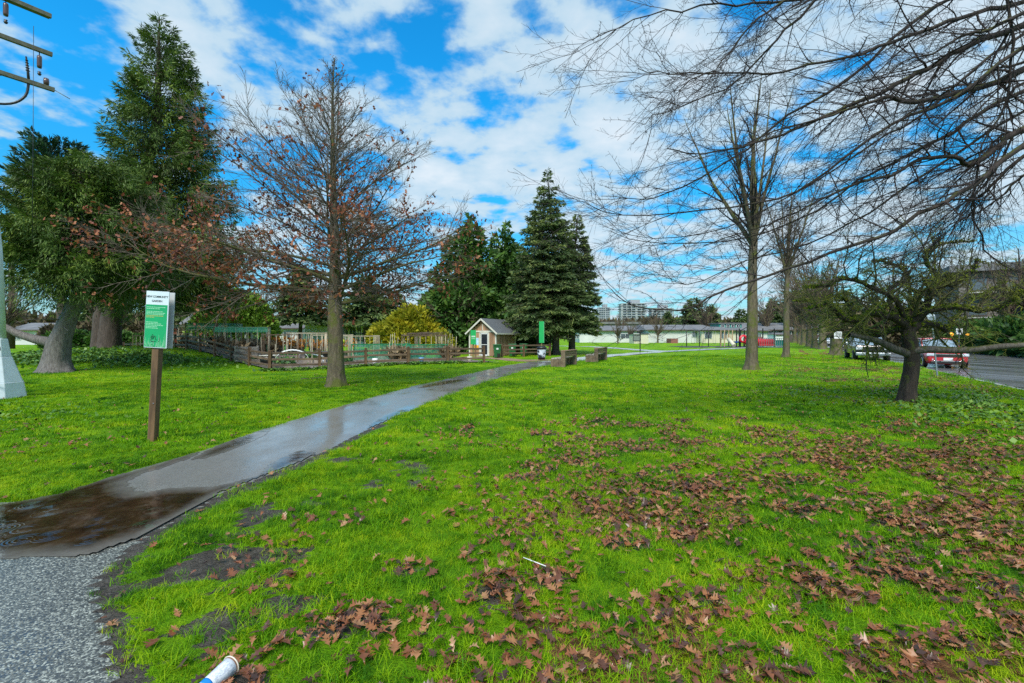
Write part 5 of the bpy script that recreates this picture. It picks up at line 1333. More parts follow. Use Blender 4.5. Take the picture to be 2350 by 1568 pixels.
# trellis frames and cages
def cage(a, b_, w, l, h, label, net=None, mat=wood_rail, nv=5, top=True):
    root = empty('trellis_cage', gp(a, b_), rz_g, label, 'trellis', 'trellis frames in the community garden')
    for x in (-w / 2, w / 2):
        for y in (-l / 2, l / 2): MB().bar((x, y, 0), (x + rd.gauss(0, .02), y, h), .05, .05).build('upright', mat, root)
    for x in (-w / 2, w / 2): MB().bar((x, -l / 2 - .05, h), (x, l / 2 + .05, h + rd.gauss(0, .03)), .045, .06).build('top_rail', mat, root)
    for y in (-l / 2, l / 2): MB().bar((-w / 2, y, h - .02), (w / 2, y, h - .02), .045, .05).build('cross_rail', mat, root)
    for i in range(1, nv):
        x = -w / 2 + w * i / nv; MB().tube([(x, -l / 2, .1), (x + rd.gauss(0, .02), -l / 2, h)], .012, 4).build('cane', bamboo if mat is not green_st else green_st, root)
        y = -l / 2 + l * i / nv; MB().tube([(w / 2, y, .1), (w / 2, y, h)], .012, 4).build('cane', bamboo if mat is not green_st else green_st, root)
    if net:
        z0_ = net[1]
        m = MB(); m.quad((-w / 2, -l / 2 - .03, z0_), (w / 2, -l / 2 - .03, z0_), (w / 2, -l / 2 - .03, net[2]), (-w / 2, -l / 2 - .03, net[2]))
        m.quad((w / 2 + .03, -l / 2, z0_), (w / 2 + .03, l / 2, z0_), (w / 2 + .03, l / 2, net[2]), (w / 2 + .03, -l / 2, net[2]))
        if top:
            nn = 6
            for i in range(nn):
                x0_, x1_ = -w / 2 + w * i / nn, -w / 2 + w * (i + 1) / nn; f = lambda x: h - .10 * math.sin(math.pi * (x + w / 2) / w)
                m.quad((x0_, -l / 2, f(x0_)), (x1_, -l / 2, f(x1_)), (x1_, l / 2, f(x1_)), (x0_, l / 2, f(x0_)))
        m.build('netting', net[0], root)
cage(2.2, 9.5, 3.0, 3.4, 1.95, 'tall frame topped with green netting right of the sign', (net_green, 1.6, 1.95))
cage(1.8, 13.5, 3.0, 3.6, 2.0, 'frame with sagging green net roof behind the first netted frame', (net_green, 1.5, 2.0))
cage(2.0, 18, 3.2, 3.6, 2.0, 'pale pole frame with thin net roof at the left of the garden', (net_green, 1.75, 2.0), bamboo)
cage(2.4, 4.6, 1.9, 2.0, 1.75, 'brown cane frame behind the corner post', None)
cage(5.6, 5.2, 2.4, 2.4, 1.75, 'pale pole frame left of the oak trunk', None, bamboo, nv=8)
cage(7.6, 3.2, 3.4, 1.4, 1.2, 'low green netted bed right of the oak trunk', (net_green, .25, 1.15), green_st, top=False)
cage(9.9, 2.6, 3.0, 1.4, 1.15, 'long green netting panel behind the middle rails of the front fence', (net_green, .2, 1.05), green_st, top=False)
cage(11.6, 5.0, 2.6, 2.4, 1.75, 'brown pergola frame with branches on top near the shed end', None, nv=7)
cage(9.2, 8.8, 2.6, 2.6, 1.7, 'pole frame in the middle of the garden beyond the green netting', None, bamboo, nv=8)
cage(6.5, 10.5, 2.6, 2.6, 1.8, 'bean frame in the middle of the garden left of the oak', None, bamboo, nv=8)
cage(4.2, 14.5, 2.6, 2.6, 1.8, 'bean frame far back in the left half of the garden', None, bamboo, nv=8)
cage(1.6, 23.5, 2.6, 3.2, 1.7, 'brown slatted frame far left, seen under the tall spruce', None, wood_rail, nv=10)
cage(1.6, 28, 2.6, 3.2, 1.7, 'farthest slatted frame at the left end of the garden', None, wood_rail, nv=10)
# brush heaped on the pergola
root = empty('brush_pile', gp(11.6, 5.0), rz_g, 'bundle of brown prunings lying on the pergola near the shed end', 'branches')
tubes('sticks', [wander((rd.uniform(-1.3, 0), rd.uniform(-1, 1), 1.80 + rd.uniform(0, .12)), (1, rd.gauss(0, .12), 0), 1.6, .016, .006, 4, rd, .04)[:2] for _ in range(36)], 3, tw_brown, root)
# white hooped cloche
root = empty('hoop_cloche', gp(2.2, 2.6), rz_g, 'row of white arched hoops over a bed behind the fence corner', 'hoops')
for i in range(6):
    y = 0; P = [(math.cos(a) * .85, -1.0 + i * .40, .40 + math.sin(a) * .55) for a in np.linspace(0, math.pi, 13)]; MB().tube(P, .011, 6).build('hoop', white_p, root)
# planter box, compost bin, water tub, crate
root = empty('compost_bin', gp(.9, 5.4), rz_g, 'weathered slatted compost crate against the left fence of the garden', 'compost bin')
for i in range(6):
    for s_ in (-1, 1):
        MB().box((0, s_ * .55, .12 + i * .15), (1.2, .03, .11)).build('slat', wood_grey, root); MB().box((s_ * .6, 0, .12 + i * .15), (.03, 1.07, .11)).build('slat', wood_grey, root)
for x in (-.57, .57):
    for y in (-.5, .5): MB().box((x, y, .5), (.06, .06, 1.0)).build('corner_post', wood_grey, root)
root = empty('water_tub', gp(1.3, 3.4), 0, 'black tub with a pale rim inside the garden near the corner', 'tub')
MB().lathe([(0, .02), (.42, .02), (.50, .55), (.46, .55), (.40, .1), (0, .08)], (0, 0, 0), 20).build('tub', black_pl, root); MB().lathe([(.49, .54), (.53, .55), (.53, .59), (.47, .59), (.47, .55)], (0, 0, 0), 20).build('rim', trim_w, root)
root = empty('wheelbarrow', gp(4.0, 2.0), .5, 'dark covered garden cart behind the front fence', 'cart')
V = MB(); V.add([(-.35, -.3, .45), (.35, -.3, .45), (.35, .3, .45), (-.35, .3, .45), (-.55, -.42, .85), (.6, -.42, .85), (.6, .42, .85), (-.55, .42, .85)], [(3, 2, 1, 0), (0, 1, 5, 4), (1, 2, 6, 5), (2, 3, 7, 6), (3, 0, 4, 7), (4, 5, 6, 7)])
V.build('tray', black_pl, root, .02); MB().lathe([(0, -.03), (.2, -.03), (.2, .03), (0, .03)], (0, 0, 0), 14).build('wheel', rubber, root).matrix_local = Matrix.Translation((.75, 0, .2)) @ Matrix.Rotation(math.pi / 2, 4, 'X')
for s_ in (-1, 1): MB().tube([(.75, s_ * .1, .2), (.2, s_ * .28, .42), (-1.0, s_ * .32, .7)], .02, 6).build('handle', steel, root); MB().tube([(-.4, s_ * .28, .45), (-.5, s_ * .3, .0)], .02, 6).build('leg', steel, root)
for j_, (a, b_, c_, t_, lb) in enumerate([(6.2, 1.4, (.55, .55, .5), white_p, 'small white bucket behind the front fence left of the oak'), (8.9, 1.2, (.4, .4, .45), pbr('blue_tub', (.10, .25, .45), .4, .1, 2, 0), 'blue bucket in the garden right of the oak trunk'), (12.2, 1.3, (.5, .5, .5), trim_w, 'cream bucket by the shed end of the garden')]):
    root = empty('bucket', gp(a, b_), 0, lb, 'bucket'); MB().lathe([(0, 0), (.13, 0), (.17, .36), (.155, .36), (.12, .03), (0, .02)], (0, 0, 0), 14).build('pail', t_, root); MB().tube([(math.cos(t) * .16, 0, .35 - math.sin(t) * .1) for t in np.linspace(0, math.pi, 8)], .006, 4).build('bail', steel, root)
lime = pbr('lime_ball', (.45, .55, .03), .5, .1, 2, 0)
root = empty('garden_float', gp(7.0, 6.6), 0, 'yellow-green ball on a cane left of the oak trunk', 'ornament')
MB().tube([(0, 0, 0), (0, 0, 1.15)], .012, 5).build('cane', bamboo, root); MB().lathe([(0.001, -.17)] + [(.17 * math.cos(a), .17 * math.sin(a)) for a in np.linspace(-1.4, 1.4, 9)] + [(0.001, .17)], (0, 0, 1.3), 12).build('ball', lime, root)
# orange marigold-like flowering row and rose-red dead dahlias
x_ = []
fo_or = foliage('orange_blooms', [(0.2, (0.25, 0.09, 0.02)), (0.6, (0.50, 0.20, 0.03)), (0.9, (0.65, 0.40, 0.06))], .2, .6, 2)
for a, b_, w, lb in ((9.0, 12.5, 4.5, 'band of orange dried foliage at the back of the garden right of the oak'), (5.5, 12.5, 2.2, 'orange shrub at the back of the garden left of the oak')):
    root = empty('orange_shrub', gp(a, b_), rz_g, lb, 'shrub'); plants(root, w, 1.0, 1.2, 260, fo_or, 'leaves', .7, .22)
    tubes('stems', [((( rd.uniform(-w / 2, w / 2), rd.uniform(-.4, .4), 0), (rd.uniform(-w / 2, w / 2), rd.uniform(-.4, .4), 1.1)), (.015, .008)) for _ in range(30)], 3, tw_brown, root)

# ------------------------------------------------------------------ tool shed
Sx, Sy = -1.35, 38.0            # front right corner of the walls
th = math.radians(-29)
root = empty('tool_shed', gz(Sx, Sy), th, 'small cedar-board tool shed with a grey gable roof', 'shed')
Wd, Ln, Hw, Hr = 2.6, 3.3, 2.12, 3.15     # local: x to the left is negative, y away
bw = Wd / 10
def skip_front(x): return -1.56 < x < -.78
for i in range(10):
    x = -Wd + bw * (i + .5)
    zt = 2.12 + (Hr - .15 - 2.12) * (1 - abs(x + Wd / 2) / (Wd / 2))
    z0_ = 1.95 if skip_front(x) else 0.02
    MB().box((x, 0 + .005 * (i % 2), (z0_ + zt) / 2), (bw - .012, .03, zt - z0_)).build('board', cedar_b, root)
    MB().box((x, Ln, zt / 2), (bw - .012, .03, zt)).build('board', cedar_b, root)
for i in range(13):
    y = Ln / 13 * (i + .5)
    for x in (0, -Wd): MB().box((x + .004 * (i % 2), y, Hw / 2 + .02), (.03, Ln / 13 - .012, Hw)).build('board', cedar_b, root)
MB().box((-Wd / 2, Ln / 2, 1.0), (Wd - .06, Ln - .06, 2.0)).build('inner_lining', black_pl, root)
for x, y in ((0.012, -.012), (-Wd - .012, -.012), (.012, Ln + .012)): MB().box((x, y, Hw / 2), (.11, .11, Hw)).build('corner_board', trim_w, root)
MB().box((-Wd / 2, -.035, 2.10), (Wd + .02, .035, .13)).build('tie_board', trim_w, root)
MB().box((-Wd / 2, -.04, 2.46), (.07, .03, .56)).build('king_post', trim_w, root)
ov, of = .28, .30; pitch = math.atan2(Hr - Hw, Wd / 2)
slope = (Wd / 2 + ov) / math.cos(pitch)
for s_ in (-1, 1):
    cxr = -Wd / 2 + s_ * (Wd / 2 + ov) / 2; czr = Hr - (Wd / 2 + ov) / 2 * math.tan(pitch)
    rf = MB().box((0, 0, 0), (slope, Ln + 2 * of, .05)).build('roof_slope', shingle, root); rf.location = (cxr, Ln / 2, czr + .04); rf.rotation_euler = (0, s_ * pitch, 0)
    for yb_ in (-of - .012, Ln + of + .012):
        br_ = MB().box((0, 0, 0), (slope + .02, .03, .13)).build('barge_board', trim_w, root); br_.location = (cxr, yb_, czr - .01); br_.rotation_euler = (0, s_ * pitch, 0)
    MB().box((-Wd / 2 + s_ * (Wd / 2 + ov + .005), Ln / 2, Hr - (Wd / 2 + ov) * math.tan(pitch) + .0), (.03, Ln + 2 * of, .12)).build('gutter_board', trim_w, root)
dr = MB().box((-1.12, .0, 1.0), (.62, .03, 1.86)).build('screen_door', dark_glass, root)
for a, s_ in (((-1.12, -.02, 1.90), (.66, .03, .06)), ((-1.12, -.02, .10), (.66, .03, .08)), ((-1.12, -.02, .98), (.66, .03, .04)), ((-1.44, -.02, 1.0), (.04, .03, 1.86)), ((-.80, -.02, 1.0), (.04, .03, 1.86))): MB().box(a, s_).build('door_rail', white_p, dr)
MB().box((-.84, -.045, .98), (.03, .03, .10)).build('handle', steel, dr)
for a, s_ in (((-1.12, -.02, 2.0), (.98, .05, .11)), ((-1.55, -.02, 1.0), (.13, .05, 2.0)), ((-.69, -.02, 1.0), (.13, .05, 2.0))): MB().box(a, s_).build('door_casing', trim_w, root)
blue_i = pbr('poster_sky', (.22, .50, .72), .4, .2, 3, 0, col2=(.70, .80, .85)); or_i = pbr('poster_orange', (.75, .22, .02), .4, .2, 6, 0, col2=(.85, .55, .03))
po = MB().box((-1.95, -.04, 1.05), (.56, .015, 1.0)).build('poster', white_p, root)
MB().quad((-2.22, -.05, .96), (-1.68, -.05, .96), (-1.68, -.05, 1.53), (-2.22, -.05, 1.53)).build('sky_picture', blue_i, po); MB().quad((-2.22, -.05, .62), (-1.68, -.05, .62), (-1.68, -.05, .93), (-2.22, -.05, .93)).build('orange_picture', or_i, po)
MB().box((-1.12, -.35, .03), (1.2, .6, .06)).build('door_step', wood_grey, root)

# garden banner post left of the shed
bp = ((1087 - 1175) / F * 33.5, 33.5)
root = empty('banner_sign', gz(*bp), 0, 'green banner sign on a wooden post at the left of the shed', 'sign')
MB().box((0, 0, 1.05), (.12, .12, 2.1)).build('post', wood_green, root, .008); MB().box((.16, .02, .55), (.09, .09, 1.1)).build('brace_post', wood_post, root, .008)
b1 = MB().box((-.02, -.09, 1.62), (.40, .02, 1.05)).build('banner', green_sg, root)
MB().quad((-.15, -.102, 1.66), (.12, -.102, 1.66), (.12, -.102, 1.72), (-.15, -.102, 1.72)).build('small_print', white_p, b1)
for z in (1.56, 1.5): MB().quad((-.15, -.102, z), (.12, -.102, z), (.12, -.102, z + .015), (-.15, -.102, z + .015)).build('small_print', white_p, b1)
# tall green banner behind the litter bin
bp = ((1243 - 1175) / F * 32.8, 32.9)
root = empty('tall_banner', gz(*bp), 0, 'tall narrow bright green banner standing over the litter bin', 'banner')
MB().box((0, 0, 1.35), (.08, .08, 2.7)).build('post', wood_green, root, .006)
b1 = MB().box((0, -.07, 1.98), (.36, .025, 1.55)).build('banner', green_sg, root); MB().box((.17, -.086, 1.98), (.012, .006, 1.5)).build('pale_edge', ink_pale, b1)
# litter bin with printed wrap
bx_ = (1243 - 1175) / F * 32.3
root = empty('litter_bin', gz(bx_, 32.3), 0, 'black lidded litter bin with a pale printed wrap, below the tall banner', 'bin')
MB().lathe([(0, .03), (.24, .03), (.32, .80), (0, .80)], (0, 0, 0), 20).build('barrel', black_pl, root)
wrapm, _nt, _b = newmat('printed_wrap')
_v = _nt.nodes.new('ShaderNodeTexVoronoi'); _v.inputs['Scale'].default_value = 9; _v.distance = 'CHEBYCHEV'; _nt.links.new(nmap(_nt, coords(_nt), (1, 1, .8)), _v.inputs['Vector'])
_s = _nt.nodes.new('ShaderNodeSeparateColor'); _nt.links.new(_v.outputs['Color'], _s.inputs[0])
_nt.links.new(ramp(_nt, _s.outputs[1], [(.35, (.02, .03, .035)), (.5, (.28, .36, .42)), (.8, (.62, .70, .76))]), _b.inputs['Base Color'])
MB().lathe([(.262, .18), (.322, .74)], (0, 0, 0), 20).build('wrap', wrapm, root)
MB().lathe([(.34, .80), (.36, .82), (.36, .90), (.2, .98), (0, 1.0)], (0, 0, 0), 20).build('lid', black_pl, root)
# wheelie bins
def wheelie(loc, rz, label):
    root = empty('wheelie_bin', loc, rz, label, 'bin', 'green wheelie bins beside the shed')
    V = MB(); V.add([(-.22, -.26, .06), (.22, -.26, .06), (.22, .22, .06), (-.22, .22, .06), (-.29, -.36, .98), (.29, -.36, .98), (.29, .32, .98), (-.29, .32, .98)], [(3, 2, 1, 0), (0, 1, 5, 4), (1, 2, 6, 5), (2, 3, 7, 6), (3, 0, 4, 7), (4, 5, 6, 7)]); V.build('tub', green_pl, root, .015)
    MB().box((0, -.03, 1.02), (.64, .78, .06), rot=(.03, 0, 0)).build('lid', green_pl, root, .015); MB().box((0, .40, .98), (.5, .05, .05)).build('handle', green_pl, root)
    for s_ in (-1, 1):
        w = MB().lathe([(0, -.025), (.1, -.025), (.1, .025), (0, .025)], (0, 0, 0), 12).build('wheel', rubber, root); w.location = (s_ * .27, .25, .1); w.rotation_euler = (0, math.pi / 2, 0)
    MB().box((.0, -.335, .72), (.16, .012, .12), rot=(.1, 0, 0)).build('sticker', white_p, root)
    MB().box((.10, -.29, .22), (.22, .05, .26), rot=(.1, 0, 0)).build('foot_plate', black_pl, root)
wheelie(gz(-.62 - .55, 35.6), .12, 'green wheelie bin in front of the shed corner, left of the fence end')
wheelie(gz(.05, 37.6), -.1, 'dark green wheelie bin behind the rail fence by the shed, the nearer one')
wheelie(gz(1.0, 38.5), -.2, 'dark green wheelie bin behind the rail fence, farther from the shed')

# ------------------------------------------------------------------ benches
bench_w = pbr('bench_timber', (0.085, 0.058, 0.036), .6, .3, 6, .5, col2=(0.20, 0.145, 0.095), perobj=.2); bench_r = pbr('bench_back_timber', (0.17, 0.090, 0.055), .6, .3, 6, .4, col2=(0.30, 0.19, 0.12))
def bench(loc, rz, label, pale):
    root = empty('park_bench', loc, rz, label, 'bench', 'heavy wooden benches along the path')
    L = 2.2                                                      # length runs along +y, seat faces -x
    for y in (0, L):
        for k in range(4): MB().box((-.36 + .155 * k, y, .21), (.15, .12, .42)).build('end_timber', bench_w, root, .01)
        MB().box((.27, y, .43), (.24, .12, .86)).build('back_timber', bench_w, root, .01)
    for k in range(3): MB().box((-.32 + .19 * k, L / 2, .455), (.17, L + .14, .065)).build('seat_plank', pale, root, .01)
    for k in range(2): MB().box((.30, L / 2, .62 + .15 * k), (.10, L - .1, .13)).build('backrest_plank', bench_r, root, .01)
    MB().box((.27, L / 2, .885), (.28, L + .14, .05)).build('cap_plank', bench_r, root, .01)
bench(gz(2.55, 24.9), -.42, 'nearer wooden park bench beside the footpath junction', wood_grey)
bench(gz(5.15, 29.2), -.46, 'farther wooden park bench near the pale path', wood_grey)

# ------------------------------------------------------------------ street side
Yh = 40.0
hy = gz(30.15, Yh)
root = empty('fire_hydrant', hy, 0, 'small red fire hydrant beside the kerb', 'hydrant')
MB().lathe([(0, 0), (.17, 0), (.17, .05), (.12, .07), (.12, .5), (.15, .52), (.15, .56), (.11, .62), (.04, .70), (.03, .76), (0, .76)], (0, 0, 0), 14).build('body', red_p, root)
for s_ in (-1, 1):
    MB().tube([(s_ * .1, 0, .42), (s_ * .2, 0, .42)], .055, 10).build('outlet', red_p, root)
MB().tube([(0, -.1, .40), (0, -.2, .40)], .075, 10).build('front_outlet', white_p, root)
lp_m = pbr('dark_green_iron', (.010, .022, .018), .4, .1, 4, 0)
root = empty('lamp_post', gz(30.75, 39.8), 0, 'dark green cast-iron lamp post by the hydrant', 'street lamp')
MB().lathe([(0, 0), (.38, 0), (.36, .10), (.22, .28), (.15, .55), (.115, .9), (.10, 3.9), (.13, 3.95), (.09, 4.1), (0, 4.1)], (0, 0, 0), 16).build('column', lp_m, root)
MB().lathe([(.08, 4.1), (.17, 4.2), (.22, 4.5), (.14, 4.72), (0, 4.76)], (0, 0, 0), 14).build('globe', white_p, root)
# tree stump with notice
root = empty('tree_stump', gz(27.4 * 1.02, 39.2), 0, 'tall cut tree stump with a white notice on top, by the kerb', 'stump')
trunk_obj('trunk', [(0, 0, -.1), (0, 0, .6), (0, 0, 1.45)], [.50, .44, .42], bk_oak, root, 18, .3)
MB().lathe([(0, 1.452), (.42, 1.452)], (0, 0, 0), 16).build('cut_face', wood_grey, root)
nt_ = MB().box((0, -.2, 1.75), (.66, .03, .60)).build('notice', white_p, root)
for z in (1.9, 1.8, 1.7, 1.6): MB().box((rd.uniform(-.05, .05), -.218, z), (rd.uniform(.3, .5), .004, .035)).build('notice_mark', ink, nt_)
# leaning sign post
root = empty('leaning_post', gz((2151 - 1175) / F * 19, 19), 0, 'thin galvanised sign post leaning beside the street', 'post', rot=(0, math.radians(-5.5), 0))
MB().box((0, 0, 1.25), (.055, .03, 2.6)).build('post', steel, root); MB().box((0.0, -.02, 2.3), (.30, .006, .45)).build('sign_plate', steel, root)
# bare steel guard fence
root = empty('guard_fence', gz(36.3, 60), 0, 'short grey steel bar fence at the end of the verge', 'fence')
fp = [(0, 0), (-1.2, 9)]
for z in (.1, 1.35): MB().bar((0, 0, z), (-1.2, 9, z), .06, .06).build('rail', steel, root)
bar0 = MB().box((0, 0, .72), (.05, .05, 1.3)).build('bar', steel, root); 
for i in range(1, 26): o = bar0.copy(); C.objects.link(o); o.location = (-1.2 * i / 25, 9 * i / 25, 0)
# utility box
root = empty('utility_box', gz(45.4, 77), .2, 'teal green utility box on the grass near the school', 'utility box')
teal = pbr('teal_paint', (.02, .22, .17), .45, .1, 3, 0)
MB().box((0, 0, .45), (1.2, .9, .9)).build('cabinet', teal, root, .03); MB().box((0, 0, .93), (1.3, 1.0, .08)).build('lid', teal, root, .02)
# warning beacons across the street
amber, _nt, _b = newmat('amber_lamp'); _b.inputs['Base Color'].default_value = (.8, .35, .02, 1); _b.inputs['Emission Color'].default_value = (1, .45, .04, 1); _b.inputs['Emission Strength'].default_value = .7
root = empty('warning_sign', (45.2, 46, 0), -.4, 'small white sign between two amber beacons across the street', 'sign')
MB().tube([(0, 0, 0), (0, 0, 2.6)], .05, 8).build('post', steel, root); MB().box((0, -.06, 2.15), (.5, .03, .6)).build('sign_plate', white_p, root)
MB().lathe([(.0, 0), (.12, 0), (.12, .1), (.0, .1)], (0, 0, 0), 14).build('sign_symbol', ink, root).matrix_local = Matrix.Translation((0, -.08, 2.2)) @ Matrix.Rotation(math.pi / 2, 4, 'X')
for s_, r_ in ((-1, .19), (1, .14)):
    l = MB().lathe([(0, 0), (r_, 0), (r_ * .8, .1), (0, .14)], (0, 0, 0), 14).build('beacon', amber, root); l.matrix_local = Matrix.Translation((s_ * .62, -.05, 1.85)) @ Matrix.Rotation(math.pi / 2, 4, 'X')
    MB().box((s_ * .62, .03, 1.85), (r_ * 2.3, .05, r_ * 2.3)).build('beacon_housing', black_pl, root)
MB().bar((-.62, 0, 1.85), (.62, 0, 1.85), .04, .04).build('crossbar', steel, root)

# ------------------------------------------------------------------ cars
def carpaint(name, col):
    m, nt, b = newmat(name); b.inputs['Base Color'].default_value = (*col, 1); b.inputs['Roughness'].default_value = .28; b.inputs['Coat Weight'].default_value = .8; b.inputs['Coat Roughness'].default_value = .05
    n = noise(nt, coords(nt), 3, 4, .6); nt.links.new(ramp(nt, n, [(.3, tuple(c * .8 for c in col)), (.7, col)]), b.inputs['Base Color']); return m
chrome = pbr('chrome', (.75, .77, .80), .12, .02, 2, 0, metal=1.0)
lampg = pbr('headlamp_glass', (.55, .60, .65), .08, .2, 9, 0)
glassc = pbr('sky_tinted_windscreen', (.20, .28, .34), .06, .1, 2, 0, spec=1.0)  # pale blue sky reflection painted into the glass base colour
def loft(st, name, mat, parent):
    """st: rows of (y, [(x,z)...] half section from centre bottom to centre top)"""
    V = []; n = len(st[0][1])
    for y, s in st:
        for x, z in s: V.append((x, y, z))
        for x, z in reversed(s[1:-1]): V.append((-x, y, z))
    m = 2 * n - 2; k = len(st)
    Q = [(i * m + j, i * m + (j + 1) % m, (i + 1) * m + (j + 1) % m, (i + 1) * m + j) for i in range(k - 1) for j in range(m)]
    me = bpy.data.meshes.new(name); me.from_pydata(V, [], Q + [tuple(reversed(range(m))), tuple(range((k - 1) * m, k * m))]); me.polygons.foreach_set('use_smooth', [True] * (len(Q) + 2))
    me.materials.append(mat); o = bpy.data.objects.new(name, me); C.objects.link(o); o.parent = parent
    s_ = o.modifiers.new('smooth', 'SUBSURF'); s_.levels = 2; s_.render_levels = 2
    return o
def car(label, loc, rz, paint, W=1.82, L=4.5, H=1.66, hood=1.02, kind='suv', name='parked_car', cat='car'):
    """front faces local -y"""
    root = empty(name, loc, rz, label, cat); w = W / 2
    def sec(y, zb, belt, f=1.0): return (y, [(0, zb), (w * .80 * f, zb), (w * .97 * f, zb + .12), (w * f, (zb + belt) / 2), (w * .97 * f, belt - .10), (w * .86 * f, belt), (w * .4, belt + .03), (0, belt + .04)])
    h = L / 2
    loft([sec(-h, .30, hood - .28, .80), sec(-h + .10, .22, hood - .16, .93), sec(-h + .5, .2, hood - .06, 1.0), sec(-h + 1.25, .2, hood + .02), sec(0, .2, hood + .06), sec(h - .9, .2, hood + .08), sec(h - .25, .24, hood + .05, .98), sec(h, .34, hood - .1, .88)], 'body', paint, root)
    by, ty0, ty1, ey = -h + 1.15, -h + 1.95, h - .75, h - .12
    if kind == 'sedan': ty1, ey = h - 1.5, h - .85
    zb = hood + .0; zr = H
    def gs(y, z, f): return (y, [(0, zb), (w * .55, zb), (w * .90, zb), (w * .90 * f + w * .0, (zb + z) / 2 + .02), (w * .80 * f, z - .05), (w * .55 * f, z), (w * .25, z + .02), (0, z + .025)])
    loft([(by, [(0, zb), (w * .5, zb), (w * .86, zb), (w * .86, zb + .02), (w * .80, zb + .03), (w * .55, zb + .035), (w * .25, zb + .04), (0, zb + .04)]), gs(ty0 - .1, zr - .06, .90), gs(ty0 + .35, zr, .93), gs((ty0 + ty1) / 2, zr + .01, .93), gs(ty1, zr - .03, .90), (ey, [(0, zb), (w * .5, zb), (w * .84, zb), (w * .84, zb + .06), (w * .76, zb + .12), (w * .5, zb + .14), (w * .25, zb + .15), (0, zb + .15)])], 'cabin_glass', glassc, root)
    R_ = MB(); ys_ = np.linspace(ty0 + .02, ty1 + .02, 6)
    V = [(x * w, y, zr + .035 - .10 * abs(x) ** 3 - .05 * abs((y - (ty0 + ty1) / 2) / (ty1 - ty0)) ** 2 * 2) for y in ys_ for x in (-.76, -.6, -.3, 0, .3, .6, .76)]
    R_.add(V, [(j * 7 + i, j * 7 + i + 1, j * 7 + i + 8, j * 7 + i + 7) for j in range(5) for i in range(6)], 0, True)
    ro = R_.build('roof', paint, root); so = ro.modifiers.new('t', 'SOLIDIFY'); so.thickness = .05
    for s_ in (-1, 1):
        MB().tube([(s_ * w * .87, by + .05, zb + .03), (s_ * w * .80, ty0 - .15, zr - .12), (s_ * w * .75, ty0 + .15, zr - .01)], .035, 6).build('front_pillar', paint, root)
        MB().tube([(s_ * w * .90, .1, zb + .02), (s_ * w * .79, .15, zr - .03)], .03, 6).build('door_pillar', black_pl, root)
        MB().tube([(s_ * w * .88, ey - .25, zb + .08), (s_ * w * .76, ty1 - .05, zr - .05)], .05, 6).build('rear_pillar', paint, root)
        MB().box((s_ * (w + .10), by + .45, zb + .10), (.2, .10, .14)).build('mirror', paint, root, .03)
        for y in (-h + .85, h - .85):
            wh = MB().lathe([(0, -.10), (.30, -.11), (.345, -.08), (.345, .08), (.30, .11), (0, .10)], (0, 0, 0), 20).build('wheel', rubber, root); wh.location = (s_ * (w - .11), y, .345); wh.rotation_euler = (0, math.pi / 2, 0)
            MB().lathe([(0, .112), (.06, .114), (.21, .112), (.235, .118), (.235, .10)], (0, 0, 0), 16).build('rim', chrome, wh); 
            MB().lathe([(0, -.112), (.06, -.114), (.21, -.112), (.235, -.118), (.235, -.10)], (0, 0, 0), 16).build('rim', chrome, wh)
            a = MB().lathe([(.30, -.02), (.42, -.02), (.43, 0), (.42, .02), (.30, .02)], (0, 0, 0), 20).build('wheel_arch', black_pl, root); a.location = (s_ * (w - .012), y, .37); a.rotation_euler = (0, math.pi / 2, 0)
    yf = -h - .005
    MB().box((0, yf + .045, .72), (W * .62, .08, .20)).build('grille', black_pl, root, .03)
    MB().box((0, yf + .01, .795), (W * .60, .03, .022)).build('grille_bar', chrome, root)
    for s_ in (-1, 1):
        MB().box((s_ * w * .76, yf + .10, .76), (.34, .16, .15), rot=(0, 0, s_ * .35)).build('headlight', lampg, root, .03)
        MB().tube([(s_ * w * .30, yf - .0, .415), (s_ * w * .62, yf + .03, .43), (s_ * w * .86, yf + .10, .52)], .016, 6).build('bumper_trim', chrome, root)
        MB().box((s_ * w * .74, yf + .12, .50), (.22, .14, .10), rot=(0, 0, s_ * .35)).build('fog_lamp', lampg, root, .02)
        MB().box((s_ * w * .82, h - .12, .92), (.26, .2, .16), rot=(0, 0, -s_ * .3)).build('tail_light', red_p, root, .03)
    MB().box((0, yf + .03, .42), (W * .5, .03, .025)).build('bumper_bar', chrome, root)
    MB().box((0, yf + .06, .34), (W * .78, .10, .14)).build('lower_grille', black_pl, root, .02)
    p = MB().box((0, yf - .01, .53), (.40, .02, .15)).build('licence_plate', white_p, root)
    return root
hd = -math.atan(KS)
zroad = -.105
car('red sport utility car with black grille facing the camera on the street', (22.4 + .573 * 4.6 + .40, 27.3, zroad), hd, carpaint('red_car_paint', (.50, .014, .024)), W=1.88, L=4.4, H=1.68)
car('white sport utility car parked past the lamp post, its front visible', (35.9, 47.2, zroad), hd, carpaint('white_car_paint', (.70, .72, .73)), H=1.70)
car('dark green sedan parked behind the white one with the lamp post in front', (44.2, 60.8, zroad), hd, carpaint('dark_green_paint', (.015, .05, .045)), H=1.46, kind='sedan', hood=.95)
car('distant white car, last of the parked row', (57.3, 83.5, zroad), hd, carpaint('second_white_paint', (.72, .74, .76)), H=1.5)
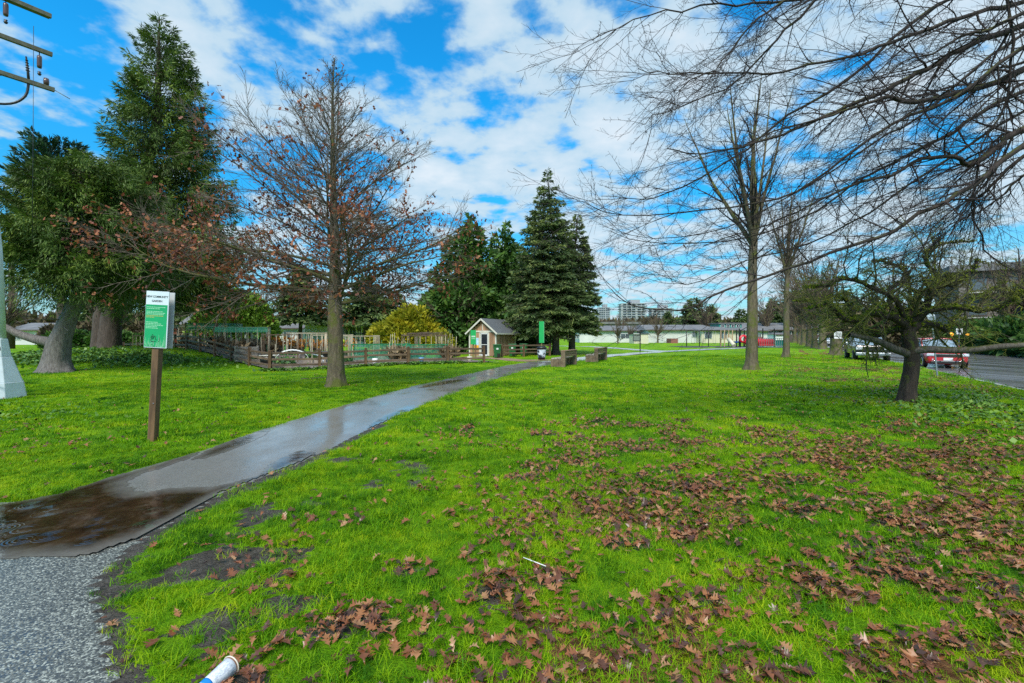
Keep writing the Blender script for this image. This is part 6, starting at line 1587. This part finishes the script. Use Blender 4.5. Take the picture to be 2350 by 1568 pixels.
# black pickup truck ahead of the red car
root = empty('pickup_truck', (25.9, 33.3, zroad), hd, 'black pickup truck half hidden behind the gnarled tree', 'truck')
bkp = carpaint('black_truck_paint', (.012, .013, .015))
MB().box((0, -1.9, .88), (1.95, 1.6, .62)).build('hood', bkp, root, .10); MB().box((0, .1, .86), (1.98, 2.6, .66)).build('cab_lower', bkp, root, .08); MB().box((0, 2.2, .86), (1.96, 2.0, .66)).build('bed', bkp, root, .05)
V = MB(); V.add([(-.92, -1.15, 1.18), (.92, -1.15, 1.18), (.92, 1.2, 1.18), (-.92, 1.2, 1.18), (-.78, -.45, 1.88), (.78, -.45, 1.88), (.78, .95, 1.88), (-.78, .95, 1.88)], [(0, 1, 5, 4), (1, 2, 6, 5), (2, 3, 7, 6), (3, 0, 4, 7), (4, 5, 6, 7)]); V.build('cabin_glass', glassc, root, .03)
MB().box((0, .25, 1.90), (1.56, 1.42, .06)).build('roof', bkp, root, .03)
for s_ in (-1, 1):
    for y in (-1.85, 2.0):
        wh = MB().lathe([(0, -.14), (.38, -.14), (.42, -.1), (.42, .1), (.38, .14), (0, .14)], (0, 0, 0), 20).build('wheel', rubber, root); wh.location = (s_ * .88, y, .42); wh.rotation_euler = (0, math.pi / 2, 0)
        MB().lathe([(0, s_ * .142), (.22, s_ * .15)], (0, 0, 0), 14).build('rim', steel, wh)
    MB().box((s_ * .75, -2.69, .98), (.36, .08, .2)).build('headlight', lampg, root, .02)
MB().box((0, -2.70, .92), (1.1, .06, .34)).build('grille', black_pl, root, .02); MB().box((0, -2.76, .58), (1.9, .16, .2)).build('bumper', steel, root, .03)

# ------------------------------------------------------------------ school and playground
stucco = pbr('pale_stucco', (.52, .53, .52), .7, .08, .5, .05, col2=(.66, .67, .65)); cream = pbr('cream_stucco', (.60, .56, .42), .7, .08, .5, .05)
brownw = pbr('brown_cladding', (.10, .08, .07), .7, .2, 1, .1); roofg = pbr('grey_roofing', (.10, .10, .105), .7, .25, .6, .1, col2=(.20, .20, .20)); brick = pbr('red_brick', (.20, .07, .055), .7, .2, 3, .2, col2=(.30, .13, .10))
def block(name, label, px0, px1, Y, zt, depth, wall, roof_h=.9, roof=roofg, over=.6, cat='building', wins=(), pitched=True, z0_=0.0, glass=sky_glass):
    x0_, x1_ = (px0 - 1175) / F * Y, (px1 - 1175) / F * Y; W = x1_ - x0_
    root = empty(name, ((x0_ + x1_) / 2, Y, 0), 0, label, cat)
    wl_ = MB().box((0, depth / 2, (zt + z0_) / 2), (W, depth, zt - z0_)).build('wall', wall, root)
    if pitched:
        h = W / 2 + over; V = MB(); V.add([(-h, -over, zt - .05), (h, -over, zt - .05), (h, depth + over, zt - .05), (-h, depth + over, zt - .05), (-h + over, depth / 2, zt + roof_h), (h - over, depth / 2, zt + roof_h)], [(3, 2, 1, 0), (0, 1, 5, 4), (1, 2, 5), (2, 3, 4, 5), (3, 0, 4)]); V.build('roof', roof, root)
        MB().box((0, -over - .03, zt - .08), (W + 2 * over, .06, .22)).build('fascia', brownw, root)
    else: MB().box((0, depth / 2, zt + roof_h / 2), (W + 2 * over, depth + 2 * over, roof_h)).build('roof', roof, root)
    for (wx, wz, ww, wh_) in wins:
        f = MB().box((wx, -.05, wz), (ww + .16, .10, wh_ + .16)).build('window_frame', white_p, root); MB().box((wx, -.115, wz), (ww, .03, wh_)).build('pane', glass, f)
        MB().box((wx, -.14, wz), (.06, .03, wh_)).build('mullion', white_p, f)
    return root
YS = 108.0
block('school_wing', 'long pale school wing left of the bench, low grey roof', 1330, 1462, YS + 3, 2.95, 14, stucco, 1.3, wins=[(-10 + 2.2, 1.5, 1.2, 1.0), (3, 1.5, 1.2, 1.0), (9, 1.5, 1.6, 1.0)])
block('storage_block', 'cream windowless block in front of the school', 1455, 1488, YS - 12, 1.95, 4, cream, .15, over=.1, pitched=False)
block('school_hall', 'white middle section of the school with windows behind the playground', 1488, 1645, YS, 3.1, 16, stucco, 1.35, wins=[(-13.6, 1.6, 2.2, 1.1), (-11.0, 1.6, 1.2, 1.1), (3.0, 1.9, 1.5, 1.0), (7.0, 1.9, 1.5, 1.0)])
block('school_corner', 'cream corner section of the school with two barred windows', 1610, 1690, YS - 3, 3.0, 15, cream, .9, wins=[(-2.5, 1.8, 1.6, 1.4), (1.0, 1.8, 1.6, 1.4)])
block('clerestory', 'green-trimmed row of four high windows on the school roof', 1650, 1702, YS + 4, 4.6, 5, teal, .25, over=.3, pitched=False, z0_=3.3, wins=[(-1.9, 4.1, .75, .5), (-.65, 4.1, .75, .5), (.65, 4.1, .75, .5), (1.9, 4.1, .75, .5)], glass=dark_glass)
block('school_annex', 'long brown annex of the school under a grey roof, right of the playground', 1690, 1965, YS + 6, 3.2, 16, brownw, 1.9, wins=[(-16 + 3.4 * i, 2.4, 2.2, .7) for i in range(12)])
block('entry_porch', 'white-walled entry section beside the brown annex', 1685, 1762, YS - 1, 2.9, 6, stucco, .7, wins=[(1.8, 1.3, 1.0, 1.6)])
block('white_shed', 'small white shed with a grey roof near the turning path', 1780, 1812, 92, 1.95, 3, white_p, .35, over=.15)
block('brick_wall', 'low red brick ramp wall in front of the annex', 1716, 1750, 99, 1.35, 1.2, brick, .08, over=.02, pitched=False, cat='wall', roof=brick)
block('brick_steps', 'low red brick entry wall left of the playground', 1540, 1556, 100, 1.0, 3, brick, .06, over=.02, pitched=False, cat='wall', roof=brick)
# park notice board on a post
nb = gz((1469 - 1175) / F * 49, 49)
root = empty('notice_board', nb, 0, 'dark notice board on a thin post where the pale paths meet', 'sign')
MB().box((0, 0, 1.05), (.09, .09, 2.1)).build('post', black_pl, root); MB().box((-.35, 0, 1.45), (.85, .05, .7)).build('board', pbr('dark_board', (.05, .06, .055), .5, .2, 6, 0), root); MB().box((-.35, -.03, 1.45), (.7, .01, .5)).build('sheet', pbr('faded_sheet', (.16, .19, .17), .5, .3, 9, 0), root)
# playground
pg = pbr('play_rubber', (.05, .05, .05), .8, .3, 2, .2)
o = strip('playground_surface', [((1560 - 1175) / F * 68, 70), ((1790 - 1175) / F * 68, 70)], 9, pg, 'dark rubber playground surface', .03)
yel = pbr('tan_timber', (.42, .30, .17), .6, .2, 3, .1); bluep = pbr('blue_plastic', (.015, .06, .30), .35, .1, 2, 0); redp = pbr('red_plastic', (.55, .015, .03), .35, .1, 2, 0)
def pgx(px, Y=68): return (px - 1175) / F * Y
root = empty('swing_set', gz(pgx(1627), 70), 0, 'black swing frame at the left end of the playground', 'swing')
for x in (-2.6, -.6, .8, 2.6): MB().tube([(x, 0, 0), (x, 0, 2.5)], .06, 6).build('post', black_pl, root)
MB().tube([(-2.6, 0, 2.5), (2.6, 0, 2.5)], .05, 6).build('top_bar', black_pl, root)
for x in (-1.6, .1, 1.7):
    for d_ in (-.2, .2): MB().tube([(x + d_, 0, 2.45), (x + d_, 0, .55)], .015, 4).build('chain', steel, root)
    MB().box((x, 0, .52), (.5, .2, .05)).build('seat', rubber, root)
root = empty('play_tower', gz(pgx(1690), 69), 0, 'tan timber play tower with a slide and blue deck', 'play structure')
for x in (-1.6, -.4, .8, 2.0):
    for y in (-.6, .6): MB().box((x, y, 1.3), (.12, .12, 2.6)).build('post', yel if x < 0 else black_pl, root)
MB().box((-1.0, 0, 1.2), (1.3, 1.3, .1)).build('deck', yel, root); MB().box((1.4, -.3, .75), (3.0, 1.3, .22)).build('blue_deck', bluep, root)
for k in range(6): MB().box((-1.55 + .22 * k, -.66, 1.5), (.08, .04, .6)).build('baluster', yel, root)
MB().tube([(-1.0, -.7, 1.2), (-1.0, -1.6, .7), (-1.0, -2.4, .25)], [.28, .28, .28], 8).build('slide', cream, root)
MB().tube([(1.2, 0, 2.5), (1.9, -.3, 3.0), (2.8, -.6, 2.6)], .07, 6).build('arched_bar', black_pl, root)
root = empty('red_climber', gz(pgx(1738), 67.5), 0, 'bright red plastic climber and tube at the right of the playground', 'play structure')
MB().tube([(-2.2, 0, .9), (-1.2, -.2, .9), (.2, 0, .8), (2.0, 0, .75)], .48, 12).build('crawl_tube', redp, root); MB().lathe([(.35, -.1), (.62, -.1), (.62, .1), (.35, .1)], (0, 0, 0), 16).build('ring_panel', redp, root).matrix_local = Matrix.Translation((-2.5, -.3, 1.25)) @ Matrix.Rotation(math.pi / 2, 4, 'X')
for x in (-2.9, -1.4, .6, 2.3): MB().box((x, .1, 1.4), (.12, .12, 2.8)).build('post', black_pl, root)
MB().box((.8, -.4, .35), (2.2, .5, .3)).build('step', redp, root, .05)

# ------------------------------------------------------------------ houses behind the garden
block('white_house', 'low white house seen through the trees beyond the garden', 700, 812, 74, 4.2, 9, white_p, 2.2, wins=[(2.6, 2.4, .9, 1.3), (3.8, 2.4, .9, 1.3)])
block('gabled_house', 'small white gabled house left of the low white one', 642, 692, 78, 3.0, 8, white_p, 1.6, wins=[(-.6, 1.8, 1.1, .9)])
th_ = block('tudor_house', 'white half-timbered house with black beams beyond the garden', 815, 862, 72, 4.3, 8, white_p, 2.4)
Wt = (862 - 815) / F * 72
for i in range(9): MB().box((-Wt / 2 + .1 + (Wt - .2) * i / 8, -.04, 2.5), (.09, .08, 3.4)).build('beam', black_pl, th_)
for z in (1.0, 2.0, 4.1): MB().box((0, -.05, z), (Wt, .08, .10)).build('beam', black_pl, th_)
for x in (-1.0, 0.5): 
    f = MB().box((x, -.05, 3.0), (.55, .1, 1.2)).build('window_frame', brownw, th_); MB().box((x, -.11, 3.0), (.4, .03, 1.05)).build('pane', sky_glass, f)
block('grey_roofed_house', 'pale house with a steep grey roof between the sign and the round cedar', 408, 452, 66, 2.7, 7, stucco, 2.6, wins=[(.2, 1.6, .9, .8)])
block('far_left_house', 'low house far behind the grey spruce trunk', 20, 110, 85, 2.8, 8, stucco, 1.4, wins=[(-2, 1.5, 1.2, 1), (2, 1.5, 1.2, 1)])
# apartment block across the street
x_a = 64
brownish = pbr('taupe_stucco', (.17, .155, .135), .7, .1, .5, .05)
root = empty('apartment_block', (x_a, 47, 0), math.radians(-33), 'pale apartment block across the street behind the bare branches', 'building')
MB().box((0, 6, 4.6), (26, 12, 9.2)).build('wall', brownish, root); MB().box((0, 6, 9.6), (28, 14, .8)).build('roof', roofg, root)
for fl in range(3):
    for i in range(8):
        f = MB().box((-11.4 + 3.2 * i, -.06, 1.9 + 2.9 * fl), (1.7, .12, 1.5)).build('window_frame', brownw, root); MB().box((-11.4 + 3.2 * i, -.13, 1.9 + 2.9 * fl), (1.5, .04, 1.3)).build('pane', sky_glass, f)
    MB().box((0, -.7, .9 + 2.9 * fl), (25, 1.2, .12)).build('balcony_slab', trim_w, root)

# ------------------------------------------------------------------ towers on the skyline
conc = pbr('tower_concrete', (.30, .32, .35), .7, .1, .05, 0); tglass = pbr('tower_glass', (.12, .16, .20), .12, .2, .1, 0)
def tower(px0, px1, pytop, Y, label, nf):
    x0_, x1_ = (px0 - 1175) / F * Y, (px1 - 1175) / F * Y; H = CAMH + (770 - pytop) / F * Y; W = x1_ - x0_; root = empty('tower_block', ((x0_ + x1_) / 2, Y, 0), 0, label, 'tower')
    MB().box((0, W * .35, H / 2), (W * .92, W * .7, H)).build('glazing', tglass, root)
    fh = H / nf
    for i in range(nf + 1): MB().box((0, W * .35, i * fh), (W, W * .8, fh * .30)).build('floor_slab', conc, root)
    for k in range(6): MB().box((-W / 2 + W * k / 5, -W * .03, H / 2), (W * .035 if k not in (0, 3) else W * .09, .6, H)).build('pier', conc, root)
    MB().box((W * .1, W * .35, H + 2), (W * .4, W * .4, 4)).build('roof_plant', conc, root)
tower(1427, 1482, 697, 420, 'tallest of the apartment towers on the skyline', 14)
tower(1497, 1545, 708, 440, 'apartment tower right of the tallest one', 12)
tower(1374, 1400, 706, 520, 'slim pale tower behind the edge of the dark spruce', 14)
block('far_roofs', 'row of distant flat roofs behind the school', 1560, 1620, 230, 7.5, 20, stucco, 1.0, pitched=False, wins=[(-4, 6, 1.5, 1), (0, 6, 1.5, 1), (4, 6, 1.5, 1)])
block('far_shop', 'distant grey flat-roofed building behind the long school wing', 1380, 1470, 210, 7.0, 20, roofg, 1.0, pitched=False)

# ------------------------------------------------------------------ distant trees
def far_spruce(loc, H, R, label): return conifer('far_spruce', label, 'tree', loc, H, H * .34, [(0, R), (.2, R * .95), (.6, R * .55), (.85, R * .25), (1, .15)], fo_spruce2, bk_brown, 150, 46, .4, .3, .75, .13, .35, .5, group='evergreens beyond the garden and school', jag=.35)
p1 = far_spruce(gz(-33, 71), 13.0, 3.6, 'ragged spruce behind the white house, left of the oak trunk')
p2 = far_spruce(gz(-23.0, 71.5), 11.5, 4.2, 'dark spruce behind the oak trunk beyond the garden')
for k, (x, y, s, lb) in enumerate([(-62, 84, 1.0, 'spruce in the thicket left of the grey-roofed house'), (-48.5, 76, .85, 'spruce beside the grey-roofed house'), (-19.5, 76, .8, 'small spruce next to the half-timbered house'), (-70, 78, 1.1, 'spruce far left beneath the drooping boughs'),
                                   (60, 150, 1.25, 'pointed evergreen on the skyline above the clerestory'), (70, 160, 1.0, 'evergreen on the skyline right of the pointed one'), (78, 155, .95, 'evergreen above the brown annex'), (86, 150, 1.1, 'round topped evergreen left of the forked tree trunk'), (98, 158, 1.5, 'large evergreen right of the forked tree trunk'), (54, 158, .8, 'low evergreen left of the pointed one'), (110, 150, 1.5, 'last evergreen of the skyline row above the annex')]):
    copy_tree(p1 if k % 2 else p2, (x, y, 0), k * 1.7, s, lb)
# bare trees beyond the garden and before the towers
for k, (x, y, s, lb) in enumerate([(-38.5, 70, .75, 'grey bare tree right of the round cedar'), (-41, 84, .9, 'bare tree behind the round cedar'), (22.8, 98, .38, 'small bare tree in front of the long school wing'), (27, 104, .36, 'thin bare tree before the school, left of the cream block'), (33, 103, .45, 'bare tree between the towers and the school'), (60, 190, .75, 'bare tree below the tallest tower'), (74, 200, .7, 'bare tree below the right tower'), (45, 185, .8, 'bare tree below the slim tower'), (52, 180, .7, 'bare tree between the two left towers'), (-54, 62, .8, 'bare brown tree behind the sign'), (-60, 66, .9, 'bare brown tree left of the sign'), (-58, 52, .7, 'bare brown tree under the tall spruce')]):
    copy_tree(proto, (x, y, 0), k * 1.1 + .4, s, lb)
# low hedges: brown thicket left, dark laurel across the street, field edge
def hedge(label, P, h, w, mat, n, size, name='hedge', cat='hedge'):
    lob = []; (ax, ay), (bx_2, by_2) = P; L = math.hypot(bx_2 - ax, by_2 - ay); k = max(3, int(L / (w * 1.1)))
    for i in range(k): t = i / (k - 1); lob.append(((bx_2 - ax) * t, (by_2 - ay) * t, h * .42, w * rd.uniform(.8, 1.15), w, h * .58 * rd.uniform(.8, 1.15)))
    return lobed(name, label, cat, gz(ax, ay), lob, mat, bk_brown, n, size, None, .2, .3, seed=int(L * 7))
fo_brown = foliage('brown_thicket', [(0.2, (0.05, 0.038, 0.025)), (0.5, (0.12, 0.09, 0.055)), (0.85, (0.17, 0.17, 0.06))], .1, .7, .8)
hedge('brown winter thicket behind the left end of the garden', [(-62, 62), (-36, 64)], 3.4, 1.8, fo_brown, 11000, .42)
hedge('dark evergreen hedge under the tall spruce', [(-50, 50), (-42, 52)], 2.0, 1.3, fo_cedar, 7000, .3)
hedge('dark green laurel hedge across the street behind the red car', [(45.5, 40), (58, 60)], 3.2, 2.0, fo_cedar, 9000, .45)
hedge('dark green hedge across the street at the right edge', [(37.0, 26), (44.5, 38)], 2.6, 1.7, fo_cedar, 9000, .36)
hedge('green and brown thicket at the end of the street', [(62, 76), (84, 118)], 5.5, 3.0, fo_brown, 9000, .8)
hedge('brown thicket beyond the street behind the hedges', [(50, 36), (72, 70)], 7.0, 3.0, fo_brown, 12000, .7)
hedge('grey green tree belt on the horizon behind the school', [(20, 225), (210, 205)], 8.5, 8, fo_brown, 13000, 2.0, 'tree_belt', 'trees')
hedge('dark tree belt on the horizon behind the garden', [(-180, 150), (5, 190)], 8.5, 6, fo_brown, 13000, 1.7, 'tree_belt', 'trees')

# ------------------------------------------------------------------ litter: paper cup and straw
cupm, _nt, _b = newmat('cup_paper')
_st = nmap(_nt, coords(_nt), (1, 1, 1)); _sp = _nt.nodes.new('ShaderNodeSeparateXYZ'); _nt.links.new(_st, _sp.inputs[0])
_ln = nmath(_nt, 'SINE', nmath(_nt, 'MULTIPLY', _sp.outputs[2], 1500))
_nz = noise(_nt, nmap(_nt, coords(_nt), (1, 1, .4)), 160, 3, .6)
_pr = nmath(_nt, 'MULTIPLY', nmath(_nt, 'GREATER_THAN', _ln, .1), nmath(_nt, 'GREATER_THAN', _nz, .5))
_in = nmath(_nt, 'MULTIPLY', nmath(_nt, 'GREATER_THAN', _sp.outputs[2], .055), nmath(_nt, 'LESS_THAN', _sp.outputs[2], .150))
_c = nmix(_nt, nmath(_nt, 'MULTIPLY', nmath(_nt, 'MULTIPLY', _pr, _in), .75), (.70, .74, .80), (.10, .13, .20))
_nt.links.new(_c, _b.inputs['Base Color']); _b.inputs['Roughness'].default_value = .35
blue_c = pbr('blue_print', (.01, .20, .60), .35, .05, 2, 0); rim_c = pbr('cup_rim', (.66, .60, .50), .4, .05, 4, 0); brown_c = pbr('soaked_paper', (.10, .050, .035), .4, .4, 25, .3, col2=(.28, .15, .09))
p0 = Vector((at(470, 1590, 2.27)[0], 2.27, 0)); 
lip = Vector((-1.44, 2.33, GH(-1.44, 2.33) + .058)); foot = Vector((-1.50, 2.12, GH(-1.5, 2.1) + .052)); foot = lip + (foot - lip).normalized() * .17
ax_ = (lip - foot).normalized(); nn_ = Vector((.5, -.5, .62)); nn_ = (nn_ - ax_ * nn_.dot(ax_)).normalized(); yy_ = ax_.cross(nn_)
q_ = Matrix((nn_, yy_, ax_)).transposed() @ Matrix.Rotation(.55, 3, 'Z')
root = empty('paper_cup', foot, 0, 'crushed white paper drink cup with a blue band lying in the grass', 'cup', rot=q_.to_euler())
def arcwall(r0, r1, z0_, z1_, a0, a1, mat, name, n=20, wob=.0):
    V = []; T = []
    for j in range(5):
        t = j / 4
        for i in range(n + 1):
            a = a0 + (a1 - a0) * i / n; r = r0 + (r1 - r0) * t + wob * math.sin(a * 7 + t * 5); V.append((r * math.cos(a), r * math.sin(a), z0_ + (z1_ - z0_) * t))
    Q = [(j * (n + 1) + i, j * (n + 1) + i + 1, (j + 1) * (n + 1) + i + 1, (j + 1) * (n + 1) + i) for j in range(4) for i in range(n)]
    o = mesh_np(name, V, Q=Q, mats=mat, parent=root, smooth=True); so = o.modifiers.new('t', 'SOLIDIFY'); so.thickness = .0012; return o
arcwall(.033, .046, 0.0, .170, -2.3, 1.25, cupm, 'printed_wall'); arcwall(.033, .045, 0.0, .166, 1.25, 3.98, brown_c, 'soaked_wall', wob=.0022)
arcwall(.0342, .0365, .012, .042, -2.3, 1.6, blue_c, 'blue_band')
P = [(.0478 * math.cos(a), .0478 * math.sin(a), .171) for a in np.linspace(0, 6.283, 33)]; MB().tube(P, .0034, 8, cap=False).build('rim', rim_c, root)
MB().lathe([(0, .008), (.033, .008)], (0, 0, 0), 20).build('base', white_p, root)
arcwall(.0445, .0470, .158, .169, -2.3, 1.25, brown_c, 'lip_stain')
sa, sb = Vector(((1201 - 1175) / F * 3.42, 3.42, .07)), Vector(((1253 - 1175) / F * 3.30, 3.30, .065))
z_ = GH(.1, 3.35); o = MB().tube([(sa.x, sa.y, sa.z + z_), (sb.x, sb.y, sb.z + z_)], .0032, 8).build('paper_stick', white_p); tag(o, 'thin white stick lying on the grass', 'stick')
# fallen sticks
for k, (px, py, l, lb) in enumerate([(690, 870, 1.4, 'thin brown stick on the lawn in front of the fence corner')]):
    Y = F * CAMH / (py - 770); X = (px - 1175) / F * Y
    P, R, _ = wander((X, Y, GH(X, Y) + .04), (1, .1, 0), l, .018, .006, 6, rd, .06); o = tubes('fallen_stick', [(P, R)], 5, tw_brown); tag(o, lb, 'stick')
for o_ in (plank_long, plank_short, stake_p, stake_g): bpy.data.objects.remove(o_)

_t = sum(len(o.data.loop_triangles) if not o.data.calc_loop_triangles() else len(o.data.loop_triangles) for o in {o.data.name: o for o in bpy.data.objects if o.type == 'MESH'}.values())
print('TRIANGLES', _t)
